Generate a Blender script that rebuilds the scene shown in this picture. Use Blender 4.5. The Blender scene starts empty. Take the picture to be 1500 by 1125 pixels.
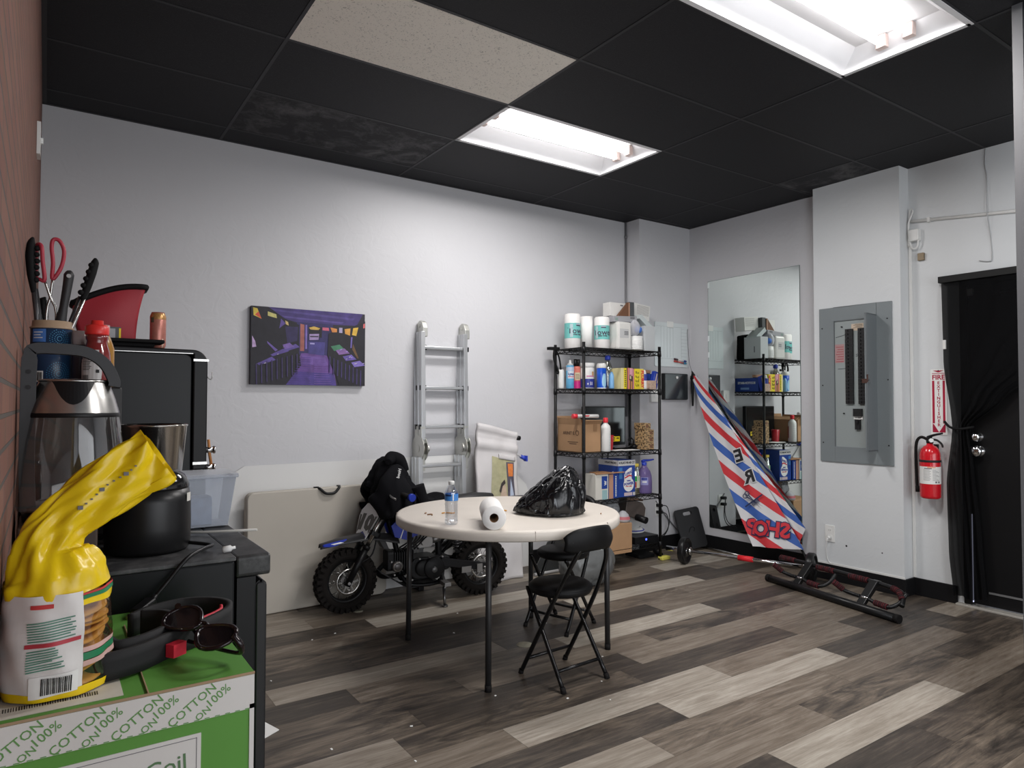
import bpy, bmesh, math, random
from mathutils import Vector, Matrix, noise, Euler
random.seed(7)
PI = math.pi
S = bpy.context.scene
COL = S.collection

# ------------------------------------------------------------------ camera
CAM_H = 1.3184
PITCH, ROLL, YAW = 0.0281, 0.0015, 0.9723
fw = Vector((math.cos(YAW)*math.cos(PITCH), math.sin(YAW)*math.cos(PITCH), math.sin(PITCH)))
rt = Vector((math.sin(YAW), -math.cos(YAW), 0))
up = rt.cross(fw)
rt2 = rt*math.cos(ROLL) + up*math.sin(ROLL)
up2 = up*math.cos(ROLL) - rt*math.sin(ROLL)
cd = bpy.data.cameras.new('camera')
cam = bpy.data.objects.new('camera', cd); COL.objects.link(cam)
m = Matrix((rt2, up2, -fw)).transposed().to_4x4()
m.translation = (0, 0, CAM_H)
cam.matrix_world = m
cd.sensor_fit = 'HORIZONTAL'; cd.sensor_width = 36.0
cd.lens = 1002.1*36/1500
cd.clip_start = 0.01; cd.clip_end = 60
S.camera = cam

# ------------------------------------------------------------------ world, daylight, exposure
w = bpy.data.worlds.new('world'); S.world = w; w.use_nodes = True
bg = w.node_tree.nodes['Background']
bg.inputs[0].default_value = (0.85, 0.90, 1.0, 1); bg.inputs[1].default_value = 0.55
def area(name, loc, rot, sx, sy, power, color):
    l = bpy.data.lights.new(name, 'AREA'); l.shape = 'RECTANGLE'; l.size = sx; l.size_y = sy
    l.energy = power; l.color = color
    o = bpy.data.objects.new(name, l); COL.objects.link(o); o.location = loc; o.rotation_euler = rot
    return o
# daylight coming through the shop window behind the camera
area('window_daylight', (2.6, -3.05, 1.45), (PI/2, 0, 0), 3.6, 2.0, 62, (0.95, 0.97, 1.0))
area('side_window_daylight', (-0.10, -1.95, 1.45), (PI/2, 0, -PI/2), 2.2, 2.0, 85, (0.88, 0.94, 1.0))
S.view_settings.view_transform = 'Standard'
S.view_settings.look = 'None'
S.view_settings.exposure = 0.22
S.view_settings.gamma = 1.0
S.view_settings.use_curve_mapping = False
S.cycles.use_denoising = True
S.cycles.max_bounces = 8
S.cycles.transparent_max_bounces = 12
S.cycles.sample_clamp_indirect = 4.0

# ------------------------------------------------------------------ materials
MATS = {}
def nt(name):
    mt = bpy.data.materials.new(name); mt.use_nodes = True
    t = mt.node_tree; b = t.nodes['Principled BSDF']
    return mt, t, b
def mat(name, col, rough=0.5, metal=0.0, spec=0.5, bump=0.0, bscale=200.0, var=0.0, vscale=8.0, trans=0.0, ior=1.45, alpha=1.0, emit=None, estr=0.0, coat=0.0):
    if name in MATS: return MATS[name]
    mt, t, b = nt(name)
    L = t.links
    b.inputs['Base Color'].default_value = (*col, 1)
    b.inputs['Roughness'].default_value = rough
    b.inputs['Metallic'].default_value = metal
    b.inputs['Specular IOR Level'].default_value = spec
    b.inputs['Transmission Weight'].default_value = trans
    b.inputs['IOR'].default_value = ior
    b.inputs['Alpha'].default_value = alpha
    b.inputs['Coat Weight'].default_value = coat
    if emit:
        b.inputs['Emission Color'].default_value = (*emit, 1); b.inputs['Emission Strength'].default_value = estr
    tc = t.nodes.new('ShaderNodeTexCoord')
    if bump > 0:
        n = t.nodes.new('ShaderNodeTexNoise'); n.inputs['Scale'].default_value = bscale; n.inputs['Detail'].default_value = 3
        bp = t.nodes.new('ShaderNodeBump'); bp.inputs['Strength'].default_value = bump; bp.inputs['Distance'].default_value = 0.002
        L.new(tc.outputs['Object'], n.inputs['Vector']); L.new(n.outputs['Fac'], bp.inputs['Height']); L.new(bp.outputs['Normal'], b.inputs['Normal'])
    if var > 0:
        n2 = t.nodes.new('ShaderNodeTexNoise'); n2.inputs['Scale'].default_value = vscale; n2.inputs['Detail'].default_value = 4
        mx = t.nodes.new('ShaderNodeMix'); mx.data_type = 'RGBA'
        mx.inputs[6].default_value = (*[c*(1-var) for c in col], 1); mx.inputs[7].default_value = (*[min(1, c*(1+var)) for c in col], 1)
        L.new(tc.outputs['Object'], n2.inputs['Vector']); L.new(n2.outputs['Fac'], mx.inputs[0]); L.new(mx.outputs[2], b.inputs['Base Color'])
    MATS[name] = mt
    return mt

def glassmat(name, col=(1, 1, 1), rough=0.02, mixf=0.82, tint=None):
    """thin clear plastic or glass: mostly transparent with glossy reflections"""
    if name in MATS: return MATS[name]
    mt = bpy.data.materials.new(name); mt.use_nodes = True; t = mt.node_tree; t.nodes.clear()
    o = t.nodes.new('ShaderNodeOutputMaterial'); tr = t.nodes.new('ShaderNodeBsdfTransparent'); gl = t.nodes.new('ShaderNodeBsdfPrincipled')
    if rough <= 0.1: gl.inputs['Metallic'].default_value = 1.0
    mx = t.nodes.new('ShaderNodeMixShader'); fr = t.nodes.new('ShaderNodeLayerWeight'); fr.inputs[0].default_value = 0.35
    mr = t.nodes.new('ShaderNodeMapRange'); mr.inputs[3].default_value = 1-mixf; mr.inputs[4].default_value = min(1, 1-mixf+0.55)
    tr.inputs[0].default_value = (*(tint or col), 1); gl.inputs['Base Color'].default_value = (*col, 1); gl.inputs['Roughness'].default_value = rough
    t.links.new(fr.outputs['Facing'], mr.inputs[0]); t.links.new(mr.outputs[0], mx.inputs[0])
    t.links.new(tr.outputs[0], mx.inputs[1]); t.links.new(gl.outputs[0], mx.inputs[2]); t.links.new(mx.outputs[0], o.inputs[0])
    MATS[name] = mt
    return mt

def N(t, typ, **kw):
    n = t.nodes.new(typ)
    for k, v in kw.items():
        if k in n.inputs: n.inputs[k].default_value = v
        else: setattr(n, k, v)
    return n

# ------------------------------------------------------------------ mesh building helpers
class MB:
    def __init__(s): s.bm = bmesh.new(); s.mi = 0
    def _new(s, verts, faces, smooth=False):
        vs = [s.bm.verts.new(v) for v in verts]
        out = []
        for f in faces:
            try:
                fc = s.bm.faces.new([vs[i] for i in f]); fc.material_index = s.mi; fc.smooth = smooth; out.append(fc)
            except ValueError: pass
        return out
    def quad(s, a, b, c, d): return s._new([a, b, c, d], [(0, 1, 2, 3)])
    def poly(s, pts): return s._new(pts, [tuple(range(len(pts)))])
    def box(s, lo, hi, M=None):
        x0, y0, z0 = lo; x1, y1, z1 = hi
        v = [Vector(p) for p in ((x0,y0,z0),(x1,y0,z0),(x1,y1,z0),(x0,y1,z0),(x0,y0,z1),(x1,y0,z1),(x1,y1,z1),(x0,y1,z1))]
        if M is not None: v = [M @ p for p in v]
        return s._new(v, [(3,2,1,0),(4,5,6,7),(0,1,5,4),(1,2,6,5),(2,3,7,6),(3,0,4,7)])
    def rbox(s, lo, hi, r, seg=3, M=None, axis='z'):
        """box whose four edges along `axis` are rounded"""
        ax = 'xyz'.index(axis); o = [i for i in range(3) if i != ax]
        a0, a1, b0, b1 = lo[o[0]], hi[o[0]], lo[o[1]], hi[o[1]]
        pts = []
        for cx, cy, st in ((a1-r, b1-r, 0), (a0+r, b1-r, 1), (a0+r, b0+r, 2), (a1-r, b0+r, 3)):
            for k in range(seg+1):
                t = (st+k/seg)*PI/2; pts.append((cx+r*math.cos(t), cy+r*math.sin(t)))
        s.prism(pts, axis, lo[ax], hi[ax], M)
    def prism(s, pts, axis, h0, h1, M=None):
        ax = 'xyz'.index(axis); o = [i for i in range(3) if i != ax]
        def P(p, h):
            v = [0, 0, 0]; v[o[0]] = p[0]; v[o[1]] = p[1]; v[ax] = h; v = Vector(v)
            return M @ v if M is not None else v
        n = len(pts)
        vs = [P(p, h0) for p in pts] + [P(p, h1) for p in pts]
        s._new(vs, [tuple(range(n))[::-1], tuple(range(n, 2*n))] + [(i, (i+1) % n, n+(i+1) % n, n+i) for i in range(n)])
    def lathe(s, prof, c=(0, 0, 0), seg=24, M=None, cap=True, a0=0.0, a1=2*PI):
        full = abs(a1-a0-2*PI) < 1e-6; n = seg if full else seg+1
        vs = []
        for r, z in prof:
            for k in range(n):
                t = a0+(a1-a0)*k/seg; v = Vector((r*math.cos(t), r*math.sin(t), z))
                vs.append((M @ v if M is not None else v)+Vector(c))
        fs = []
        for i in range(len(prof)-1):
            for k in range(seg):
                k2 = (k+1) % n
                fs.append((i*n+k, i*n+k2, (i+1)*n+k2, (i+1)*n+k))
        s._new(vs, fs, True)
        if cap and full:
            for i, rev in ((0, True), (len(prof)-1, False)):
                if prof[i][0] > 1e-5:
                    idx = list(range(n)); idx = idx[::-1] if rev else idx
                    s._new([vs[i*n+k] for k in idx], [tuple(range(n))])
    def cyl(s, p0, p1, r0, r1=None, seg=16, cap=True):
        p0 = Vector(p0); p1 = Vector(p1); r1 = r0 if r1 is None else r1
        d = p1-p0; q = d.to_track_quat('Z', 'Y').to_matrix().to_4x4()
        s.lathe([(r0, 0), (r1, d.length)], p0, seg, q, cap)
    def tube(s, pts, r, seg=10, closed=False, smooth_n=0, flat=None):
        pts = [Vector(p) for p in pts]
        if smooth_n: pts = spline(pts, smooth_n, closed)
        n = len(pts); rings = []
        rr = r if hasattr(r, '__len__') else None
        prevx = None
        for i, p in enumerate(pts):
            a = pts[i-1] if (i or closed) else p; b = pts[(i+1) % n] if (i < n-1 or closed) else p
            t = (b-a).normalized() if (b-a).length > 1e-9 else Vector((0, 0, 1))
            if prevx is None:
                x = t.orthogonal().normalized()
            else:
                x = (prevx-t*prevx.dot(t))
                x = x.normalized() if x.length > 1e-6 else t.orthogonal().normalized()
            prevx = x; y = t.cross(x)
            if rr: f = (i/(n-1))*(len(rr)-1); k = min(int(f), len(rr)-2); R = rr[k]+(rr[k+1]-rr[k])*(f-k)
            else: R = r
            rings.append([s.bm.verts.new(p+(x*math.cos(2*PI*j/seg)+y*math.sin(2*PI*j/seg))*R) for j in range(seg)])
        for i in range(n if closed else n-1):
            A = rings[i]; B = rings[(i+1) % n]
            for j in range(seg):
                try:
                    f = s.bm.faces.new((A[j], A[(j+1) % seg], B[(j+1) % seg], B[j])); f.smooth = True; f.material_index = s.mi
                except ValueError: pass
        if not closed:
            for Rg, rev in ((rings[0], True), (rings[-1], False)):
                f = s.bm.faces.new(Rg[::-1] if rev else Rg); f.material_index = s.mi
    def sphere(s, c, r, seg=16, rings=10, scale=(1, 1, 1), M=None):
        prof = [(max(1e-6, r*math.sin(PI*i/rings)), -r*math.cos(PI*i/rings)) for i in range(rings+1)]
        Sm = Matrix.Diagonal((*scale, 1)); Sm = (M @ Sm) if M is not None else Sm
        s.lathe(prof, c, seg, Sm, cap=False)
    def torus(s, c, R, r, seg=32, rs=10, M=None):
        c = Vector(c); pts = []
        for k in range(seg):
            t = 2*PI*k/seg; v = Vector((R*math.cos(t), R*math.sin(t), 0)); pts.append(c+(M @ v if M is not None else v))
        s.tube(pts, r, rs, True)
    def grid(s, P, nu, nv, smooth=True, uvf=None):
        vs = [[s.bm.verts.new(P(i/nu, j/nv)) for j in range(nv+1)] for i in range(nu+1)]
        uv = s.bm.loops.layers.uv.verify()
        for i in range(nu):
            for j in range(nv):
                f = s.bm.faces.new((vs[i][j], vs[i+1][j], vs[i+1][j+1], vs[i][j+1])); f.smooth = smooth; f.material_index = s.mi
                for lp, (a, b) in zip(f.loops, ((i, j), (i+1, j), (i+1, j+1), (i, j+1))): lp[uv].uv = (a/nu, b/nv)
    def build(s, name, mats, parent=None, bevel=0.0, bseg=2, thick=0.0, sub=0, loc=None, auto=True):
        me = bpy.data.meshes.new(name)
        bmesh.ops.remove_doubles(s.bm, verts=s.bm.verts, dist=1e-6)
        bmesh.ops.recalc_face_normals(s.bm, faces=s.bm.faces)
        s.bm.to_mesh(me); s.bm.free()
        for mt in (mats if isinstance(mats, (list, tuple)) else [mats]): me.materials.append(mt)
        o = bpy.data.objects.new(name, me); COL.objects.link(o)
        if parent is not None: o.parent = parent
        if loc is not None: o.location = loc
        if bevel > 0:
            md = o.modifiers.new('b', 'BEVEL'); md.width = bevel; md.segments = bseg; md.limit_method = 'ANGLE'; md.angle_limit = 0.6
        if thick:
            md = o.modifiers.new('s', 'SOLIDIFY'); md.thickness = thick; md.offset = 0
        if sub:
            md = o.modifiers.new('u', 'SUBSURF'); md.levels = sub; md.render_levels = sub
        return o

def spline(pts, n, closed=False):
    P = [Vector(p) for p in pts]; out = []; N_ = len(P)
    rng = range(N_ if closed else N_-1)
    for i in rng:
        if closed: p0, p1, p2, p3 = P[i-1], P[i], P[(i+1) % N_], P[(i+2) % N_]
        else: p0, p1, p2, p3 = P[max(i-1, 0)], P[i], P[i+1], P[min(i+2, N_-1)]
        for k in range(n):
            t = k/n
            out.append(0.5*((2*p1)+(p2-p0)*t+(2*p0-5*p1+4*p2-p3)*t*t+(3*p1-p0-3*p2+p3)*t**3))
    if not closed: out.append(P[-1])
    return out

def tag(o, label=None, cat=None, group=None, kind=None):
    if label: o['label'] = label
    if cat: o['category'] = cat
    if group: o['group'] = group
    if kind: o['kind'] = kind
    return o
def thing(name, label, cat, loc=(0, 0, 0), rz=0.0, group=None):
    o = bpy.data.objects.new(name, None); COL.objects.link(o); o.empty_display_size = 0.05
    o.location = loc; o.rotation_euler = (0, 0, rz)
    return tag(o, label, cat, group)
def dup(root, loc, rz, label, group=None):
    r = root.copy(); COL.objects.link(r); r.location = loc; r.rotation_euler = (0, 0, rz); tag(r, label, None, group)
    for ch in list(root.children):
        c = ch.copy(); COL.objects.link(c); c.parent = r
        for g in list(ch.children):
            d = g.copy(); COL.objects.link(d); d.parent = c
    return r
def struct(o): o['kind'] = 'structure'; return o

def text(s, name, mt, parent, M, size, weight=0.0, ext=0.0004, bend=None, mirror=False, align='CENTER', space=1.0):
    """lettering turned into a mesh; M maps the text plane (x right, y up) into the parent's space"""
    cu = bpy.data.curves.new(name, 'FONT'); cu.body = s; cu.size = size; cu.align_x = align; cu.align_y = 'CENTER'
    cu.extrude = ext; cu.offset = weight; cu.resolution_u = 2; cu.space_character = space
    tmp = bpy.data.objects.new('t', cu); COL.objects.link(tmp)
    dg = bpy.context.evaluated_depsgraph_get()
    me = bpy.data.meshes.new_from_object(tmp.evaluated_get(dg))
    bpy.data.objects.remove(tmp); bpy.data.curves.remove(cu)
    me.name = name; me.materials.clear(); me.materials.append(mt)
    for v in me.vertices:
        c = v.co.copy()
        if mirror: c.x = -c.x
        if bend:
            R = bend+c.z; a = c.x/bend; c = Vector((R*math.sin(a), c.y, R*math.cos(a)-bend))
        v.co = M @ c
    o = bpy.data.objects.new(name, me); COL.objects.link(o)
    if parent is not None: o.parent = parent
    return o
def face(origin, right, upv):
    """matrix whose x axis is `right`, y axis `upv`, located at origin"""
    r = Vector(right).normalized(); u = Vector(upv).normalized(); n = r.cross(u)
    M = Matrix((r, u, n)).transposed().to_4x4(); M.translation = Vector(origin)
    return M
def nz(x, y=0.0, z=0.0): return noise.noise(Vector((x, y, z)))
# ================================================================== THE ROOM
XB, YW, XM, XP, XD, YC, HC = -0.042, 4.567, 5.038, 4.876, 5.004, 4.393, 2.975
X1 = 5.30

def wallmat(name, col, strength=0.35, rough=0.42):
    mt, t, b = nt(name); L = t.links
    tc = N(t, 'ShaderNodeTexCoord')
    n1 = N(t, 'ShaderNodeTexNoise', Scale=38.0, Detail=3.0); n2 = N(t, 'ShaderNodeTexNoise', Scale=11.0, Detail=2.0, Distortion=1.2)
    ramp = N(t, 'ShaderNodeValToRGB'); ramp.color_ramp.elements[0].position = 0.48; ramp.color_ramp.elements[1].position = 0.60
    ad = N(t, 'ShaderNodeMath', operation='ADD')
    bp = N(t, 'ShaderNodeBump', Strength=strength, Distance=0.004)
    b.inputs['Roughness'].default_value = rough; b.inputs['Specular IOR Level'].default_value = 0.45
    n3 = N(t, 'ShaderNodeTexNoise', Scale=1.3, Detail=4.0)
    mx = N(t, 'ShaderNodeMix', data_type='RGBA'); mx.inputs[6].default_value = (*[c*0.94 for c in col], 1); mx.inputs[7].default_value = (*[c*1.05 for c in col], 1)
    for n in (n1, n2, n3): L.new(tc.outputs['Object'], n.inputs['Vector'])
    L.new(n2.outputs['Fac'], ramp.inputs[0]); L.new(n1.outputs['Fac'], ad.inputs[0]); L.new(ramp.outputs[0], ad.inputs[1])
    L.new(ad.outputs[0], bp.inputs['Height']); L.new(bp.outputs[0], b.inputs['Normal'])
    L.new(n3.outputs['Fac'], mx.inputs[0]); L.new(mx.outputs[2], b.inputs['Base Color'])
    return mt
W_GREY = wallmat('grey_painted_stucco', (0.58, 0.58, 0.60), 0.10)
W_WHITE = wallmat('white_painted_plaster', (0.66, 0.68, 0.69), 0.08, 0.38)
BLACK_TRIM = mat('black_trim_paint', (0.007, 0.007, 0.008), 0.5, spec=0.3, bump=0.1)
WHITE_PL = mat('white_plastic', (0.75, 0.75, 0.73), 0.4)

# --- floor: one vinyl plank per face, tone stored as the plank's own colour
def floor_mat():
    mt, t, b = nt('vinyl_plank_floor'); L = t.links
    at = N(t, 'ShaderNodeAttribute', attribute_name='plank'); sp = N(t, 'ShaderNodeSeparateColor'); L.new(at.outputs['Color'], sp.inputs[0])
    geo = N(t, 'ShaderNodeNewGeometry')
    off = N(t, 'ShaderNodeCombineXYZ'); mul = N(t, 'ShaderNodeMath', operation='MULTIPLY'); mul.inputs[1].default_value = 37.0
    L.new(sp.outputs['Blue'], mul.inputs[0]); L.new(mul.outputs[0], off.inputs[0]); L.new(mul.outputs[0], off.inputs[1]); L.new(mul.outputs[0], off.inputs[2])
    av = N(t, 'ShaderNodeVectorMath', operation='ADD'); L.new(geo.outputs['Position'], av.inputs[0]); L.new(off.outputs[0], av.inputs[1])
    def nse(sx, sy, det, dist, scale=1.0):
        mp = N(t, 'ShaderNodeMapping'); mp.inputs['Scale'].default_value = (sx, sy, 1); L.new(av.outputs[0], mp.inputs[0])
        n = N(t, 'ShaderNodeTexNoise', Scale=scale, Detail=det, Distortion=dist, Roughness=0.65); L.new(mp.outputs[0], n.inputs['Vector']); return n
    grain = nse(2.2, 55, 5, 0.4); blot = nse(2.0, 9, 5, 1.6); fine = nse(9, 190, 3, 0.2)
    # tone = base + grain + blotches weighted by the plank's mottle
    def mth(op, a, bb, clamp=False):
        n = N(t, 'ShaderNodeMath', operation=op); n.use_clamp = clamp
        for i, v in enumerate((a, bb)):
            if hasattr(v, 'links') or hasattr(v, 'is_linked'): L.new(v, n.inputs[i])
            else: n.inputs[i].default_value = v
        return n.outputs[0]
    g = mth('MULTIPLY', mth('SUBTRACT', grain.outputs['Fac'], 0.5), 0.52)
    f = mth('MULTIPLY', mth('SUBTRACT', fine.outputs['Fac'], 0.5), 0.30)
    bl = mth('MULTIPLY', mth('SUBTRACT', blot.outputs['Fac'], 0.52), mth('ADD', mth('MULTIPLY', sp.outputs['Green'], 1.7), 0.24))
    tone = mth('ADD', mth('ADD', sp.outputs['Red'], g), mth('ADD', bl, f), True)
    ramp = N(t, 'ShaderNodeValToRGB'); e = ramp.color_ramp.elements
    e[0].position = 0.0; e[0].color = (0.020, 0.017, 0.014, 1); e[1].position = 1.0; e[1].color = (0.46, 0.425, 0.365, 1)
    for p, c in ((0.2, (0.052, 0.042, 0.034)), (0.45, (0.145, 0.116, 0.088)), (0.7, (0.26, 0.226, 0.184))):
        q = e.new(p); q.color = (*c, 1)
    L.new(tone, ramp.inputs[0]); L.new(ramp.outputs[0], b.inputs['Base Color'])
    b.inputs['Roughness'].default_value = 0.42; b.inputs['Specular IOR Level'].default_value = 0.4
    bp = N(t, 'ShaderNodeBump', Strength=0.12, Distance=0.002); L.new(fine.outputs['Fac'], bp.inputs['Height']); L.new(bp.outputs[0], b.inputs['Normal'])
    return mt
def make_floor():
    bm = bmesh.new(); ca = bm.loops.layers.float_color.new('plank')
    offs = {8: 3.487, 9: 2.749, 10: 1.97, 11: 2.253, 12: 2.764, 13: 3.58, 14: 2.52, 15: 2.845, 16: 3.593, 17: 2.064, 18: 1.308, 19: 4.095, 20: 4.45, 21: 1.63, 22: 1.321}
    tones = {'L': (0.80, 0.15), 'l': (0.66, 0.2), 'M': (0.50, 0.15), 'm': (0.45, 0.45), 'G': (0.33, 0.55), 'D': (0.20, 0.08), 'd': (0.24, 0.3)}
    seen = {5: {1: 'm'}, 6: {2: 'G'}, 7: {2: 'd', 1: 'D'}, 8: {0: 'M', -1: 'L'}, 9: {1: 'd', 0: 'G', -1: 'M'}, 10: {2: 'd', 1: 'M', 0: 'm'},
            11: {2: 'l', 1: 'D', 0: 'L', -1: 'd'}, 12: {1: 'D', 0: 'M', -1: 'L', -2: 'M'}, 13: {1: 'D', 0: 'M', -1: 'D', -2: 'G', -3: 'l'}, 14: {1: 'M', 0: 'M', -1: 'D', -2: 'G'},
            15: {1: 'm', 0: 'G', -1: 'M', -2: 'G'}, 16: {0: 'D', -1: 'L', -2: 'm', -3: 'D'}, 17: {2: 'M', 1: 'M', 0: 'D', -1: 'l'}, 18: {2: 'M', 1: 'm', 0: 'd', -1: 'D'},
            19: {0: 'D', -1: 'L', -2: 'D', -3: 'G'}, 20: {0: 'M', -1: 'D', -2: 'M', -3: 'm'}, 21: {2: 'L', 1: 'M', 0: 'L', -1: 'd'}, 22: {3: 'M', 2: 'M', 1: 'd', 0: 'M', -1: 'l'}}
    rnd = random.Random(3); LK = 1.2135
    for r in range(-18, 26):
        y0, y1 = 0.18*r, 0.18*(r+1)
        if r >= 14: y0, y1 = y0*1+0.012*max(0, r-14)*0.18*1.2, y1+0.012*max(0, r-13)*0.18*1.2
        o = offs.get(r, rnd.uniform(0, LK)); k0 = int((5.3-o)/LK)+1
        for k in range(k0, k0-7, -1):
            a, bb = o+k*LK, o+(k+1)*LK
            a, bb = max(a, -0.1), min(bb, X1)
            c = seen.get(r, {}).get(k, rnd.choice('LlMMmGDdGm'))
            if bb <= a: continue
            t_, mo = tones[c]; t_ += rnd.uniform(-0.03, 0.03)
            e = 0.0006
            f = bm.faces.new([bm.verts.new(p) for p in ((a+e, y0+e, 0), (bb-e, y0+e, 0), (bb-e, y1-e, 0), (a+e, y1-e, 0))])
            sd = rnd.random()
            for l in f.loops: l[ca] = (t_, mo, sd, 1)
    # dark bed under the seams
    f = bm.faces.new([bm.verts.new(p) for p in ((-0.2, -3.3, -0.004), (X1, -3.3, -0.004), (X1, 4.75, -0.004), (-0.2, 4.75, -0.004))])
    for l in f.loops: l[ca] = (0.1, 0, 0, 1)
    bmesh.ops.recalc_face_normals(bm, faces=bm.faces)
    for f in bm.faces:
        if f.normal.z < 0: f.normal_flip()
    me = bpy.data.meshes.new('floor'); bm.to_mesh(me); bm.free(); me.materials.append(floor_mat())
    o = bpy.data.objects.new('floor', me); COL.objects.link(o); return struct(o)
make_floor()

# --- brick veneer on the left
def brick_mat():
    mt, t, b = nt('red_brick_veneer'); L = t.links
    tc = N(t, 'ShaderNodeTexCoord'); sx = N(t, 'ShaderNodeSeparateXYZ'); cx = N(t, 'ShaderNodeCombineXYZ')
    L.new(tc.outputs['Object'], sx.inputs[0]); L.new(sx.outputs['Y'], cx.inputs[0]); L.new(sx.outputs['Z'], cx.inputs[1])
    br = N(t, 'ShaderNodeTexBrick', Scale=1.0); br.inputs['Brick Width'].default_value = 0.20; br.inputs['Row Height'].default_value = 0.042
    br.inputs['Mortar Size'].default_value = 0.0032; br.inputs['Mortar Smooth'].default_value = 0.15; br.inputs['Bias'].default_value = -0.1
    br.inputs['Color1'].default_value = (0.20, 0.085, 0.058, 1); br.inputs['Color2'].default_value = (0.25, 0.115, 0.08, 1); br.inputs['Mortar'].default_value = (0.10, 0.085, 0.075, 1)
    L.new(cx.outputs[0], br.inputs['Vector'])
    n = N(t, 'ShaderNodeTexNoise', Scale=24.0, Detail=5.0); L.new(tc.outputs['Object'], n.inputs['Vector'])
    mx = N(t, 'ShaderNodeMix', data_type='RGBA', blend_type='MULTIPLY'); mx.inputs[0].default_value = 0.5
    L.new(br.outputs['Color'], mx.inputs[6]); L.new(n.outputs['Color'], mx.inputs[7])
    mx2 = N(t, 'ShaderNodeMix', data_type='RGBA'); mx2.inputs[0].default_value = 0.35; L.new(mx.outputs[2], mx2.inputs[6]); L.new(br.outputs['Color'], mx2.inputs[7])
    L.new(mx2.outputs[2], b.inputs['Base Color']); b.inputs['Roughness'].default_value = 0.8
    bp = N(t, 'ShaderNodeBump', Strength=0.8, Distance=0.006); iv = N(t, 'ShaderNodeMath', operation='SUBTRACT'); iv.inputs[0].default_value = 1.0
    L.new(br.outputs['Fac'], iv.inputs[1]); L.new(iv.outputs[0], bp.inputs['Height']); L.new(bp.outputs[0], b.inputs['Normal'])
    return mt
b = MB(); b.box((XB-0.12, -0.75, 0), (XB, YW, HC+0.1)); b.box((XB-0.12, -3.3, 0), (XB, -0.75, 0.4)); b.box((XB-0.12, -3.3, 2.5), (XB, -0.75, HC+0.1)); b.box((XB-0.12, -3.3, 0.4), (XB, -3.1, 2.5)); struct(b.build('wall_left', brick_mat()))
b = MB()
for y in (-3.1, -1.95, -0.8): b.box((XB-0.08, y, 0.4), (XB-0.02, y+0.05, 2.5))
b.box((XB-0.08, -3.1, 0.4), (XB-0.02, -0.75, 0.45)); b.box((XB-0.08, -3.1, 2.45), (XB-0.02, -0.75, 2.5)); struct(b.build('window_2', BLACK_TRIM))
b = MB(); b.box((XB-0.12, YW, 0), (X1, YW+0.12, HC+0.1)); struct(b.build('wall_back', W_GREY))
b = MB(); b.box((4.374, YC, 0), (XM, YW, HC)); struct(b.build('wall_pier', W_GREY))
b = MB(); b.box((XM, 3.0, 0), (X1, YW, HC)); b.box((XD, -3.3, 0), (X1, 0.60, HC)); b.box((XD, 0.6, 2.13), (X1, 2.1, HC)); b.box((XD, 2.06, 0), (X1, 3.0, HC)); struct(b.build('wall_right', W_GREY))
b = MB(); b.box((XP, 2.38, 0), (XM, 3.026, HC)); struct(b.build('wall_panel', W_WHITE))
b = MB(); b.box((XD-0.0015, 0.3, 0), (XD, 2.38, HC)); b2 = MB()
b.bm.free()
b2.box((XD-0.002, 0.3, 2.13), (XD, 2.38, HC)); b2.box((XD-0.002, 2.06, 0), (XD, 2.38, 2.13)); struct(b2.build('wall_door', W_WHITE))
# wall behind the camera with the shop window
b = MB(); b.box((-0.1, -3.3, 0), (0.7, -3.18, HC)); b.box((4.5, -3.3, 0), (X1, -3.18, HC)); b.box((0.7, -3.3, 0), (4.5, -3.18, 0.4)); b.box((0.7, -3.3, 2.5), (4.5, -3.18, HC)); struct(b.build('wall_front', W_GREY))
b = MB(); b.box((0.7, -3.26, 0.4), (0.76, -3.2, 2.5)); b.box((4.44, -3.26, 0.4), (4.5, -3.2, 2.5)); b.box((2.57, -3.26, 0.4), (2.63, -3.2, 2.5)); b.box((0.7, -3.26, 0.4), (4.5, -3.2, 0.46)); b.box((0.7, -3.26, 2.44), (4.5, -3.2, 2.5)); struct(b.build('window_1', BLACK_TRIM))

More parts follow.
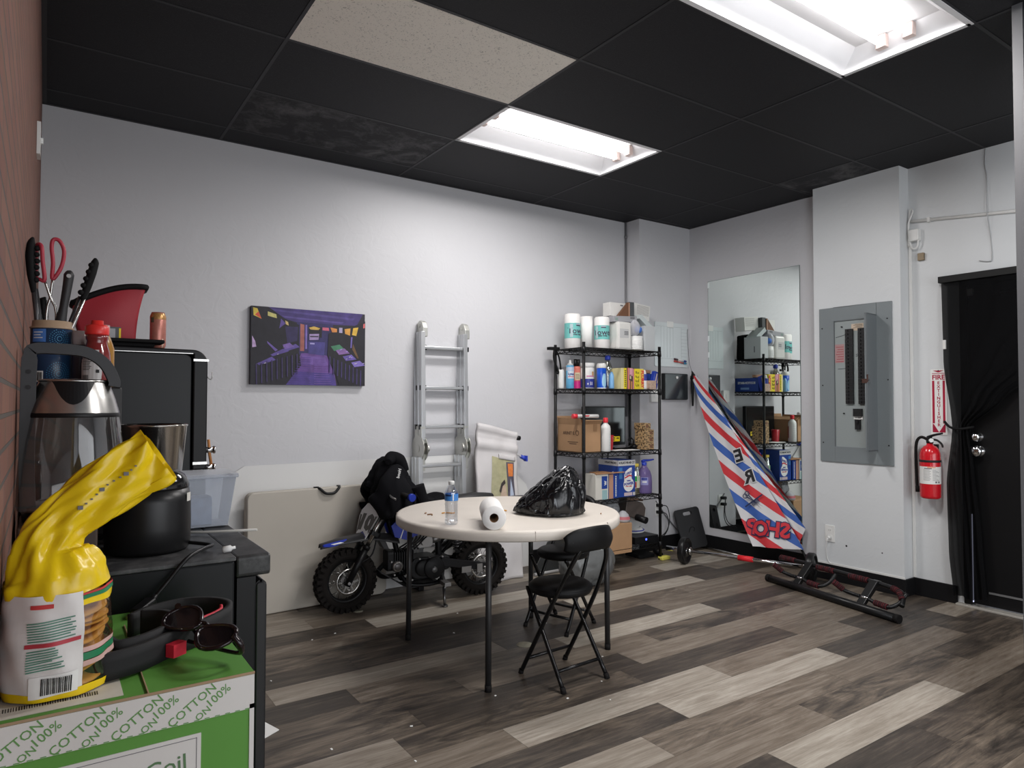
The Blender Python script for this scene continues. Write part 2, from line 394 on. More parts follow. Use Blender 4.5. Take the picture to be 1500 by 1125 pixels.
# --- suspended ceiling
GX0, GY0 = 2.1011, 3.1191; TX, TY = 1.2192, 0.6096
def tile_mat(name, col, rough, wormy, dust=0.0):
    mt, t, b = nt(name); L = t.links
    tc = N(t, 'ShaderNodeTexCoord')
    v = N(t, 'ShaderNodeTexNoise', Scale=55.0, Detail=2.0, Distortion=2.5); L.new(tc.outputs['Object'], v.inputs['Vector'])
    r = N(t, 'ShaderNodeValToRGB'); r.color_ramp.elements[0].position = 0.33; r.color_ramp.elements[1].position = 0.40; L.new(v.outputs['Fac'], r.inputs[0])
    mx = N(t, 'ShaderNodeMix', data_type='RGBA'); mx.inputs[6].default_value = (*[c*wormy for c in col], 1); mx.inputs[7].default_value = (*col, 1)
    L.new(r.outputs[0], mx.inputs[0]); last = mx.outputs[2]
    if dust:
        d = N(t, 'ShaderNodeTexNoise', Scale=5.5, Detail=12.0, Distortion=0.5); d.inputs['Roughness'].default_value = 0.75; L.new(tc.outputs['Object'], d.inputs['Vector'])
        rd = N(t, 'ShaderNodeValToRGB'); rd.color_ramp.elements[0].position = 0.46; rd.color_ramp.elements[1].position = 0.66; L.new(d.outputs['Fac'], rd.inputs[0])
        mm = N(t, 'ShaderNodeMix', data_type='RGBA'); mm.inputs[7].default_value = (dust, dust, dust*1.03, 1)
        L.new(rd.outputs[0], mm.inputs[0]); L.new(last, mm.inputs[6]); last = mm.outputs[2]
    L.new(last, b.inputs['Base Color']); b.inputs['Roughness'].default_value = rough; b.inputs['Specular IOR Level'].default_value = 0.25
    bp = N(t, 'ShaderNodeBump', Strength=0.5, Distance=0.003); L.new(r.outputs[0], bp.inputs['Height']); L.new(bp.outputs[0], b.inputs['Normal'])
    return mt
T_BLACK = tile_mat('black_painted_tile', (0.0115, 0.0115, 0.014), 0.6, 0.7)
T_BAR = mat('black_ceiling_grid', (0.012, 0.012, 0.0145), 0.5)
T_WHITE = tile_mat('white_fissured_tile', (0.92, 0.88, 0.80), 0.85, 0.62)
T_DUST = tile_mat('dusty_black_tile', (0.022, 0.022, 0.025), 0.7, 0.8, 0.105)
LIGHTS = [(0, 0), (0, -3), (0, -6)]      # grid cells that hold a troffer: (u, v) of the lower corner
SPECIAL = {(-1, -1): 'white', (-1, 1): 'dust', (2, -1): 'dust'}
ceil = MB(); bars = []
for u in range(-2, 3):
    for v in range(-11, 3):
        x0, x1, y0, y1 = GX0+u*TX, GX0+(u+1)*TX, GY0+v*TY, GY0+(v+1)*TY
        x0, x1, y0, y1 = max(x0, -0.1), min(x1, X1), max(y0, -3.3), min(y1, YW+0.05)
        if x1 <= x0 or y1 <= y0: continue
        if (u, v) in LIGHTS or (u, v) in SPECIAL: continue
        ceil.box((x0, y0, HC+0.002), (x1, y1, HC+0.022))
ceil.mi = 1
hw = 0.008
for u in range(-1, 3): ceil.box((GX0+u*TX-hw, -3.3, HC), (GX0+u*TX+hw, YW, HC+0.008))
for v in range(-10, 3): ceil.box((-0.1, GY0+v*TY-hw, HC+0.0005), (X1, GY0+v*TY+hw, HC+0.0085))
for (p, q) in (((XB, YW-0.02), (X1, YW)), ((XB, -3.18), (XB+0.02, YW)), ((XM-0.02, 3.03), (XM, YW))): ceil.box((*p, HC-0.001), (*q, HC+0.008))
ceil.box((-0.2, -3.3, HC+0.2), (X1, 4.75, HC+0.26))
struct(ceil.build('ceiling', [T_BLACK, T_BAR]))
def tile_thing(u, v, mt, label):
    x0, x1, y0, y1 = GX0+u*TX, min(GX0+(u+1)*TX, XM), GY0+v*TY, GY0+(v+1)*TY
    b = MB(); b.box((x0+0.007, y0+0.007, HC+0.002), (x1-0.007, y1-0.007, HC+0.022)); tag(b.build('ceiling_tile', mt), label, 'ceiling tile')
tile_thing(-1, -1, T_WHITE, 'white fissured ceiling tile, the only unpainted one in the black ceiling')
tile_thing(-1, 1, T_DUST, 'black ceiling tile smeared with grey dust, near the back wall')
tile_thing(2, -1, T_DUST, 'small dusty black ceiling tile above the bump-out with the electrical panel')

# --- fluorescent troffers
FIX = mat('white_enamel_reflector', (0.82, 0.82, 0.83), 0.35)
TUBE = mat('glowing_fluorescent_tube', (1, 1, 1), 0.5, emit=(1.0, 0.98, 0.99), estr=5.5)
SOCK = mat('pinkish_lamp_socket', (0.62, 0.50, 0.46), 0.5)
def troffer(u, v, label, power):
    x0, y0 = GX0+u*TX, GY0+v*TY; t = thing('ceiling_light', label, 'ceiling light', (x0+TX/2, y0+TY/2, HC), 0, 'recessed fluorescent ceiling lights')
    hx, hy, d = TX/2-0.012, TY/2-0.012, 0.095
    b = MB()   # sloped reflector pan, open below
    tx, ty = hx-0.05, hy-0.10
    lo = [(-hx, -hy, 0.002), (hx, -hy, 0.002), (hx, hy, 0.002), (-hx, hy, 0.002)]; hi = [(-tx, -ty, d), (tx, -ty, d), (tx, ty, d), (-tx, ty, d)]
    b._new(lo+hi, [(0, 1, 5, 4), (1, 2, 6, 5), (2, 3, 7, 6), (3, 0, 4, 7), (4, 5, 6, 7)])
    b.build('reflector', FIX, t, thick=0.002)
    b = MB()
    for a, c in (((-hx-0.01, -hy-0.01), (hx+0.01, -hy+0.014)), ((-hx-0.01, hy-0.014), (hx+0.01, hy+0.01)), ((-hx-0.01, -hy), (-hx+0.014, hy)), ((hx-0.014, -hy), (hx+0.01, hy))): b.box((*a, -0.001), (*c, 0.004))
    b.build('frame', FIX, t)
    for sy in (-0.062, 0.062):
        b = MB(); b.cyl((-tx+0.02, sy, 0.055), (tx-0.02, sy, 0.055), 0.017, seg=14); b.build('tube', TUBE, t)
        for sx in (-1, 1):
            b = MB(); b.rbox((sx*(tx-0.005)-0.018, sy-0.025, 0.03), (sx*(tx-0.005)+0.018, sy+0.025, 0.09), 0.008); b.build('socket', SOCK, t)
    # lamp light of this fitting
    l = bpy.data.lights.new('lamp_glow', 'AREA'); l.shape = 'RECTANGLE'; l.size = 1.0; l.size_y = 0.24; l.energy = power; l.color = (1.0, 0.97, 0.955)
    lo_ = bpy.data.objects.new('lamp_glow', l); COL.objects.link(lo_); lo_.location = (x0+TX/2, y0+TY/2, HC+0.03)
troffer(0, 0, 'recessed fluorescent ceiling light beside the white tile, over the round table', 30.0)
troffer(0, -3, 'larger-looking recessed fluorescent ceiling light at the top edge of the photo', 36.0)
troffer(0, -6, 'recessed fluorescent ceiling light above the camera, out of the picture', 40.0)

# --- baseboards
BB = 0.118
def bboard(name, lo, hi):
    b = MB(); b.box(lo, hi); struct(b.build(name, BLACK_TRIM, bevel=0.003))
bboard('baseboard_back', (XB, YW-0.012, 0), (4.374, YW, BB))
bboard('baseboard_pier', (4.362, YC-0.012, 0), (XM, YC, BB))
bboard('baseboard_mirror', (XM-0.014, 3.026, 0), (XM, YC-0.012, BB))
bboard('baseboard_panel', (XP-0.012, 2.368, 0), (XP, 3.026, BB))
bboard('baseboard_panel_side', (XP, 2.368, 0), (XD, 2.38, BB))
bboard('baseboard_door', (XD-0.016, 2.10, 0), (XD-0.002, 2.37, BB))
b = MB(); b.box((XP-0.006, 2.374, BB), (XP-0.0005, 3.02, BB+0.014)); struct(b.build('trim_panel', WHITE_PL))

# --- black partition end close to the right edge of the view
b = MB(); b.box((3.30, 1.05, 0), (3.85, 1.108, HC)); struct(b.build('wall_partition', mat('black_partition', (0.010, 0.011, 0.014), 0.5)))
b = MB(); b.box((3.297, 1.108, 0), (3.36, 1.146, HC)); struct(b.build('trim_partition', mat('dark_grey_metal_edge', (0.10, 0.10, 0.105), 0.45)))
# ================================================================== RIGHT SIDE: MIRROR, PANEL, DOOR, GYM GEAR
BLACK = mat('black_plastic', (0.007, 0.007, 0.008), 0.4, spec=0.35)
BLACKM = mat('black_matte', (0.006, 0.006, 0.0065), 0.75, spec=0.25)
BLACKMET = mat('black_powder_coat', (0.008, 0.008, 0.0085), 0.36, spec=0.4)
CHROME = mat('chrome', (0.75, 0.75, 0.76), 0.12, 1.0)
STEEL = mat('brushed_steel', (0.52, 0.51, 0.49), 0.27, 1.0)
ALU = mat('aluminium', (0.62, 0.63, 0.64), 0.34, 1.0)
RUBBER = mat('black_rubber', (0.009, 0.008, 0.008), 0.8, spec=0.25)
RED = mat('red_paint', (0.62, 0.012, 0.022), 0.22, coat=0.5)
REDPL = mat('red_plastic', (0.72, 0.03, 0.045), 0.35)
WHITE = mat('white_print', (0.82, 0.82, 0.80), 0.5)
PAPER = mat('white_paper', (0.80, 0.80, 0.78), 0.8)
INK = mat('black_ink', (0.012, 0.012, 0.014), 0.6)
GREYINK = mat('grey_ink', (0.16, 0.16, 0.17), 0.6)
BLUEP = mat('blue_plastic', (0.035, 0.07, 0.52), 0.35)
YELLOW = mat('yellow_print', (0.90, 0.68, 0.02), 0.5)
CARD = mat('brown_cardboard', (0.43, 0.255, 0.135), 0.8, var=0.08, vscale=14)
CARDD = mat('dark_cardboard', (0.20, 0.115, 0.06), 0.85)

# --- wall mirror
t = thing('wall_mirror', 'tall frameless mirror on the right wall, reflecting the wire rack', 'mirror', (XM, 3.71, 0.19))
mm = mat('mirror_silver', (0.80, 0.86, 0.83), 0.0, 1.0)
b = MB(); b.box((-0.006, -0.462, 0), (-0.001, 0.462, 2.25)); b.build('glass_pane', mm, t)
b = MB()
for y in (-0.464, 0.462): b.box((-0.0065, y, 0), (-0.0005, y+0.002, 2.25))
b.box((-0.0065, -0.464, 2.25), (-0.0005, 0.464, 2.252))
b.build('edge', mat('mirror_edge', (0.12, 0.16, 0.15), 0.2), t)
for y, z in ((0.455, 2.19), (0.455, 1.7), (0.455, 1.55)):
    b = MB(); b.box((-0.010, y-0.004, z), (-0.001, y+0.010, z+0.05)); b.build('clip', mat('clear_clip', (0.85, 0.9, 0.9), 0.1), t)

# --- electrical panel
PG = mat('panel_grey_enamel', (0.20, 0.225, 0.235), 0.42); PG2 = mat('panel_grey_deadfront', (0.30, 0.335, 0.335), 0.45); PD = mat('panel_door_grey', (0.17, 0.19, 0.20), 0.45)
t = thing('electrical_panel', 'grey electrical breaker panel with its door swung open, on the white bump-out', 'electrical panel', (XP, 2.7075, 0.887))
def py(y): return y-2.7075
yl, yr, y0, y1 = py(2.978), py(2.437), py(2.862), py(2.545)
b = MB()
b.box((-0.012, yr, 0), (-0.0005, y1, 1.15)); b.box((-0.012, y0, 0), (-0.0005, yl, 1.15)); b.box((-0.012, y1, 0), (-0.0005, y0, 0.115)); b.box((-0.012, y1, 1.05), (-0.0005, y0, 1.15))
b.build('cover', PG, t, bevel=0.002)
b = MB(); b.box((-0.003, y1, 0.115), (-0.0005, y0, 1.05)); df = b.build('deadfront', PG2, t)
b = MB()
for y in (y0-0.002, y1): b.box((-0.013, y, 0.115), (-0.001, y+0.006, 1.05))
b.box((-0.013, y1, 1.045), (-0.001, y0, 1.051)); b.build('rim', PD, t)
BRK = mat('black_breaker', (0.014, 0.014, 0.015), 0.4)
for c, nm in ((y0-0.119, 0), (y0-0.214, 0)):
    b = MB(); z = 0.43
    for k in range(21):
        b.box((-0.020, c-0.028, z), (-0.003, c+0.028, z+0.0255))
        b.box((-0.029, c-0.006+(0.010 if nm == 0 else 0), z+0.008), (-0.018, c+0.008, z+0.018)); z += 0.0262
    b.build('breaker_column', BRK, t)
cm = y0-0.176
b = MB(); b.box((-0.02, cm-0.032, 0.34), (-0.003, cm+0.032, 0.395)); b.box((-0.022, cm-0.018, 0.245), (-0.003, cm+0.018, 0.318)); b.box((-0.034, cm-0.01, 0.29), (-0.02, cm+0.01, 0.31)); b.build('main_breaker', BRK, t)
b = MB(); b.box((-0.0075, cm-0.034, 0.318), (-0.004, cm+0.034, 0.340)); s1 = b.build('breaker_label', PAPER, t)
text('0 1000', 'lettering', INK, s1, face((-0.0080, cm, 0.329), (0, -1, 0), (0, 0, 1)), 0.014, 0.0003)
b = MB(); b.box((-0.0045, cm-0.045, 0.965), (-0.003, cm+0.045, 1.015)); s1 = b.build('data_label', mat('tan_label', (0.62, 0.50, 0.38), 0.6), t)
b = MB()
for k in range(5): b.box((-0.005, cm-0.038, 0.985+k*0.006), (-0.0044, cm+0.03-0.012*(k % 3), 0.987+k*0.006))
b.build('lettering', INK, s1)
b = MB(); b.box((-0.0045, y0-0.075, 0.735), (-0.003, y0-0.004, 0.872)); s1 = b.build('warning_sticker', mat('faded_red_sticker', (0.42, 0.25, 0.25), 0.6), t)
b = MB()
for k in range(7): b.box((-0.005, y0-0.070, 0.742+k*0.018), (-0.0044, y0-0.012-0.006*(k % 3), 0.746+k*0.018))
b.build('lettering', mat('red_ink', (0.35, 0.03, 0.05), 0.6), s1)
for y, z, l, a in ((y0-0.06, 0.935, 0.10, 0.22), (y0-0.195, 0.80, 0.07, 0.35), (y0-0.19, 0.785, 0.06, 0.3), (y0-0.055, 0.69, 0.06, 0.05)):
    b = MB(); b.box((-l/2, -0.0015, -0.0004), (l/2, 0.0015, 0.0004), face((-0.0045, y, z), (0, -math.cos(a), math.sin(a)), (0, math.sin(a), math.cos(a)))); b.build('handwriting', INK, t)
for y, z in ((yl-0.025, 1.0), (yl-0.025, 0.57), (yl-0.025, 0.14), (yr+0.03, 1.03), (yr+0.03, 0.14), (yr+0.03, 0.6), (y0-0.07, 0.36), (y0-0.06, 1.0)):
    b = MB(); b.cyl((-0.015, y, z), (-0.001, y, z), 0.005, seg=8); b.build('screw', INK, t)
dr = MB(); hx = Vector((-0.012, y1, 0)); fx = Vector((4.700-XP, py(2.530), 0)); dv = (fx-hx).normalized(); dn = Vector((0, 0, 1)).cross(dv)
Md = Matrix((dv, dn, Vector((0, 0, 1)))).transposed().to_4x4(); Md.translation = hx; DW = 0.185
DW = (fx-hx).length
dr.box((0, -0.002, 0.10), (DW, 0.002, 1.065), Md); dr.box((DW-0.004, -0.012, 0.10), (DW, 0.004, 1.065), Md); dr.box((0, -0.010, 0.10), (DW, 0.002, 0.106), Md); dr.box((0, -0.010, 1.059), (DW, 0.002, 1.065), Md)
d = dr.build('door', PD, t)
b = MB(); b.box((DW-0.03, 0.002, 0.58), (DW+0.004, 0.012, 0.635), Md); b.box((DW-0.012, -0.03, 0.575), (DW+0.006, 0.004, 0.605), Md); b.build('latch', CHROME, d)

# --- power outlet on the bump-out, with the white plug and its cord
t = thing('power_outlet', 'white wall outlet low on the bump-out with a white plug in it', 'outlet', (XP, 2.915, 0.347))
b = MB(); b.rbox((-0.006, -0.038, -0.062), (-0.0005, 0.038, 0.062), 0.006, axis='x'); b.build('cover_plate', WHITE_PL, t, bevel=0.0015)
b = MB()
for z in (0.024, -0.024): b.rbox((-0.008, -0.017, z-0.015), (-0.005, 0.017, z+0.015), 0.006, axis='x')
so = b.build('socket', WHITE_PL, t)
b = MB()
for y in (-0.006, 0.006): b.box((-0.0085, y-0.001, 0.02), (-0.0078, y+0.001, 0.03))
b.build('slot', INK, so)
t2 = thing('phone_charger', 'white charger plug with thin white cord hanging from the outlet on the bump-out', 'charger', (XP, 2.915, 0.322))
b = MB(); b.cyl((-0.008, 0, 0), (-0.034, 0, -0.004), 0.014, 0.010); b.build('plug', WHITE_PL, t2)
b = MB(); b.tube([(-0.034, 0, -0.005), (-0.040, 0.004, -0.035), (-0.03, 0.015, -0.09), (-0.016, 0.018, -0.15), (-0.010, 0.005, -0.188), (-0.007, -0.012, -0.196)], 0.0028, 8, smooth_n=6); b.build('cable', WHITE_PL, t2)
for y, z, r, lab in ((2.79, 0.275, 0.007, 'small dark wall hole just right of the bump-out outlet'), (2.53, 0.27, 0.005, 'tiny dark wall hole near the right corner of the bump-out')):
    b = MB(); b.lathe([(r, -0.0004), (r, 0.0006)], (0, 0, 0), 10, face((XP-0.0006, y, z), (0, -1, 0), (0, 0, 1))); tag(b.build('wall_hole', INK), lab, 'hole')

# --- white raceway running down the corner of the bump-out, and the cables above the door
t = thing('cable_raceway', 'white cable raceway with junction box at the inner corner of the bump-out', 'cable raceway', (XD-0.002, 2.372, 0.12))
b = MB(); b.box((-0.014, -0.012, 0.0), (-0.0005, 0.006, 2.42)); b.build('channel', WHITE_PL, t, bevel=0.002)
b = MB(); b.rbox((-0.045, -0.075, 2.33), (-0.0005, -0.008, 2.41), 0.006, axis='x'); b.build('junction_box', WHITE_PL, t, bevel=0.004)
b = MB(); b.tube([(-0.03, -0.01, 2.33), (-0.035, -0.03, 2.28), (-0.03, -0.06, 2.285), (-0.03, -0.07, 2.34)], 0.006, 8, smooth_n=6)
b.tube([(-0.02, 0.0, 2.36), (-0.03, -0.006, 2.46), (-0.02, -0.03, 2.54), (-0.016, -0.01, 2.55), (-0.014, 0.0, 2.44), (-0.016, 0.004, 2.30)], 0.006, 8, smooth_n=6); b.build('cable', WHITE_PL, t)
t = thing('conduit', 'white conduit running level across the wall above the black door', 'conduit', (XD-0.002, 2.36, 2.575))
b = MB(); b.cyl((-0.012, 0, 0.02), (-0.012, -1.2, -0.115), 0.011, seg=10); b.build('pipe', WHITE_PL, t)
for k in (0.1, 0.55):
    b = MB(); b.box((-0.026, -1.2*k-0.008, 0.02-0.135*k-0.016), (-0.0005, -1.2*k+0.008, 0.02-0.135*k+0.016)); b.build('clamp', WHITE_PL, t)
b = MB(); b.tube([(XD-0.006, 1.895, 2.97), (XD-0.006, 1.90, 2.87), (XD-0.008, 1.89, 2.78), (XD-0.030, 1.885, 2.56), (XD-0.006, 1.875, 2.40), (XD-0.006, 1.868, 2.255), (XD-0.012, 1.885, 2.235), (XD-0.014, 1.94, 2.248)], 0.003, 7, smooth_n=6)
tag(b.build('loose_wire', mat('grey_cable', (0.42, 0.43, 0.44), 0.5)), 'thin grey wire running down the wall above the black door', 'wire')
b = MB(); b.rbox((XD-0.022, 2.274, 2.31), (XD-0.003, 2.316, 2.362), 0.004, axis='x')
tag(b.build('wall_sensor', mat('bronze_plate', (0.22, 0.17, 0.11), 0.45, 0.4), bevel=0.002), 'small square bronze plate on the wall left of the black door', 'wall plate')

# --- the black back door
DB = mat('black_door_paint', (0.006, 0.006, 0.0065), 0.4, spec=0.3)
b = MB(); b.box((XD+0.02, 0.62, 0.02), (XD+0.06, 2.02, 2.12)); d1 = struct(b.build('door_1', DB, bevel=0.003))
b = MB(); b.box((XD-0.004, 2.02, 0), (XD+0.05, 2.065, 2.135)); b.box((XD-0.004, 0.6, 2.10), (XD+0.05, 2.065, 2.135)); b.build('door_frame', DB, d1)
for z, r in ((1.104, 0.030), (1.012, 0.038)):
    b = MB(); Mx = Matrix.Rotation(-PI/2, 4, 'Y'); b.lathe([(r, 0), (r, 0.006), (r*0.5, 0.012), (r*0.45, 0.03), (r*0.95, 0.04), (r, 0.052), (r*0.8, 0.064), (0.001, 0.067)], (XD+0.02, 1.975, z), 20, Mx); b.build('knob', CHROME, d1)
b = MB(); b.box((XD+0.0, 1.99, 2.03), (XD+0.02, 2.045, 2.075)); b.box((XD+0.0, 2.046, 2.04), (XD+0.02, 2.065, 2.07)); b.build('door_contact', WHITE_PL, d1)
b = MB(); b.cyl((XD+0.002, 1.83, 2.03), (XD+0.006, 1.50, 2.045), 0.007, seg=8); b.box((XD, 1.83, 2.015), (XD+0.02, 1.87, 2.045)); b.build('closer_arm', mat('dark_grey_metal', (0.06, 0.06, 0.065), 0.4, 0.5), d1)
b = MB(); b.box((XD+0.008, 2.014, 0.03), (XD+0.012, 2.0185, 0.60)); b.box((XD+0.008, 2.028, 1.55), (XD+0.012, 2.031, 2.0))
b.build('daylight_gap', mat('daylight_through_gap', (0.8, 0.85, 1), 0.5, emit=(0.72, 0.74, 1.0), estr=0.9), d1)
b = MB(); b.box((XD-0.05, 0.62, 0), (XD+0.02, 2.10, 0.014)); b.build('threshold', mat('worn_aluminium_sill', (0.40, 0.38, 0.34), 0.5, 0.3), d1, bevel=0.003)
b = MB(); b.box((XD+0.015, 0.62, 0.10), (XD+0.021, 1.93, 0.112)); b.build('door_sweep', mat('grey_sweep', (0.13, 0.13, 0.13), 0.5), d1)

# --- sheer black curtain, gathered to the left at knob height
SHEER = mat('sheer_black_cloth', (0.004, 0.004, 0.0045), 0.9, spec=0.1, alpha=0.91, bump=0.3, bscale=600)
t = thing('curtain', 'sheer black curtain hung over the back door and tied to the left', 'curtain', (XD-0.03, 2.16, 0))
def lerpk(keys, z):
    for (z0, v0), (z1, v1) in zip(keys, keys[1:]):
        if z <= z0 and z >= z1:
            f = (z0-z)/(z0-z1); f = f*f*(3-2*f)*0.6+f*0.4; return v0+(v1-v0)*f
    return keys[-1][1]
LE = [(2.165, 0.0), (1.60, -0.005), (1.16, -0.055), (0.8, -0.02), (0.35, -0.03), (0.05, -0.055)]
RE = [(2.165, -1.2), (1.9, -1.1), (1.6, -0.68), (1.35, -0.36), (1.16, -0.16), (0.9, -0.19), (0.4, -0.22), (0.07, -0.24)]
def CP(u, v):
    z = 2.165-(2.165-0.06)*v; l, r = lerpk(LE, z), lerpk(RE, z); w_ = abs(r-l)
    y = l+(r-l)*u
    fold = math.sin(u*34+1.2*math.sin(v*5))*0.011*min(1, 0.25/w_+0.25)+math.sin(u*81)*0.003
    dz = 0.30*u*(1-u)*max(0, (z-1.16))*0.25 if z > 1.16 else 0
    return Vector((-0.006+fold-0.012*min(1, 0.2/w_), y, z-dz+0.008*math.sin(u*9)*v))
b = MB(); b.grid(CP, 90, 60); b.build('cloth', SHEER, t)
b = MB(); b.box((-0.026, -1.22, 2.13), (0.012, 0.012, 2.172)); b.build('header', mat('black_curtain_header', (0.012, 0.012, 0.012), 0.8), t)
b = MB(); b.tube([(0.01, 0.0, 1.20), (-0.03, -0.05, 1.165), (-0.035, -0.11, 1.155), (-0.02, -0.165, 1.165), (0.012, -0.17, 1.17)], 0.008, 8, smooth_n=5); b.build('tieback', BLACKM, t)
b = MB(); b.box((XD-0.048, 2.135, 1.685), (XD-0.036, 2.152, 1.745)); tag(b.build('curtain_tag', WHITE_PL), 'small white tag at the upper left edge of the black curtain', 'tag')

# --- fire extinguisher sign
t = thing('fire_extinguisher_sign', 'red and white fire extinguisher arrow sign above the extinguisher', 'sign', (XD-0.003, 2.2, 1.331))
SR = mat('sign_red', (0.40, 0.012, 0.045), 0.4)
b = MB(); b.rbox((-0.003, -0.051, -0.222), (-0.0005, 0.051, 0.222), 0.006, axis='x'); b.build('board', WHITE, t)
def srect(b, y0, y1, z0, z1): b.box((-0.0042, min(-y0, -y1), z0), (-0.003, max(-y0, -y1), z1))
b = MB(); srect(b, -0.040, 0.040, 0.192, 0.196); b.poly([Vector((-0.0041, 0.034, 0.214)), Vector((-0.0041, -0.034, 0.214)), Vector((-0.0041, -0.004, 0.201)), Vector((-0.0041, 0.004, 0.201))])
for s_ in (-1, 1): srect(b, s_*0.040, s_*0.026, -0.145, 0.145); srect(b, s_*0.040, s_*0.0385, -0.205, -0.145)
for s_ in (-1, 1):
    b.prism([(-s_*0.040, -0.150), (-s_*0.0335, -0.150), (0.0, -0.205), (-s_*0.040, -0.205)], 'x', -0.0042, -0.003)
b.build('border', SR, t)
text('FIRE', 'lettering', SR, t, face((-0.0035, 0, 0.166), (0, -1, 0), (0, 0, 1)), 0.045, 0.0012)
for k, ch in enumerate('EXTINGUISHER'):
    text(ch, 'lettering', SR, t, face((-0.0035, 0, 0.128-k*0.0258), (0, -1, 0), (0, 0, 1)), 0.029, 0.0007)
for z in (0.213, -0.214):
    b = MB(); b.cyl((-0.005, 0, z), (-0.002, 0, z), 0.004, seg=8); b.build('screw', INK, t)

# --- fire extinguisher
t = thing('fire_extinguisher', 'red fire extinguisher with black hose hanging below its sign', 'fire extinguisher', (XD-0.085, 2.225, 0.685))
b = MB(); b.lathe([(0.001, 0.004), (0.052, 0.0), (0.061, 0.008), (0.062, 0.02), (0.062, 0.285), (0.060, 0.305), (0.052, 0.330), (0.038, 0.348), (0.022, 0.356), (0.018, 0.372)], seg=40); b.build('cylinder', RED, t)
b = MB(); b.lathe([(0.0626, 0.10), (0.0626, 0.215)], seg=40, cap=False, a0=PI*0.70, a1=PI*1.72); lb = b.build('label', WHITE, t)
b = MB()
Rl = 0.0631
def strip(b, a0, a1, z0, z1, R):
    n = 6
    for k in range(n):
        p, q = a0+(a1-a0)*k/n, a0+(a1-a0)*(k+1)/n
        b.quad(*[Vector((R*math.cos(x), R*math.sin(x), z)) for x, z in ((p, z0), (q, z0), (q, z1), (p, z1))])
for k in range(9):
    z = 0.125+k*0.0085; strip(b, PI*0.92, PI*(1.12+0.03*(k % 2)), z, z+0.0022, Rl); strip(b, PI*1.20, PI*(1.42-0.05*(k % 3)), z, z+0.0022, Rl)
strip(b, PI*1.28, PI*1.34, 0.108, 0.119, Rl); strip(b, PI*1.38, PI*1.44, 0.108, 0.119, Rl); strip(b, PI*0.95, PI*1.18, 0.200, 0.206, Rl)
b.build('lettering', GREYINK, lb)
b = MB(); strip(b, PI*1.05, PI*1.3, 0.208, 0.213, Rl); b.build('stripe', mat('orange_print', (0.8, 0.25, 0.02), 0.5), lb)
b = MB(); b.lathe([(0.063, 0.243), (0.0645, 0.246), (0.0645, 0.256), (0.063, 0.259)], seg=40, cap=False); b.build('strap', INK, t)
b = MB(); b.lathe([(0.020, 0.368), (0.022, 0.374), (0.022, 0.388), (0.015, 0.395), (0.015, 0.410)], seg=20); b.cyl((-0.02, 0.0, 0.392), (0.02, 0, 0.392), 0.010, seg=10); b.build('valve', BLACK, t)
b = MB(); b.tube([(0.0, 0.015, 0.408), (-0.005, -0.03, 0.425), (-0.012, -0.085, 0.438)], [0.009, 0.008, 0.006], 8, smooth_n=4)
b.tube([(0.0, 0.0, 0.394), (-0.008, -0.045, 0.392), (-0.016, -0.080, 0.368), (-0.018, -0.088, 0.345)], [0.008, 0.007, 0.006], 8, smooth_n=4); b.build('handle', BLACK, t)
b = MB(); b.cyl((-0.016, -0.012, 0.388), (-0.032, -0.024, 0.39), 0.014, seg=14); b.build('gauge', STEEL, t)
b = MB(); b.tube([(0.0, 0.015, 0.394), (-0.004, 0.05, 0.408), (-0.004, 0.078, 0.385), (-0.004, 0.088, 0.32), (-0.004, 0.086, 0.15), (-0.004, 0.082, 0.06)], 0.0095, 10, smooth_n=6); b.cyl((-0.004, 0.082, 0.075), (-0.004, 0.081, 0.035), 0.012, seg=12); b.build('hose', RUBBER, t)
b = MB(); b.box((0.062, -0.02, 0.1), (0.082, 0.02, 0.36)); b.build('bracket', BLACK, t)

# --- whiteboard on the pier
t = thing('whiteboard', 'small whiteboard calendar with grid lines on the grey pier', 'whiteboard', (4.774, YC, 1.86))
b = MB(); b.rbox((-0.218, -0.010, -0.203), (0.218, -0.0005, 0.203), 0.012, axis='y'); b.build('board', mat('whiteboard_gloss', (0.66, 0.71, 0.72), 0.2), t, bevel=0.001)
b = MB()
for x in (0.13, 0.02, -0.02, -0.06, -0.10, -0.14): b.box((x-0.0008, -0.0108, -0.12 if x < 0.1 else -0.18), (x+0.0008, -0.0098, 0.165))
for k in range(11): b.box((0.13, -0.0108, -0.17+k*0.032), (0.205, -0.0098, -0.168+k*0.032))
b.box((-0.20, -0.0108, 0.166), (0.205, -0.0098, 0.168)); b.box((-0.20, -0.0108, -0.13), (0.12, -0.0098, -0.128)); b.build('grid_lines', mat('pale_grey_print', (0.36, 0.40, 0.42), 0.5), t)
b = MB(); b.rbox((-0.06, -0.016, 0.160), (0.02, -0.010, 0.215), 0.006, axis='y'); b.build('clip', WHITE_PL, t)
for z, c0, c1, lab in ((1.722, (0.05, 0.012, 0.02), (0.02, 0.05, 0.25), 'marker with dark cap at left, upper of two on the whiteboard'), (1.702, (0.45, 0.05, 0.04), (0.03, 0.22, 0.38), 'red-tailed marker with teal cap, lower of two on the whiteboard')):
    tm = thing('marker_pen', lab, 'marker', (4.875, YC-0.018, z), 0, 'markers on the whiteboard')
    b = MB(); b.cyl((-0.03, 0, 0.003), (0.05, 0, -0.006), 0.0065, seg=10); b.build('barrel', mat('marker_red', (0.55, 0.12, 0.10), 0.4) if z < 1.71 else WHITE, tm)
    b = MB(); b.cyl((-0.075, 0, 0.008), (-0.03, 0, 0.003), 0.0085, seg=10); b.build('tail', mat('mk%.3f' % z, c0, 0.4), tm)
    b = MB(); b.cyl((0.05, 0, -0.006), (0.085, 0, -0.010), 0.0085, seg=10); b.build('cap', mat('mkc%.3f' % z, c1, 0.4), tm)

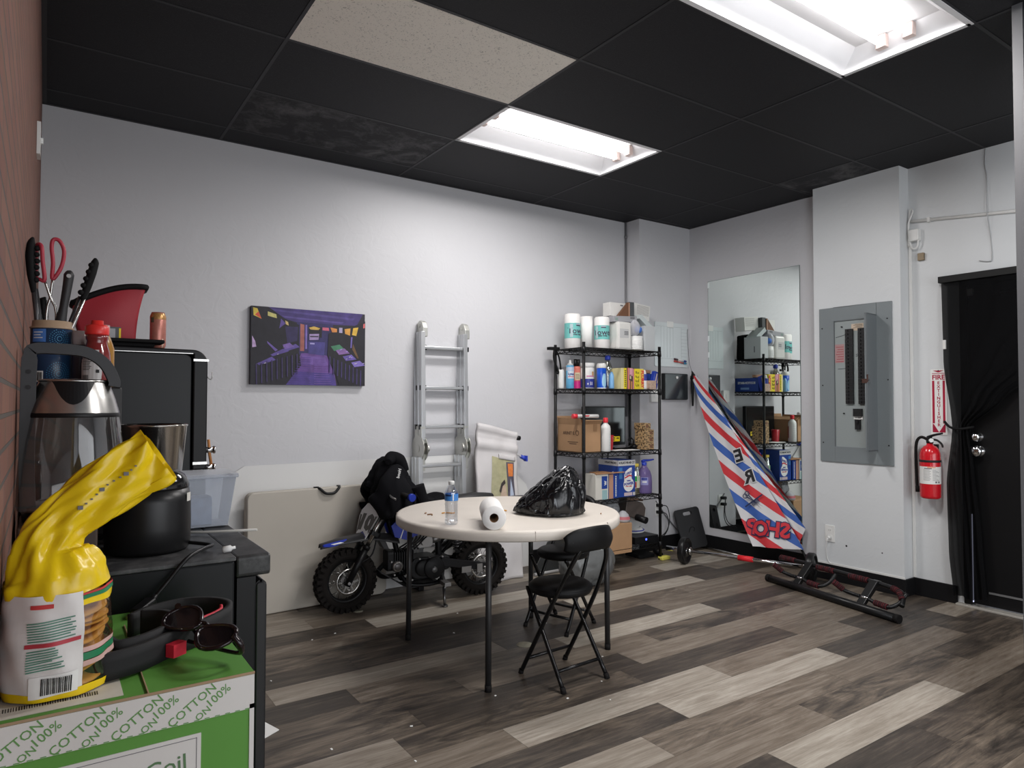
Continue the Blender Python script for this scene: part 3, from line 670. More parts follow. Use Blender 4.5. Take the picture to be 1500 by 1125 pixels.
# --- black key box, switch, conduit and outlet on the pier
t = thing('key_cabinet', 'black steel lock box hung on the grey pier below the whiteboard', 'lock box', (4.800, YC, 1.352))
b = MB(); b.box((-0.155, -0.040, 0), (0.155, -0.0005, 0.242)); b.build('body', BLACKMET, t, bevel=0.004)
b = MB(); b.box((-0.150, -0.045, 0.006), (0.153, -0.040, 0.236)); d = b.build('door', mat('black_gloss_steel', (0.022, 0.026, 0.030), 0.25), t, bevel=0.002)
b = MB(); b.cyl((0.0, -0.045, 0.205), (0.0, -0.054, 0.205), 0.013, seg=14); b.build('lock', WHITE_PL, d)
t = thing('switch_box', 'small white wall switch box half hidden behind the wire rack', 'switch', (4.535, YC, 1.39))
b = MB(); b.rbox((-0.045, -0.028, -0.058), (0.045, -0.0005, 0.058), 0.008, axis='y'); b.build('case', WHITE_PL, t, bevel=0.003)
b = MB(); b.box((-0.012, -0.032, -0.02), (0.012, -0.028, 0.02)); b.build('rocker', WHITE_PL, t)
b = MB(); b.cyl((4.365, YW-0.012, 1.2), (4.365, YW-0.012, HC), 0.009, seg=10); b.cyl((4.365, YW-0.012, 2.83), (4.365, YW-0.012, 2.85), 0.014, seg=10)
tag(b.build('wall_pipe', mat('grey_painted_pipe', (0.20, 0.20, 0.21), 0.5)), 'thin grey pipe running down the corner beside the pier to the rack', 'pipe')
t = thing('wall_outlet', 'white wall outlet with two black plugs behind the wire rack', 'outlet', (4.60, YC, 0.37))
b = MB(); b.rbox((-0.04, -0.006, -0.062), (0.04, -0.0005, 0.062), 0.006, axis='y'); b.build('cover_plate', WHITE_PL, t)
t2 = thing('power_cable', 'two black power plugs and looping cables at the pier outlet', 'cable', (4.60, YC, 0.37))
for z in (0.03, -0.03):
    b = MB(); b.rbox((-0.035, -0.045, z-0.014), (0.012, -0.0065, z+0.014), 0.008, axis='y'); b.build('plug', BLACK, t2)
b = MB(); b.tube([(-0.01, -0.045, 0.03), (0.03, -0.08, 0.02), (0.05, -0.09, -0.10), (0.0, -0.09, -0.20), (-0.11, -0.09, -0.246)], 0.004, 8, smooth_n=6); b.tube([(-0.01, -0.045, -0.03), (0.035, -0.07, -0.05), (0.045, -0.08, -0.16), (-0.02, -0.08, -0.235), (-0.14, -0.08, -0.262)], 0.004, 8, smooth_n=6); b.build('cable', BLACK, t2)
b = MB(); b.tube([(4.56, YC-0.012, 0.44), (4.68, YC-0.012, 0.30), (4.85, YC-0.014, 0.135)], 0.006, 8)
tag(b.build('wall_cable', mat('grey_flat_cable', (0.22, 0.22, 0.23), 0.5)), 'grey cable running slantwise down the pier to the baseboard', 'cable')

# --- black board with a handle slot leaning in the corner
t = thing('bench_board', 'black plastic board with handle slot leaning in the corner', 'board', (4.872, 4.195, 0.002), 0)
Mb = Matrix.Rotation(-0.20, 4, 'X') @ Matrix.Rotation(-0.30, 4, 'Y')
Mb = Matrix.Rotation(-0.45, 4, 'Z') @ Matrix.Rotation(-0.24, 4, 'X') @ Matrix.Rotation(-0.17, 4, 'Y')
b = MB()
def ring(w, h, r, z0, cx=0):
    pts = []
    for cx_, cz, st in ((w/2-r, z0+h-r, 0), (-w/2+r, z0+h-r, 1), (-w/2+r, z0+r, 2), (w/2-r, z0+r, 3)):
        for k in range(5): a = (st+k/4)*PI/2; pts.append((cx_+r*math.cos(a), cz+r*math.sin(a)))
    return pts
outer = ring(0.235, 0.36, 0.03, 0.012); inner = ring(0.085, 0.03, 0.012, 0.31)
for y, fl in ((-0.018, 1), (0.018, -1)):
    vo = [b.bm.verts.new(Mb @ Vector((p[0], y, p[1]))) for p in outer]; vi = [b.bm.verts.new(Mb @ Vector((p[0], y, p[1]))) for p in inner]
    for k in range(20): b.bm.faces.new((vo[k], vo[(k+1) % 20], vi[(k+1) % 20], vi[k]))
    if y < 0: A0, B0 = vo, vi
    else: A1, B1 = vo, vi
for k in range(20):
    b.bm.faces.new((A0[k], A0[(k+1) % 20], A1[(k+1) % 20], A1[k])); b.bm.faces.new((B0[k], B0[(k+1) % 20], B1[(k+1) % 20], B1[k]))
b.build('board', BLACK, t)
b = MB(); b.tube([Mb @ Vector((x, -0.019, z)) for x, z in ((-0.03, 0.16), (0.0, 0.20), (0.03, 0.19), (0.02, 0.16))], 0.003, 6, smooth_n=4); b.build('emblem', BLACKM, t)

# --- barbell on the floor
P0, P1 = Vector((4.375, 3.885, 0.108)), Vector((4.700, 2.960, 0.108)); ax = (P1-P0).normalized()
t = thing('barbell', 'chrome barbell with one black plate at each end on the floor', 'barbell', (P0.x, P0.y, 0))
o_ = Vector((P0.x, P0.y, 0)); L_ = (P1-P0).length
def bp(d, z=0.108): q = P0+ax*d-o_; return (q.x, q.y, z)
b = MB(); b.cyl(bp(0.0), bp(L_), 0.0125, seg=14); b.build('bar', CHROME, t)
for d0, d1 in ((-0.16, 0.05), (L_-0.05, L_+0.13)):
    b = MB(); b.cyl(bp(d0), bp(d1), 0.021, seg=16); b.build('sleeve', CHROME, t)
for d0 in (0.0, L_):
    Mq = ax.to_track_quat('Z', 'Y').to_matrix().to_4x4()
    b = MB(); b.lathe([(0.022, -0.02), (0.055, -0.02), (0.060, -0.012), (0.085, -0.012), (0.090, -0.024), (0.104, -0.024), (0.108, -0.016), (0.108, 0.016), (0.104, 0.024), (0.090, 0.024), (0.085, 0.012), (0.060, 0.012), (0.055, 0.02), (0.022, 0.02)], bp(d0), 40, Mq); b.build('weight_plate', BLACKMET, t)
for d0 in (0.035, L_-0.06):
    b = MB(); b.cyl(bp(d0), bp(d0+0.025), 0.032, seg=14); b.build('collar', STEEL, t)
b = MB(); b.cyl(bp(0.44), bp(0.555), 0.0215, seg=16); b.build('grip_sleeve', mat('bright_red_tape', (0.80, 0.02, 0.03), 0.5), t)
b = MB(); b.cyl((4.985, 4.28, 0.012), (4.95, 3.70, 0.012), 0.010, seg=10)
tag(b.build('metal_rod', STEEL), 'thin metal rod lying along the baseboard below the mirror', 'rod')
b = MB(); b.cyl((4.455, 4.30, 0.02), (4.40, 4.17, 0.02), 0.018, seg=12); tag(b.build('black_rod', BLACK), 'short black rod on the floor at the foot of the rack, by the barbell', 'rod')

# --- door pull-up bar lying on the floor
GRIP = mat('red_black_grip', (0.03, 0.006, 0.008), 0.8)
def grip_mat():
    mt, tt, bb = nt('ribbed_red_black_foam'); at = N(tt, 'ShaderNodeAttribute', attribute_name='rib'); L = tt.links
    r = N(tt, 'ShaderNodeValToRGB'); r.color_ramp.interpolation = 'CONSTANT'; r.color_ramp.elements[0].color = (0.012, 0.010, 0.011, 1); r.color_ramp.elements[1].position = 0.5; r.color_ramp.elements[1].color = (0.13, 0.012, 0.018, 1)
    L.new(at.outputs['Fac'], r.inputs[0]); L.new(r.outputs[0], bb.inputs['Base Color']); bb.inputs['Roughness'].default_value = 0.8
    return mt
GRIPM = [mat('grip_black', (0.012, 0.010, 0.011), 0.85), mat('grip_dark_red', (0.085, 0.010, 0.014), 0.85)]
t = thing('pull_up_bar', 'black doorway pull-up bar with ribbed red grips lying on the floor', 'pull-up bar', (4.355, 2.635, 0))
D0 = Vector((4.455, 3.150, 0)); D1 = Vector((4.255, 2.120, 0)); u_ = (D1-D0).normalized(); q_ = Vector((-u_.y, u_.x, 0)); q_ = q_ if q_.x > 0 else -q_
o_ = Vector((4.355, 2.635, 0))
def pp(s_, back, z): return D0+u_*s_+q_*back+Vector((0, 0, z))-o_
LEN = (D1-D0).length
b = MB(); b.tube([pp(0.0, 0, 0.026), pp(LEN, 0, 0.026)], 0.025, 16); b.build('base_tube', BLACKMET, t)
for s_ in (-0.012, LEN-0.018):
    b = MB(); b.tube([pp(s_, 0, 0.0265), pp(s_+0.03, 0, 0.0265)], 0.0264, 16); b.build('end_cap', RUBBER, t)
UB = [(-0.06, 0.17, 0.145), (0.05, 0.17, 0.155), (0.25, 0.17, 0.16), (0.62, 0.17, 0.16), (0.90, 0.17, 0.15), (0.97, 0.15, 0.125), (1.00, 0.10, 0.075)]
b = MB(); b.tube([pp(*q) for q in UB], 0.0145, 12, smooth_n=5); b.build('upper_bar', BLACKMET, t)
for s_ in (0.235, 0.765):
    b = MB(); Mx = Matrix((u_, q_, Vector((0, 0, 1)))).transposed().to_4x4(); Mx.translation = pp(s_, 0, 0)
    sl = Matrix.Shear('XY', 4, (0, 0))
    pts = [(-0.005, 0.035), (0.02, 0.035), (0.185, 0.18), (0.155, 0.18)]
    b.prism([(0.0, 0.02), (0.035, 0.02), (0.195, 0.17), (0.15, 0.175)], 'x', -0.028, 0.028, Mx); b.build('upright', BLACKMET, t, bevel=0.004)
def gripped(p, r=0.0195, n=9):
    p = [Vector(x) for x in p]; Ln = sum((bq-a).length for a, bq in zip(p, p[1:]))
    sp = spline(p, 12) if len(p) > 2 else [p[0].lerp(p[1], k/24) for k in range(25)]
    b = MB(); m_ = len(sp)
    for k in range(2*n):
        a = int(k/(2*n)*(m_-1)); c = int((k+1)/(2*n)*(m_-1))
        b.mi = k % 2; A = sp[a].lerp(sp[min(a+1, m_-1)], 0); b.tube([sp[a], sp[max(c, a+1)]], r if k % 2 else r-0.002, 12)
    return b.build('grip', GRIPM, t)
for s0, s1 in ((-0.05, 0.09), (0.29, 0.44), (0.56, 0.71)): gripped([pp(s0, 0.17, 0.155), pp(s1, 0.17, 0.158)])
gripped([pp(0.885, 0.169, 0.152), pp(0.94, 0.158, 0.140), pp(0.98, 0.13, 0.108)])
for s_ in (0.235, 0.765):
    b = MB(); b.tube([pp(s_-0.03, 0.06, 0.075), pp(s_-0.09, 0.05, 0.08), pp(s_-0.13, 0.02, 0.10), pp(s_-0.165, -0.02, 0.145)], 0.0125, 10, smooth_n=5); b.build('hook_arm', BLACKMET, t)
    gripped([pp(s_-0.125, 0.022, 0.098), pp(s_-0.165, -0.02, 0.145)], n=7)
    b = MB(); b.tube([pp(s_+0.03, 0.06, 0.075), pp(s_+0.09, 0.06, 0.06), pp(s_+0.165, 0.07, 0.055), pp(s_+0.205, 0.12, 0.085), pp(s_+0.22, 0.168, 0.145)], 0.0125, 10, smooth_n=5); b.build('side_arm', BLACKMET, t)
    gripped([pp(s_+0.075, 0.061, 0.062), pp(s_+0.16, 0.069, 0.055)], n=7)
    b = MB(); b.cyl(pp(s_-0.04, 0.06, 0.075), pp(s_+0.04, 0.06, 0.075), 0.009, seg=8); b.build('bolt', CHROME, t)

# --- yellow sponge and floor stickers
b = MB(); b.rbox((4.30, 4.06, 0.0), (4.40, 4.12, 0.028), 0.012); tag(b.build('sponge', mat('yellow_sponge', (0.72, 0.66, 0.12), 0.9, bump=0.6, bscale=400), bevel=0.006), 'yellow sponge on the floor in front of the wire rack', 'sponge')
for x, y, r, lab in ((2.187, 3.08, 0.045, 'pale round sticker on the floor beside the folding stool'), (1.66, 4.16, 0.03, 'small pale disc on the floor beside the front wheel of the dirt bike')):
    b = MB(); b.lathe([(r, 0.0003), (r*0.96, 0.0018), (0.001, 0.0019)], (x, y, 0), 24); tag(b.build('floor_disc', mat('worn_cream_sticker', (0.45, 0.43, 0.33), 0.7, var=0.25, vscale=60)), lab, 'sticker')
b = MB(); rr = random.Random(5)
for k in range(15):
    x, y = rr.uniform(0.9, 2.6), rr.uniform(2.2, 3.9); a = rr.uniform(0, 6); s_ = rr.uniform(0.003, 0.006)
    b.box((-s_, -s_*0.6, 0.0003), (s_, s_*0.6, 0.003), Matrix.Translation((x, y, 0)) @ Matrix.Rotation(a, 4, 'Z'))
tag(b.build('floor_crumbs', PAPER), 'white crumbs and paper bits scattered over the plank floor', 'crumbs', kind='stuff')

# --- barber feather flag leaning in the corner against the mirror
def flag_mat():
    mt, tt, bb = nt('barber_stripe_cloth'); L = tt.links
    uv = N(tt, 'ShaderNodeUVMap'); sp = N(tt, 'ShaderNodeSeparateXYZ'); L.new(uv.outputs[0], sp.inputs[0])
    a = N(tt, 'ShaderNodeMath', operation='MULTIPLY'); a.inputs[1].default_value = 0.72; L.new(sp.outputs['X'], a.inputs[0])
    c = N(tt, 'ShaderNodeMath', operation='MULTIPLY'); c.inputs[1].default_value = 3.05; L.new(sp.outputs['Y'], c.inputs[0])
    d = N(tt, 'ShaderNodeMath', operation='SUBTRACT'); L.new(c.outputs[0], d.inputs[0]); L.new(a.outputs[0], d.inputs[1])
    e = N(tt, 'ShaderNodeMath', operation='ADD'); e.inputs[1].default_value = 0.9; L.new(d.outputs[0], e.inputs[0])
    f = N(tt, 'ShaderNodeMath', operation='FRACT'); L.new(e.outputs[0], f.inputs[0])
    r = N(tt, 'ShaderNodeValToRGB'); r.color_ramp.interpolation = 'CONSTANT'; el = r.color_ramp.elements
    Wc, Rc, Bc = (0.66, 0.65, 0.66, 1), (0.60, 0.035, 0.045, 1), (0.045, 0.12, 0.42, 1)
    el[0].color = Bc; el[1].position = 0.25; el[1].color = Wc
    for p, cc in ((0.5, Rc), (0.75, Wc)): q = el.new(p); q.color = cc
    L.new(f.outputs[0], r.inputs[0]); L.new(r.outputs[0], bb.inputs['Base Color']); bb.inputs['Roughness'].default_value = 0.75
    return mt
FLAG = flag_mat()
TIP = Vector((4.955, 4.285, 1.575)); BL = Vector((4.80, 3.545, 0.15)); BR = Vector((4.955, 3.19, 0.165)); BK = Vector((4.985, 3.235, 0.33)); TB = Vector((4.99, 4.24, 1.45))
t = thing('feather_flag', 'red white and blue striped barber flag leaning in the corner over the mirror', 'flag', (4.955, 3.19, 0))
og = Vector((4.955, 3.19, 0))
def edge(A, B, v, bow): p = A.lerp(B, v); return p+Vector((-bow*0.3, -bow, 0))*math.sin(PI*min(1, v*1.0))
def flagP(A0, A1, B0, B1, bowA, bowB, amp, ph):
    def f(u, v):
        a = edge(A0, A1, v, bowA); c = edge(B0, B1, v, bowB); p = a.lerp(c, u)
        return p+Vector((-1, -0.25, 0)).normalized()*(amp*v*math.sin(u*7+ph+v*4)+0.5*amp*v*math.sin(u*15+v*9))-og
    return f
fr = flagP(TIP+Vector((0, 0.02, 0)), BL, TIP+Vector((0, -0.045, 0.0)), BR, -0.045, 0.035, 0.012, 0.4)
b = MB(); b.grid(fr, 22, 60); b.build('front_cloth', FLAG, t)
bk = flagP(TIP+Vector((0.02, -0.03, -0.03)), BR+Vector((0.02, 0.05, 0.02)), TIP+Vector((0.03, -0.06, -0.05)), BK+Vector((0.01, -0.04, 0.0)), 0.0, -0.02, 0.008, 1.0)
b = MB(); b.grid(bk, 12, 50); b.build('folded_cloth', FLAG, t)
def onflag(u, v): p = fr(u, v); return p
def flagtext(s, u, v, size, mt, rot=0.0, wgt=0.002, off=0.004, asp=None):
    p = onflag(u, v); dx = (onflag(min(1, u+0.1), v)-onflag(max(0, u-0.1), v)).normalized(); dy = (onflag(u, max(0, v-0.02))-onflag(u, v+0.02)).normalized()
    n = dx.cross(dy).normalized(); n = n if n.x < 0 else -n
    dy = (dy-dx*dy.dot(dx)).normalized()
    x = dx*math.cos(rot)+dy*math.sin(rot); y = dy*math.cos(rot)-dx*math.sin(rot)
    M = Matrix((x, y, n)).transposed().to_4x4(); M.translation = p+n*off
    return M
NAVY = mat('navy_print', (0.02, 0.03, 0.09), 0.7); FRED = mat('flag_red_print', (0.60, 0.03, 0.045), 0.7); FWHITE = mat('flag_white_print', (0.66, 0.66, 0.67), 0.7)
for k, (ch, u, v) in enumerate((('P', 0.16, 0.90), ('O', 0.36, 0.905), ('H', 0.60, 0.905), ('S', 0.84, 0.91))):
    text(ch, 'lettering', NAVY, t, flagtext(ch, u, v, 0, None, -0.10, off=0.010), 0.165, 0.014, 0.0003, mirror=True)
    text(ch, 'lettering', FRED, t, flagtext(ch, u, v, 0, None, -0.10, off=0.0135), 0.165, 0.006, 0.0003, mirror=True)
for ch, u, v in (('R', 0.70, 0.62), ('E', 0.72, 0.50)):
    text(ch, 'lettering', FWHITE, t, flagtext(ch, u, v, 0, None, 0.35, off=0.009), 0.145, 0.013, 0.0003, mirror=True)
    text(ch, 'lettering', INK, t, flagtext(ch, u, v, 0, None, 0.35, off=0.012), 0.145, 0.005, 0.0003, mirror=True)
Ms = flagtext('', 0.52, 0.755, 0, None, 0.0, off=0.012)
b = MB()
for a, dx in ((-0.75, -0.02), (-0.45, 0.02)):
    d = Vector((math.cos(a), math.sin(a), 0)); nrm = Vector((-d.y, d.x, 0)); c = Vector((0.0, 0, 0))
    b.poly([Ms @ (c-d*0.07-nrm*0.004), Ms @ (c+d*0.10), Ms @ (c-d*0.07+nrm*0.004)]); b.torus(Ms @ (c-d*0.088), 0.018, 0.0035, 18, 6, Ms.to_3x3().to_4x4())
d = Vector((0.78, 0.62, 0)); nrm = Vector((-d.y, d.x, 0))
for k in range(9): s_ = -0.03+k*0.008; b.quad(*[Ms @ q for q in (d*s_-nrm*0.0, d*(s_+0.005)-nrm*0.0, d*(s_+0.005)-nrm*0.03, d*s_-nrm*0.03)])
b.poly([Ms @ (d*q+nrm*r) for q, r in ((-0.09, 0), (0.09, 0), (0.09, 0.012), (-0.09, 0.012))])
b.build('scissors_print', NAVY, t)
b = MB(); b.tube([Vector((4.972, 3.155, 0.004))-og, Vector((4.99, 3.22, 0.15))-og, Vector((4.995, 3.75, 0.87))-og, TIP+Vector((0.03, -0.01, -0.02))-og, TIP+Vector((0.0, 0.005, 0.012))-og], [0.010, 0.010, 0.008, 0.005], 8, smooth_n=5); b.build('pole', BLACK, t)
b = MB(); b.tube([TIP+Vector((0, 0.02, 0.0))-og, TIP+Vector((0, 0.01, -0.10))-og, TIP+Vector((-0.01, 0.0, -0.28))-og], [0.012, 0.016, 0.008], 8, smooth_n=4); b.lathe([(0.022, -0.03), (0.004, 0.03)], TIP+Vector((0, 0.012, 0))-og, 8); b.build('sleeve', BLACKM, t)
b = MB(); b.tube([(4.957, 4.30, 1.60), (4.968, 4.345, 1.72), (4.985, YC-0.014, 1.95), (4.988, YC-0.013, 2.02)], 0.002, 6, smooth_n=6); tag(b.build('hanging_string', INK), 'thin black string from the whiteboard corner to the flag tip', 'string')
# ================================================================== CENTRE: TABLE, STOOLS, DIRT BIKE, BACK WALL
# --- round folding table
TABTOP = mat('cream_plastic_top', (0.63, 0.58, 0.52), 0.45, var=0.06, vscale=9)
LEGM = mat('dark_grey_leg', (0.022, 0.022, 0.023), 0.4)
TC = (2.085, 3.095)
t = thing('round_table', 'round cream folding table on dark metal legs in the middle of the room', 'table', (TC[0], TC[1], 0))
b = MB(); R = 0.600; b.lathe([(0.001, 0.735), (R-0.02, 0.735), (R-0.006, 0.732), (R, 0.722), (R, 0.690), (R-0.006, 0.684), (R-0.014, 0.688), (R-0.02, 0.712), (0.001, 0.714)], seg=96); b.build('tabletop', TABTOP, t)
b = MB()
for a in (-1.95, -1.2, 2.6): b.box((-0.0006, -R-0.0006, 0.688), (0.0006, -R+0.02, 0.731), Matrix.Rotation(a+PI/2, 4, 'Z'))
b.build('seam', mat('seam_taupe', (0.30, 0.26, 0.22), 0.7), t)  # thin strips, darker than the top, mark seams in the table rim
for x, y in ((1.694, 3.507), (1.696, 2.677), (2.493, 3.446), (2.515, 2.774)):
    b = MB(); x -= TC[0]; y -= TC[1]; b.cyl((x, y, 0.012), (x*0.99, y*0.99, 0.70), 0.0145, seg=14); lg = b.build('leg', LEGM, t)
    b = MB(); b.cyl((x, y, 0.0), (x, y, 0.03), 0.016, seg=14); b.build('foot_cap', RUBBER, lg)
for y in (-0.37, 0.375):
    b = MB(); b.tube([(-0.39, y, 0.69), (0.41, y, 0.69)], 0.012, 10); b.build('crossbar', LEGM, t)

# --- water bottle
CLEAR = glassmat('clear_bottle_plastic', (0.95, 0.97, 1.0), 0.05, 0.80)
t = thing('water_bottle', 'clear plastic water bottle with blue label on the round table', 'bottle', (1.628, 2.905, 0.735))
prof = [(0.001, 0.004), (0.024, 0.0), (0.031, 0.006), (0.032, 0.015)]
for k in range(6): prof += [(0.0325, 0.022+k*0.015), (0.030, 0.029+k*0.015)]
prof += [(0.0325, 0.113), (0.0325, 0.150), (0.030, 0.160), (0.020, 0.182), (0.0135, 0.190), (0.0125, 0.196)]
b = MB(); b.lathe(prof, seg=28, cap=False); b.build('body', CLEAR, t)
b = MB(); b.lathe([(0.0331, 0.115), (0.0331, 0.148)], seg=32, cap=False); lb = b.build('label', mat('bottle_label_blue', (0.06, 0.24, 0.62), 0.4), t)
b = MB(); a0 = -2.35
strip(b, a0-0.75, a0+0.25, 0.137, 0.146, 0.0334); b.build('lettering', mat('label_navy', (0.01, 0.03, 0.12), 0.5), lb)
b = MB(); strip(b, a0+0.45, a0+0.62, 0.117, 0.147, 0.0334); b.build('stripe', WHITE, lb)
b = MB(); b.lathe([(0.0145, 0.190), (0.0145, 0.205), (0.013, 0.207), (0.001, 0.207)], seg=20); b.build('cap', WHITE_PL, t)

# --- paper towel roll lying on the table
PT = mat('paper_towel', (0.80, 0.79, 0.77), 0.9, bump=0.3, bscale=120)
A = Vector((1.712, 2.655, 0.735+0.056)); Bq = Vector((1.858, 2.915, 0.735+0.056)); d = (Bq-A).normalized()
t = thing('paper_towel_roll', 'partly used white paper towel roll lying on the round table', 'paper towel', (A.x, A.y, 0.735))
Mq = d.to_track_quat('Z', 'Y').to_matrix().to_4x4()
b = MB(); Ln = (Bq-A).length; b.lathe([(0.021, 0.0), (0.053, 0.0), (0.056, 0.004), (0.056, Ln-0.004), (0.053, Ln), (0.021, Ln)], (0, 0, 0.056), 40, Mq, cap=False); b.build('paper', PT, t)
b = MB(); b.lathe([(0.0215, 0.003), (0.0195, 0.003), (0.0195, Ln-0.003), (0.0215, Ln-0.003)], (0, 0, 0.056), 24, Mq, cap=False); b.build('core_tube', CARDD, t)
# --- scraps of food on the table
ORG = mat('orange_crumb', (0.62, 0.30, 0.05), 0.8); BRN = mat('brown_crumb', (0.25, 0.12, 0.05), 0.8)
def scrap(x, y, pts, m_, label):
    b = MB(); b.tube([(x+p[0], y+p[1], 0.735+p[2]) for p in pts], 0.0035, 6, smooth_n=4); tag(b.build('food_scrap', m_), label, 'crumb', 'food scraps on the round table')
scrap(1.735, 3.20, [(0, 0, 0.004), (0.02, -0.012, 0.006), (0.05, -0.03, 0.004), (0.065, -0.02, 0.004)], ORG, 'curly orange food scrap on the table just left of the water bottle')
scrap(1.66, 3.245, [(0, 0, 0.004), (0.012, 0.01, 0.004)], BRN, 'tiny brown crumb near the left edge of the round table')
scrap(1.65, 3.20, [(0, 0, 0.004), (0.02, -0.012, 0.006), (0.012, -0.03, 0.004)], BRN, 'brown crumb at the left rim of the round table, nearest the dirt bike')
scrap(2.02, 3.10, [(0, 0, 0.004), (0.03, -0.02, 0.007), (0.045, -0.022, 0.004)], ORG, 'orange crumb on the table just behind the paper towel roll')
scrap(2.42, 2.72, [(0, 0, 0.004), (0.006, 0.004, 0.005)], BRN, 'dark speck near the right rim of the round table')

# --- crumpled black trash bag
TRASH = mat('black_bin_bag', (0.004, 0.004, 0.005), 0.20, spec=0.6)
def crumple(name, lab, cat, loc, sx, sy, sz, mt, seed, shape, amp=0.05, sub=5):
    """bag-like lump: flat facets with creases between them, flattened where it rests"""
    rr = random.Random(seed); cells = []
    for k in range(70):
        z = rr.uniform(-0.6, 1); a = rr.uniform(0, 2*PI); r_ = math.sqrt(1-z*z); cells.append((Vector((r_*math.cos(a), r_*math.sin(a), z)), Vector((rr.uniform(-1, 1), rr.uniform(-1, 1), rr.uniform(-1, 1)))))
    bm = bmesh.new(); bmesh.ops.create_icosphere(bm, subdivisions=sub, radius=1.0)
    for v in bm.verts:
        n = v.co.normalized(); w_ = n+Vector((nz(n.x*3, n.y*3, n.z*3+seed), nz(n.x*3+5, n.y*3, n.z*3), nz(n.x*3, n.y*3+9, n.z*3)))*0.16
        w_.z *= 0.62
        d = sorted(((w_-Vector((c.x, c.y, c.z*0.62))).length, i) for i, (c, t_) in enumerate(cells))[:2]
        c, t_ = cells[d[0][1]]; crease = min(1.0, (d[1][0]-d[0][0])*5.0)
        disp = 0.75*crease**0.6+0.9*(n-c).dot(t_)+0.30*(1-abs(noise.noise(Vector((n.x*9+seed, n.y*9, n.z*2.2)))))
        v.co = shape(n, sx, sy, sz)*(1+amp*(disp-0.8))
    zs = [v.co.z for v in bm.verts]; z0_ = min(zs)
    lim = z0_+(max(zs)-z0_)*0.14
    for v in bm.verts:
        if v.co.z < lim: k_ = lim-v.co.z; v.co.z = lim-0.012*(1-math.exp(-k_/0.012))
    z0_ = min(v.co.z for v in bm.verts)
    for v in bm.verts: v.co.z -= z0_
    for f in bm.faces: f.smooth = True
    me = bpy.data.meshes.new(name); bm.to_mesh(me); bm.free(); me.materials.append(mt)
    o = bpy.data.objects.new(name, me); COL.objects.link(o); o.location = loc
    return tag(o, lab, cat)
def plain_lump(n, sx, sy, sz): return Vector((n.x*sx, n.y*sy, n.z*sz))
def bag_shape(n, sx, sy, sz):
    e = Vector((0.826, -0.563, 0)); d = Vector((0.563, 0.826, 0)); a = n.dot(e); b_ = n.dot(d)
    H = 0.075+0.185*max(0, min(1, (a+1.0)/1.45))**1.1
    z = H*(max(0, n.z)**0.75) if n.z > 0 else 0.045*n.z
    return e*(a*0.195+0.015*max(0, n.z))+d*(b_*0.165*(0.75+0.25*min(1, a+1)))+Vector((0, 0, z))
tb = crumple('trash_bag', 'crumpled shiny black trash bag sitting on the round table', 'trash bag', (2.225, 2.905, 0.736), 0.185, 0.185, 0.165, TRASH, 3, bag_shape, 0.11, 6)

# --- round folding stool with back
PADM = mat('black_vinyl_pad', (0.005, 0.005, 0.0055), 0.5, spec=0.28)
TUBEB = mat('black_gloss_tube', (0.006, 0.006, 0.0065), 0.25, spec=0.4)
def stool(loc, rz, label):
    t = thing('folding_stool', label, 'folding stool', loc, rz, 'round folding stools')
    b = MB(); r = 0.150; b.lathe([(0.001, 0.405), (r-0.03, 0.405), (r-0.004, 0.414), (r+0.004, 0.430), (r, 0.446), (r-0.012, 0.455), (r-0.03, 0.460), (0.001, 0.464)], (-0.02, 0.0, 0), 48); b.lathe([(r-0.002, 0.438), (r+0.005, 0.442), (r-0.002, 0.447)], (-0.02, 0.0, 0), 48, cap=False); b.build('seat', PADM, t)
    # rear-foot legs run up to the seat front, front-foot legs run up into the back loop; +y is the front
    for s_ in (-1, 1):
        b = MB(); b.tube([(s_*0.140, -0.155, 0.008), (s_*0.128, 0.10, 0.385), (s_*0.120, 0.115, 0.408)], 0.0105, 10, smooth_n=5); lg = b.build('leg', TUBEB, t)
        b = MB(); b.cyl((s_*0.1405, -0.1575, 0.0), (s_*0.139, -0.145, 0.024), 0.013, seg=10); b.build('foot_cap', RUBBER, lg)
    for s_ in (-1, 1):
        b = MB(); b.cyl((s_*0.1455, 0.1515, 0.0), (s_*0.145, 0.145, 0.02), 0.013, seg=10); b.build('foot_cap', RUBBER, t)
    b = MB(); b.tube([(-0.145, 0.148, 0.010), (-0.138, -0.060, 0.36), (-0.118, -0.155, 0.535), (-0.098, -0.190, 0.61), (-0.062, -0.208, 0.668), (0, -0.214, 0.690), (0.062, -0.208, 0.668), (0.098, -0.190, 0.61), (0.118, -0.155, 0.535), (0.138, -0.060, 0.36), (0.145, 0.148, 0.010)], 0.0108, 10, smooth_n=8); b.build('back_frame', TUBEB, t)
    b = MB(); b.tube([(-0.138, -0.105, 0.082), (0.138, -0.105, 0.082)], 0.0085, 8); b.build('rear_stretcher', TUBEB, t)
    b = MB(); b.tube([(-0.145, 0.105, 0.085), (0.145, 0.105, 0.085)], 0.0085, 8); b.build('front_stretcher', TUBEB, t)
    b = MB()
    def BP(u, v):
        x = (u-0.5)*0.29; y = -0.160-0.050*(1-(2*u-1)**2); z = 0.625+0.105*v
        e = (abs(2*u-1))**6; z = 0.6775+(z-0.6775)*(1-0.55*e)+0.02*(1-(2*u-1)**2)
        return Vector((x, y-0.024*math.sin(PI*v)*0.4, z))
    b.grid(BP, 22, 8); p = b.build('backrest', PADM, t, thick=0.030)
    for s_ in (-1, 1):
        b = MB(); b.cyl((s_*0.118, -0.18, 0.685), (s_*0.118, -0.201, 0.685), 0.006, seg=10); b.build('rivet', CHROME, t)
    return t
stool((2.098, 2.628, 0), 0.06, 'black round folding stool tucked under the near side of the round table')
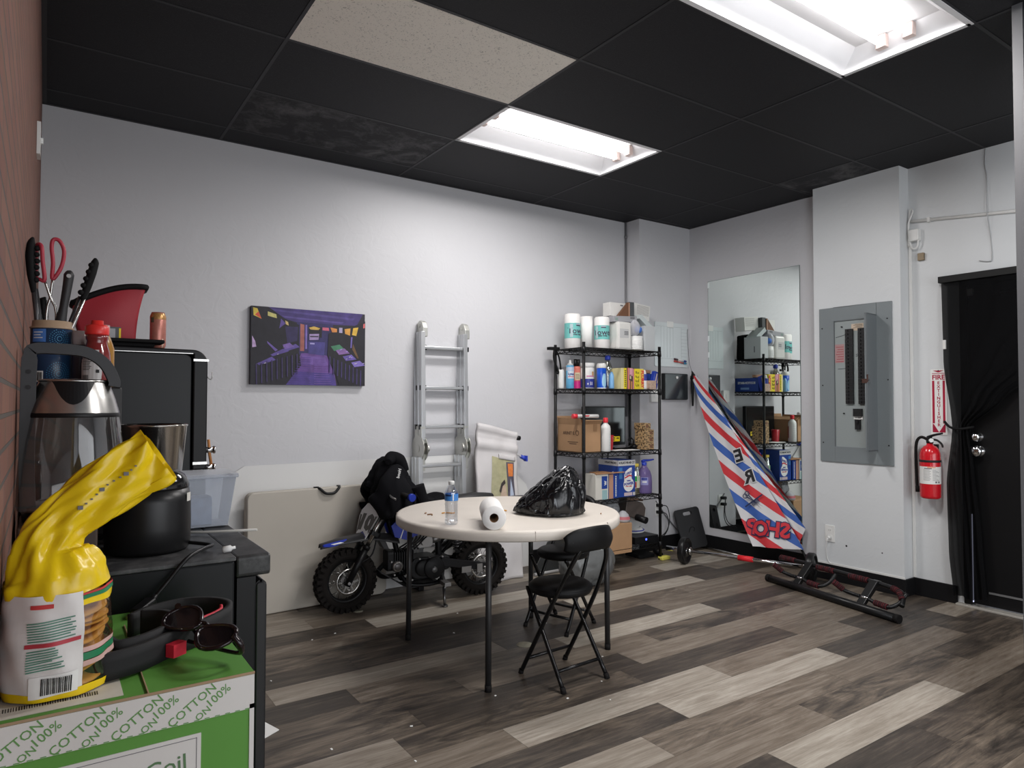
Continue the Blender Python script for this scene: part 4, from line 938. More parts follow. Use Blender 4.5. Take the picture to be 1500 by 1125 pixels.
stool((2.555, 3.235, 0), 1.875, 'black round folding stool under the far side of the round table')

# --- multi-position aluminium ladder leaning on the back wall
LAD = mat('ladder_aluminium', (0.56, 0.57, 0.58), 0.32, 0.85); LADD = mat('ladder_hinge_steel', (0.58, 0.58, 0.54), 0.36, 0.85)
t = thing('folding_ladder', 'folded aluminium multi-position ladder leaning on the back wall', 'ladder', (2.43, 4.36, 0))
TB_, TT_ = Vector((0, 0.06, 0.0)), Vector((0.03, 0.165, 1.86)); ld = (TT_-TB_).normalized()
def lp(x, z, off=0.0): p = TB_+ld*(z/ld.z); return Vector((x+0.075*z/1.86-0.045, p.y+off, z))
W2 = 0.178
for s_ in (-1, 1):
    for off in (-0.030, 0.030):
        for z0, z1 in ((0.03, 0.93), (1.05, 1.84)):
            b = MB(); Mx = ld.to_track_quat('Z', 'Y').to_matrix().to_4x4(); 
            a, c = lp(s_*W2, z0, off), lp(s_*W2, z1, off); L_ = (c-a).length; Mx = Matrix((Vector((1, 0, 0)), ld.cross(Vector((1, 0, 0))), ld)).transposed().to_4x4(); Mx.translation = a
            b.box((-0.013, -0.028, 0), (0.013, 0.028, L_), Mx); b.box((-0.016, -0.030, 0), (0.016, -0.024, L_), Mx); b.box((-0.016, 0.024, 0), (0.016, 0.030, L_), Mx); rl = b.build('rail', LAD, t, bevel=0.002)
for z in (0.30, 0.585, 0.865, 1.145, 1.43, 1.725):
    for off in (-0.030, 0.030):
        b = MB(); a, c = lp(-W2, z, off), lp(W2, z, off); b.box((0.0, -0.016, -0.011), ((c-a).length, 0.016, 0.011), Matrix.Translation(a)); rg = b.build('rung', LAD, t, bevel=0.004)
        for s_ in (-1, 1):
            b = MB(); q = lp(s_*W2, z, off); b.rbox((q.x-0.0225, q.y-0.011, q.z-0.018), (q.x+0.0225, q.y+0.011, q.z+0.018), 0.005, axis='x'); b.build('end_cap', BLACK, rg)
for s_ in (-1, 1):
    b = MB(); c = lp(s_*W2, 0.99)
    for xx in (-0.018, 0.012): b.cyl((c.x+xx, c.y, c.z), (c.x+xx+0.006, c.y, c.z), 0.098, seg=28)
    b.cyl((c.x-0.02, c.y, c.z), (c.x+0.022, c.y, c.z), 0.028, seg=16)
    for sg in (-1, 1):
        b.box((c.x-0.016, c.y-0.052, c.z+sg*0.10-0.06), (c.x+0.016, c.y-0.006, c.z+sg*0.10+0.06)); b.box((c.x-0.016, c.y+0.006, c.z+sg*0.10-0.06), (c.x+0.016, c.y+0.052, c.z+sg*0.10+0.06))
    b.tube([(c.x-0.03*s_, c.y-0.05, c.z-0.03), (c.x-0.035*s_, c.y-0.075, c.z), (c.x-0.03*s_, c.y-0.05, c.z+0.03)], 0.008, 8, smooth_n=4); b.build('hinge', LADD, t)
    b = MB(); c = lp(s_*W2, 1.875)
    b.prism([(c.y-0.056, c.z-0.07), (c.y+0.056, c.z-0.07), (c.y+0.056, c.z-0.005), (c.y+0.032, c.z+0.038), (c.y, c.z+0.052), (c.y-0.032, c.z+0.038), (c.y-0.056, c.z-0.005)], 'x', c.x-0.020, c.x+0.020)
    b.cyl((c.x-0.026, c.y, c.z+0.01), (c.x+0.026, c.y, c.z+0.01), 0.014, seg=12); b.build('top_hinge', LADD, t, bevel=0.004)
    for off in (-0.03, 0.03):
        b = MB(); c = lp(s_*W2, 0.02, off); b.box((c.x-0.02, c.y-0.03, 0.0), (c.x+0.02, c.y+0.03, 0.06)); b.build('foot', BLACK, t, bevel=0.004)

# --- long white sheet of board standing along the back wall
b = MB(); Mx = Matrix.Translation((0, YW-0.030, 0.002)) @ Matrix.Rotation(-0.018, 4, 'X')
b.prism([(0.78, 0.0), (3.28, 0.0), (3.28, 0.56), (3.24, 0.66), (3.02, 0.86), (2.9, 0.925), (1.05, 0.915), (0.78, 0.74)], 'y', -0.003, 0.003, Mx)
wb = tag(b.build('white_board', mat('white_coroplast', (0.70, 0.70, 0.69), 0.4)), 'long white plastic sheet with cut corners standing along the back wall behind the ladder', 'sheet')

# --- folded cream table leaning in front of it
TAN = mat('tan_plastic_table', (0.47, 0.435, 0.38), 0.5, var=0.05, vscale=5)
t = thing('folded_table', 'cream folding table standing folded on its long edge against the back wall', 'table', (1.50, 4.45, 0.003))
Mx = Matrix.Rotation(0.05, 4, 'Z') @ Matrix.Rotation(-0.035, 4, 'X')
def rr_rect(x0, x1, z0, z1, r):
    pts = []
    for cx_, cz, st in ((x1-r, z1-r, 0), (x0+r, z1-r, 1), (x0+r, z0+r, 2), (x1-r, z0+r, 3)):
        for k in range(7): a = (st+k/6)*PI/2; pts.append((cx_+r*math.cos(a), cz+r*math.sin(a)))
    return pts
for y0_, y1_ in ((-0.038, -0.002), (0.002, 0.038)):
    b = MB(); b.prism(rr_rect(-0.462, 0.475, 0.0, 0.755, 0.045), 'y', y0_, y1_, Mx); b.build('tabletop', TAN, t, bevel=0.006)
b = MB(); b.tube([Mx @ Vector(p) for p in ((-0.01, -0.018, 0.755), (0.0, -0.045, 0.750), (0.03, -0.052, 0.722), (0.065, -0.054, 0.716), (0.10, -0.052, 0.722), (0.13, -0.045, 0.750), (0.14, -0.018, 0.755))], 0.009, 8, smooth_n=5); b.build('handle', BLACK, t)
b = MB(); b.box((-0.03, -0.02, 0.753), (0.0, 0.0, 0.764), Mx); b.box((0.13, -0.02, 0.753), (0.15, 0.0, 0.764), Mx); b.build('handle_bracket', BLACK, t)

# --- white vinyl bag with a printed photo strip
VINYL = mat('white_vinyl', (0.62, 0.60, 0.60), 0.5, var=0.10, vscale=7)
t = thing('canvas_bag', 'white vinyl bag with printed photo strip leaning between ladder and rack', 'bag', (2.835, 4.375, 0))
def vy(x, z): return 0.165*(z/1.2)-0.10+0.012*math.sin(x*21+z*5)+0.010*nz(x*9, z*7, 2)
def VB(u, v):
    z = 0.002+1.165*v; wl, wr = -0.215+0.05*v+0.03*v*v, 0.175+0.02*v+0.028*v*v
    x = wl+(wr-wl)*u; z2 = z-0.085*u*v**3
    return Vector((x, vy(x, z)-(0.016*max(0, math.sin((v-0.84)*55)) if v > 0.84 else 0), z2))
b = MB(); b.grid(VB, 24, 60); b.build('cloth', VINYL, t, thick=0.035)
def VQ(u, v, off): p = VB(u, v); return Vector((p.x, p.y-0.0185-off, p.z))
def vpatch(nm, u0, u1, v0, v1, m_, off=0.003, skew=0.0, slant=None):
    b = MB()
    b.grid(lambda a, c: VQ(u0+(u1-u0)*a+skew*c, v0+(v1-v0)*c-(0.0), off), 8, 14); return b.build(nm, m_, ph)
b = MB(); b.grid(lambda a, c: VQ(0.34+0.56*a, 0.30+0.50*c-0.03*a, 0.002), 10, 16); ph = b.build('photo_print', mat('photo_green', (0.42, 0.40, 0.24), 0.4, var=0.35, vscale=25), t)
vpatch('print_patch', 0.70, 0.90, 0.30, 0.765, mat('photo_dark', (0.10, 0.09, 0.12), 0.4, var=0.5, vscale=30), 0.004)
vpatch('print_patch', 0.74, 0.87, 0.665, 0.755, mat('photo_fire', (0.85, 0.22, 0.06), 0.4, var=0.5, vscale=40), 0.0055)
b = MB(); b.poly([VQ(u, v, 0.006) for u, v in ((0.73, 0.40), (0.80, 0.40), (0.86, 0.50), (0.86, 0.55), (0.80, 0.65), (0.76, 0.55))]); b.build('print_patch', mat('photo_pale_blue', (0.48, 0.55, 0.68), 0.4), ph)
b = MB(); b.poly([VQ(u, v, 0.0062) for u, v in ((0.46, 0.40), (0.69, 0.40), (0.68, 0.53), (0.64, 0.60), (0.58, 0.62), (0.54, 0.56), (0.49, 0.48))]); b.build('print_patch', mat('photo_beige', (0.55, 0.42, 0.32), 0.4, var=0.2, vscale=40), ph)
b = MB(); b.poly([VQ(u, v, 0.0072) for u, v in ((0.50, 0.57), (0.54, 0.62), (0.62, 0.645), (0.64, 0.62), (0.57, 0.60), (0.53, 0.555))]); b.build('print_patch', mat('photo_hair', (0.04, 0.03, 0.03), 0.5), ph)
b = MB(); b.grid(lambda a, c: VQ(0.50+0.43*a, 0.785+0.035*c-0.01*a, 0.004+0.004*math.sin(c*PI)), 8, 4); b.build('hem', VINYL, t, thick=0.006)
b = MB(); p = VB(1.0, 0.985); b.cyl((p.x-0.01, p.y, p.z-0.02), (p.x+0.022, p.y, p.z-0.024), 0.018, seg=12); b.build('pole_end', BLACK, t)
t = thing('squeegee_stick', 'thin white stick with blue end poking out beside the vinyl bag', 'stick', (3.01, 4.40, 0))
b = MB(); b.tube([(-0.30, 0.03, 0.002), (-0.02, 0.085, 0.93), (0.02, 0.085, 0.945), (0.15, 0.075, 0.885)], 0.006, 8); b.build('shaft', WHITE_PL, t)
b = MB(); b.cyl((0.13, 0.077, 0.894), (0.175, 0.073, 0.872), 0.016, seg=10); b.box((0.165, 0.05, 0.855), (0.178, 0.09, 0.90)); b.build('blue_end', BLUEP, t)

# --- dark wedge resting on the floor below the table
t = thing('dustpan', 'dark upright dustpan standing by the wall behind the far stool', 'dustpan', (3.24, 4.25, 0))
Mx = Matrix.Rotation(-0.3, 4, 'X')
b = MB(); b.prism([(-0.14, 0.02), (0.22, 0.02), (0.22, 0.26), (0.05, 0.24)], 'y', -0.006, 0.006, Mx); b.build('pan', mat('charcoal_plastic', (0.03, 0.032, 0.032), 0.4), t)
b = MB(); b.cyl((-0.14, -0.01, 0.013), (0.22, -0.01, 0.013), 0.012, seg=10); b.build('lip', mat('grey_lip', (0.4, 0.4, 0.4), 0.4), t)
tag(crumple('plastic_bag', 'grey plastic bag heaped on the floor behind the far stool', 'bag', (3.30, 3.86, 0.001), 0.24, 0.15, 0.19, mat('smoky_bag', (0.13, 0.135, 0.135), 0.25), 9, plain_lump, 0.07, 5))

# --- canvas print of an arcade
t = thing('canvas_print', 'purple canvas picture of a dim arcade hanging on the back wall', 'picture', (1.4585, YW, 1.688))
hw_, hh = 0.384, 0.2515
b = MB(); b.box((-hw_, -0.035, -hh), (hw_, -0.0005, hh)); b.build('canvas', mat('arcade_dark', (0.017, 0.014, 0.026), 0.5, var=0.4, vscale=18), t, bevel=0.003)
cz = [0]
def cp(col, pts, nm='painted_shape', var=0.6, vs=22):
    cz[0] += 1; y = -0.0353-0.00012*cz[0]
    b = MB(); b.poly([Vector(((u-0.5)*2*hw_, y, (0.5-v)*2*hh)) for u, v in pts])
    b.build(nm, mat('paint_%d_%d_%d' % tuple(int(c*255) for c in col), col, 0.55, var=var, vscale=vs), t)
PUR = (0.085, 0.045, 0.25); VIO = (0.13, 0.06, 0.26); DK = (0.012, 0.011, 0.018); NAV = (0.03, 0.025, 0.11)
cp((0.055, 0.035, 0.17), [(0.13, 0.0), (0.98, 0.0), (0.92, 0.17), (0.40, 0.18), (0.24, 0.13)])
cp((0.085, 0.06, 0.24), [(0.16, 0.02), (0.9, 0.07), (0.88, 0.10), (0.18, 0.045)]); cp((0.10, 0.07, 0.27), [(0.25, 0.10), (0.80, 0.135), (0.78, 0.155), (0.28, 0.125)])
cp(NAV, [(0.38, 0.17), (0.70, 0.17), (0.68, 0.60), (0.40, 0.60)]); 
cp(VIO, [(0.42, 0.58), (0.55, 0.57), (0.65, 0.60), (0.72, 0.86), (0.735, 1.0), (0.29, 1.0), (0.36, 0.80)]); cp((0.075, 0.05, 0.25), [(0.345, 0.82), (0.71, 0.84), (0.735, 1.0), (0.29, 1.0)])
cp((0.16, 0.085, 0.33), [(0.43, 0.61), (0.63, 0.62), (0.66, 0.73), (0.40, 0.73)])
for u0, u1, v0, v1 in ((0.41, 0.445, 0.19, 0.55),): cp((0.36, 0.12, 0.10), [(u0, v0), (u1, v0+0.01), (u1, v1), (u0, v1)])
cp((0.20, 0.14, 0.45), [(0.455, 0.2), (0.47, 0.2), (0.47, 0.52), (0.455, 0.52)])
cp(DK, [(0.485, 0.22), (0.60, 0.22), (0.60, 0.36), (0.485, 0.36)]); cp((0.75, 0.42, 0.09), [(0.485, 0.235), (0.53, 0.215), (0.585, 0.235), (0.57, 0.258), (0.50, 0.26)])
cp((0.70, 0.14, 0.22), [(0.605, 0.22), (0.66, 0.222), (0.665, 0.262), (0.605, 0.26)]); cp((0.40, 0.30, 0.55), [(0.49, 0.32), (0.575, 0.31), (0.57, 0.39), (0.49, 0.40)])
cp(DK, [(0.495, 0.345), (0.57, 0.34), (0.57, 0.355), (0.495, 0.36)]); cp((0.06, 0.05, 0.22), [(0.48, 0.42), (0.63, 0.42), (0.62, 0.60), (0.48, 0.58)]); cp((0.35, 0.32, 0.6), [(0.495, 0.435), (0.535, 0.435), (0.535, 0.455), (0.495, 0.455)])
# cabinet rows, left
cp(DK, [(0.0, 0.0), (0.14, 0.0), (0.27, 0.13), (0.40, 0.21), (0.40, 0.58), (0.42, 0.74), (0.29, 1.0), (0.0, 1.0)])
cp((0.03, 0.022, 0.085), [(0.28, 0.24), (0.39, 0.235), (0.385, 0.42), (0.30, 0.46)]); cp((0.10, 0.065, 0.26), [(0.245, 0.14), (0.285, 0.20), (0.23, 0.27), (0.24, 0.2)])
cp((0.75, 0.50, 0.07), [(0.015, 0.02), (0.05, 0.03), (0.085, 0.16), (0.02, 0.12)]); cp((0.72, 0.09, 0.05), [(0.03, 0.11), (0.06, 0.07), (0.085, 0.16)]); cp((0.60, 0.55, 0.20), [(0.135, 0.06), (0.205, 0.09), (0.21, 0.14), (0.135, 0.115)]); cp((0.6, 0.45, 0.18), [(0.28, 0.16), (0.305, 0.18), (0.31, 0.225), (0.285, 0.21)])
for u, v in ((0.05, 0.68), (0.16, 0.56), (0.25, 0.50)): cp((0.11, 0.075, 0.30), [(u, v+0.055), (u+0.12, v-0.04), (u+0.155, v), (u+0.02, v+0.075)])
cp((0.20, 0.12, 0.40), [(0.26, 0.48), (0.32, 0.45), (0.36, 0.50), (0.28, 0.535)]); cp((0.15, 0.10, 0.36), [(0.13, 0.44), (0.22, 0.55), (0.20, 0.57), (0.135, 0.47)]); cp((0.5, 0.35, 0.6), [(0.01, 0.38), (0.035, 0.45), (0.045, 0.52), (0.012, 0.53)])
# cabinet rows, right
cp(DK, [(1.0, 0.1), (0.90, 0.17), (0.74, 0.24), (0.66, 0.30), (0.65, 0.60), (0.72, 0.82), (0.76, 1.0), (1.0, 1.0)])
for u, v, c in ((0.69, 0.47, (0.06, 0.22, 0.12)), (0.735, 0.52, (0.22, 0.12, 0.33)), (0.80, 0.60, (0.14, 0.10, 0.40)), (0.88, 0.68, (0.20, 0.15, 0.48))): cp(c, [(u-0.01, v), (u+0.07, v-0.03), (u+0.12, v+0.035), (u+0.02, v+0.06)])
cp((0.80, 0.26, 0.07), [(0.675, 0.215), (0.735, 0.23), (0.735, 0.275), (0.69, 0.28)]); cp((0.45, 0.40, 0.62), [(0.755, 0.21), (0.785, 0.21), (0.785, 0.28), (0.755, 0.28)]); cp((0.85, 0.33, 0.06), [(0.805, 0.225), (0.86, 0.21), (0.855, 0.31), (0.81, 0.29)]); cp((0.85, 0.42, 0.06), [(0.885, 0.205), (0.935, 0.19), (0.915, 0.31), (0.875, 0.30)]); cp((0.13, 0.07, 0.03), [(0.885, 0.42), (0.94, 0.62), (0.925, 0.62), (0.878, 0.50)]); cp((0.16, 0.12, 0.42), [(0.865, 0.33), (0.88, 0.33), (0.872, 0.48), (0.86, 0.48)]); cp((0.6, 0.12, 0.12), [(0.98, 0.14), (0.997, 0.13), (0.997, 0.19), (0.98, 0.2)])
rr = random.Random(11)
for k in range(9):     # cabinet seams and lit button rows
    u = 0.04+0.042*k; vb = 0.74-0.018*k; cp((0.045, 0.032, 0.11), [(u, vb), (u+0.010, vb-0.008), (u+0.014, min(1.0, vb+0.26)), (u+0.004, min(1.0, vb+0.26))])
    u = 0.955-0.036*k; vb = 0.78-0.022*k; cp((0.05, 0.036, 0.13), [(u, vb), (u+0.010, vb+0.008), (u+0.008, min(1.0, vb+0.22)), (u-0.002, min(1.0, vb+0.22))])
for k in range(16):
    u, v = rr.choice(((0.10, 0.70), (0.20, 0.585), (0.30, 0.50), (0.72, 0.49), (0.78, 0.54), (0.85, 0.62), (0.93, 0.70))); u += rr.uniform(-0.04, 0.05); v += rr.uniform(-0.02, 0.03); s_ = rr.uniform(0.004, 0.010)
    cp(rr.choice(((0.42, 0.35, 0.70), (0.30, 0.22, 0.55), (0.55, 0.50, 0.62))), [(u, v), (u+s_*2, v-s_), (u+s_*2, v+s_*0.4), (u, v+s_*1.4)])
for k in range(12):
    v = 0.63+0.03*k; cp((0.10, 0.055, 0.27), [(0.42-0.010*k, v), (0.50+0.02*rr.random(), v-0.002), (0.50, v+0.006), (0.42-0.010*k, v+0.006)]); cp((0.18, 0.10, 0.36), [(0.53, v+0.012), (0.62+0.006*k, v+0.012), (0.62+0.006*k, v+0.017), (0.53, v+0.018)])
# ================================================================== DIRT BIKE WITH A HOODIE OVER THE BARS
# local frame: +x forward, +z up, origin under the rear axle
RW, FWP = Vector((2.517, 4.095, 0)), Vector((1.59, 4.200, 0))
hd = (FWP-RW).normalized(); WB = (FWP-RW).length
bike = thing('dirt_bike', 'small black and blue dirt bike with number plate 10 behind the round table', 'motorcycle', RW, math.atan2(hd.y, hd.x))
BFR = mat('black_frame_paint', (0.006, 0.006, 0.007), 0.4, spec=0.35); BENG = mat('black_engine', (0.008, 0.008, 0.009), 0.5, spec=0.35); ALUD = mat('dull_cast_aluminium', (0.34, 0.33, 0.32), 0.42, 0.9)
TIRE = mat('knobby_rubber', (0.013, 0.011, 0.010), 0.9, spec=0.2); BLUEB = mat('blue_bike_plastic', (0.025, 0.05, 0.40), 0.3); DGP = mat('dark_grey_fender', (0.035, 0.034, 0.036), 0.35)
LEAN = 0.06
def wheel(cx, R, wd, steer, name):
    e = bpy.data.objects.new(name, None); COL.objects.link(e); e.parent = bike; e.empty_display_size = 0.05
    e.location = (cx, 0, R); e.rotation_euler = (0, 0, steer)
    Mx = Matrix.Rotation(PI/2, 4, 'X')
    ri = R*0.665; b = MB()
    prof = [(ri, -wd*0.36), (ri+0.012, -wd*0.46), (R-0.040, -wd*0.52), (R-0.018, -wd*0.42), (R-0.010, -wd*0.2), (R-0.008, 0), (R-0.010, wd*0.2), (R-0.018, wd*0.42), (R-0.040, wd*0.52), (ri+0.012, wd*0.46), (ri, wd*0.36), (ri, -wd*0.36)]
    b.lathe(prof, seg=56, M=Mx, cap=False)
    n = 30
    for k in range(n):
        a = 2*PI*k/n
        for yy, w_, h_, ph in ((-wd*0.40, 0.016, 0.0135, 0.0), (-wd*0.14, 0.018, 0.0095, 0.5), (wd*0.14, 0.018, 0.0095, 0.0), (wd*0.40, 0.016, 0.0135, 0.5)):
            aa = a+ph*2*PI/n; r0 = R-0.030 if abs(yy) > wd*0.3 else R-0.016
            M2 = Matrix.Rotation(-aa, 4, 'Y') @ Matrix.Translation((0, yy, 0))
            b.box((r0, -w_*0.55, -0.011), (r0+h_+(0.019 if abs(yy) > wd*0.3 else 0.012), w_*0.55, 0.011), M2)
    b.build('tire', TIRE, e)
    b = MB(); b.lathe([(ri-0.012, -wd*0.30), (ri+0.008, -wd*0.38), (ri+0.008, -wd*0.33), (ri-0.004, -wd*0.2), (ri-0.004, wd*0.2), (ri+0.008, wd*0.33), (ri+0.008, wd*0.38), (ri-0.012, wd*0.30), (ri-0.012, -wd*0.30)], seg=48, M=Mx, cap=False); b.build('rim', BFR, e)
    b = MB(); b.cyl((0, -0.045, 0), (0, 0.045, 0), 0.028, seg=20); b.cyl((0, -0.032, 0), (0, -0.026, 0), 0.045, seg=24); b.cyl((0, 0.026, 0), (0, 0.032, 0), 0.045, seg=24); b.build('hub', ALUD, e)
    b = MB(); ns = 28
    for k in range(ns):
        a = 2*PI*k/ns; s_ = 1 if k % 2 else -1; a2 = a+(0.55 if (k//2) % 2 else -0.55)
        b.cyl((0.042*math.cos(a2), s_*0.028, 0.042*math.sin(a2)), ((ri-0.010)*math.cos(a), s_*0.006, (ri-0.010)*math.sin(a)), 0.0016, seg=6)
    b.build('spokes', STEEL, e)
    b = MB(); yd = 0.05
    b.lathe([(0.066, -0.002), (0.082, -0.002), (0.082, 0.002), (0.066, 0.002), (0.066, -0.002)], (0, yd, 0), 40, Mx, cap=False)
    for k in range(6): a = k*PI/3; b.box((0.02, yd-0.002, -0.005), (0.07, yd+0.002, 0.005), Matrix.Rotation(a, 4, 'Y'))
    b.build('brake_disc', STEEL, e)
    return e
wheel(0.0, 0.195, 0.095, 0.0, 'rear_wheel')
wheel(WB, 0.196, 0.082, 0.14, 'front_wheel')
FA = Vector((WB, 0, 0.196)); ST = Vector((WB-0.235, 0, 0.63)); fa = (ST-FA).normalized()
for s_ in (-1, 1):
    o_ = Vector((0, s_*0.072, 0))
    b = MB(); b.cyl(FA+o_-fa*0.02, FA+o_+fa*0.235, 0.021, seg=14); b.cyl(FA+o_+fa*0.225, FA+o_+fa*0.25, 0.024, seg=14); fk = b.build('fork_leg', BFR, bike)
    b = MB(); b.cyl(FA+o_+fa*0.24, FA+o_+fa*0.50, 0.0145, seg=12); b.build('fork_tube', STEEL, fk)
b = MB(); b.cyl(FA+Vector((0, -0.10, 0)), FA+Vector((0, 0.10, 0)), 0.009, seg=10); b.build('front_axle', ALUD, bike)
for f_ in (0.335, 0.475):
    c = FA+fa*f_; b = MB(); Mx = Matrix((fa.cross(Vector((0, 1, 0))), Vector((0, 1, 0)), fa)).transposed().to_4x4(); Mx.translation = c
    b.rbox((-0.030, -0.098, -0.013), (0.045, 0.098, 0.013), 0.02, M=Mx); b.build('triple_clamp', BFR, bike)
b = MB(); b.cyl(FA+fa*0.32+Vector((-0.04, 0, 0)), FA+fa*0.49+Vector((-0.04, 0, 0)), 0.026, seg=14); b.build('head_tube', BFR, bike)
# front fender: swept plate above the wheel
def FD(u, v):
    x = WB+0.165-0.50*u; zc = 0.438+0.052*math.sin(min(1, u*1.15)*PI*0.62)-0.10*max(0, u-0.62)**1.2; wd = 0.020+0.052*math.sin(min(1, u*1.6+0.10)*PI/2)-0.02*max(0, u-0.6)
    t_ = (v-0.5)*2; return Vector((x, t_*wd, zc-0.048*abs(t_)**2.2*(0.6+0.4*u)))
b = MB(); b.grid(FD, 36, 12); fd = b.build('front_fender', DGP, bike, thick=0.004)
b = MB(); b.grid(lambda u, v: FD(0.03+0.29*u, 0.80+0.21*v*(0.25+0.75*math.sin(PI*min(1, 0.15+u*0.85))))+Vector((0, 0.002, 0.0028)), 14, 6); gd = b.build('fender_decal', BLUEB, fd, thick=0.0015)
b = MB(); b.grid(lambda u, v: FD(0.12+0.12*u+0.04*v, 0.90+0.06*v)+Vector((0, 0.003, 0.005)), 4, 2); b.build('decal_stripe', WHITE, gd)
# number plate
c = FA+fa*0.41+Vector((0.062, 0, -0.005)); pr = Vector((0, 1, 0)); pu = (fa+Vector((-0.04, 0, 0.10))).normalized()
Mp = face(c, (0, 1, 0), pu)
Mp = Matrix.Translation(c) @ Matrix.Rotation(0.42, 4, 'Z') @ Matrix.Translation(-c) @ Mp
op = [(-0.055, 0.125), (0.055, 0.125), (0.088, 0.075), (0.088, 0.035), (0.050, -0.105), (0.022, -0.130), (-0.022, -0.130), (-0.050, -0.105), (-0.088, 0.035), (-0.088, 0.075)]
b = MB(); b.prism(op, 'z', -0.003, 0.003, Mp); npl = b.build('number_plate', mat('plate_white', (0.74, 0.74, 0.75), 0.4), bike, bevel=0.002)
NP = mat('plate_grey_print', (0.10, 0.095, 0.09), 0.5)
text('10', 'number', NP, npl, Mp @ Matrix.Translation((-0.006, -0.005, 0.0034)), 0.135, 0.009, 0.0004)
b = MB(); b.poly([Mp @ Vector((*p, 0.0036)) for p in ((-0.048, -0.095), (0.0, -0.060), (0.048, -0.095), (0.022, -0.125), (-0.022, -0.125))]); b.build('plate_stripe', mat('plate_blue', (0.06, 0.07, 0.22), 0.5), npl)
for sg in (-1, 1):
    b = MB(); b.poly([Mp @ Vector((sg*p[0], p[1], 0.0036)) for p in ((-0.082, 0.045), (-0.066, 0.045), (-0.046, -0.055), (-0.055, -0.075))]); b.build('plate_edge_print', NP, npl)
# handlebar and grips (mostly under the hoodie)
HB = FA+fa*0.52
b = MB(); b.tube([HB+Vector(p) for p in ((-0.03, -0.22, 0.085), (-0.02, -0.16, 0.095), (0.0, -0.08, 0.03), (0.0, 0.08, 0.03), (-0.03, 0.20, 0.095), (-0.07, 0.30, 0.085))], 0.011, 10, smooth_n=6); b.build('handlebar', BFR, bike)
for s_ in (-1, 1):
    e = 0.30 if s_ > 0 else 0.22
    b = MB(); b.cyl(HB+Vector((-0.035, s_*(e-0.09), 0.093)), HB+Vector((-0.072, s_*(e+0.012), 0.084)), 0.017, seg=14); gp = b.build('grip', RUBBER, bike)
    if s_ > 0: b = MB(); b.cyl(HB+Vector((-0.072, e+0.012, 0.084)), HB+Vector((-0.078, e+0.034, 0.082)), 0.024, seg=16); b.build('grip_end', BLUEB, gp)
    b = MB(); b.tube([HB+Vector((-0.02, s_*(e-0.12), 0.095)), HB+Vector((0.03, s_*(e-0.08), 0.09)), HB+Vector((0.02, s_*e, 0.075))], 0.006, 8, smooth_n=4); b.build('lever', ALUD, bike)
# frame
def tb(nm, pts, r, m_=BFR, sn=5): b = MB(); b.tube(pts, r, 10, smooth_n=sn); return b.build(nm, m_, bike)
tb('frame_backbone', [(WB-0.27, 0, 0.60), (0.50, 0, 0.56), (0.33, 0, 0.44), (0.30, 0, 0.27)], 0.022)
tb('frame_downtube', [(WB-0.275, 0, 0.565), (0.60, 0, 0.36), (0.575, 0, 0.18)], 0.018)
for s_ in (-1, 1):
    tb('frame_cradle', [(0.575, s_*0.03, 0.19), (0.52, s_*0.075, 0.135), (0.33, s_*0.075, 0.135), (0.29, s_*0.05, 0.24)], 0.013)
    tb('subframe_rail', [(0.40, s_*0.05, 0.53), (0.20, s_*0.07, 0.545), (-0.06, s_*0.075, 0.56)], 0.012)
    tb('subframe_brace', [(0.30, s_*0.06, 0.32), (0.20, s_*0.07, 0.43), (0.10, s_*0.075, 0.545)], 0.011, sn=0)
    tb('subframe_brace', [(0.19, s_*0.07, 0.33), (0.11, s_*0.075, 0.42), (0.04, s_*0.075, 0.55)], 0.010, sn=0)
    b = MB(); b.prism([(0.315, 0.235), (0.315, 0.29), (0.06, 0.240), (-0.05, 0.215), (-0.05, 0.175), (0.06, 0.185)], 'y', s_*0.075-0.013, s_*0.075+0.013); b.build('swingarm', BFR, bike, bevel=0.004)
b = MB(); b.tube([(0.20, 0.02, 0.50), (0.17, 0.02, 0.30)], 0.018, 10); 
for k in range(9): b.torus((0.198-0.0033*k, 0.02, 0.485-0.020*k), 0.027, 0.0045, 16, 6)
b.build('shock', mat('shock_grey', (0.12, 0.12, 0.125), 0.35, 0.6), bike)
b = MB(); b.cyl((0, -0.11, 0.195), (0, 0.11, 0.195), 0.009, seg=10); b.build('rear_axle', ALUD, bike)
b = MB(); b.lathe([(0.055, -0.003), (0.062, -0.003), (0.062, 0.003), (0.055, 0.003), (0.055, -0.003)], (0, -0.06, 0.195), 36, Matrix.Rotation(PI/2, 4, 'X'), cap=False)
b.tube([(0.0, -0.06, 0.258), (0.29, -0.06, 0.262), (0.315, -0.06, 0.245), (0.29, -0.06, 0.222), (0.0, -0.06, 0.134)], 0.006, 6); b.build('chain', mat('chain_steel', (0.12, 0.11, 0.10), 0.4, 0.8), bike)
for lo_, hi_ in (((0.10, 0.078, 0.175), (0.17, 0.092, 0.215)), ((0.02, 0.088, 0.17), (0.06, 0.10, 0.225))):
    b = MB(); b.box(lo_, hi_); b.build('axle_block', ALUD, bike)
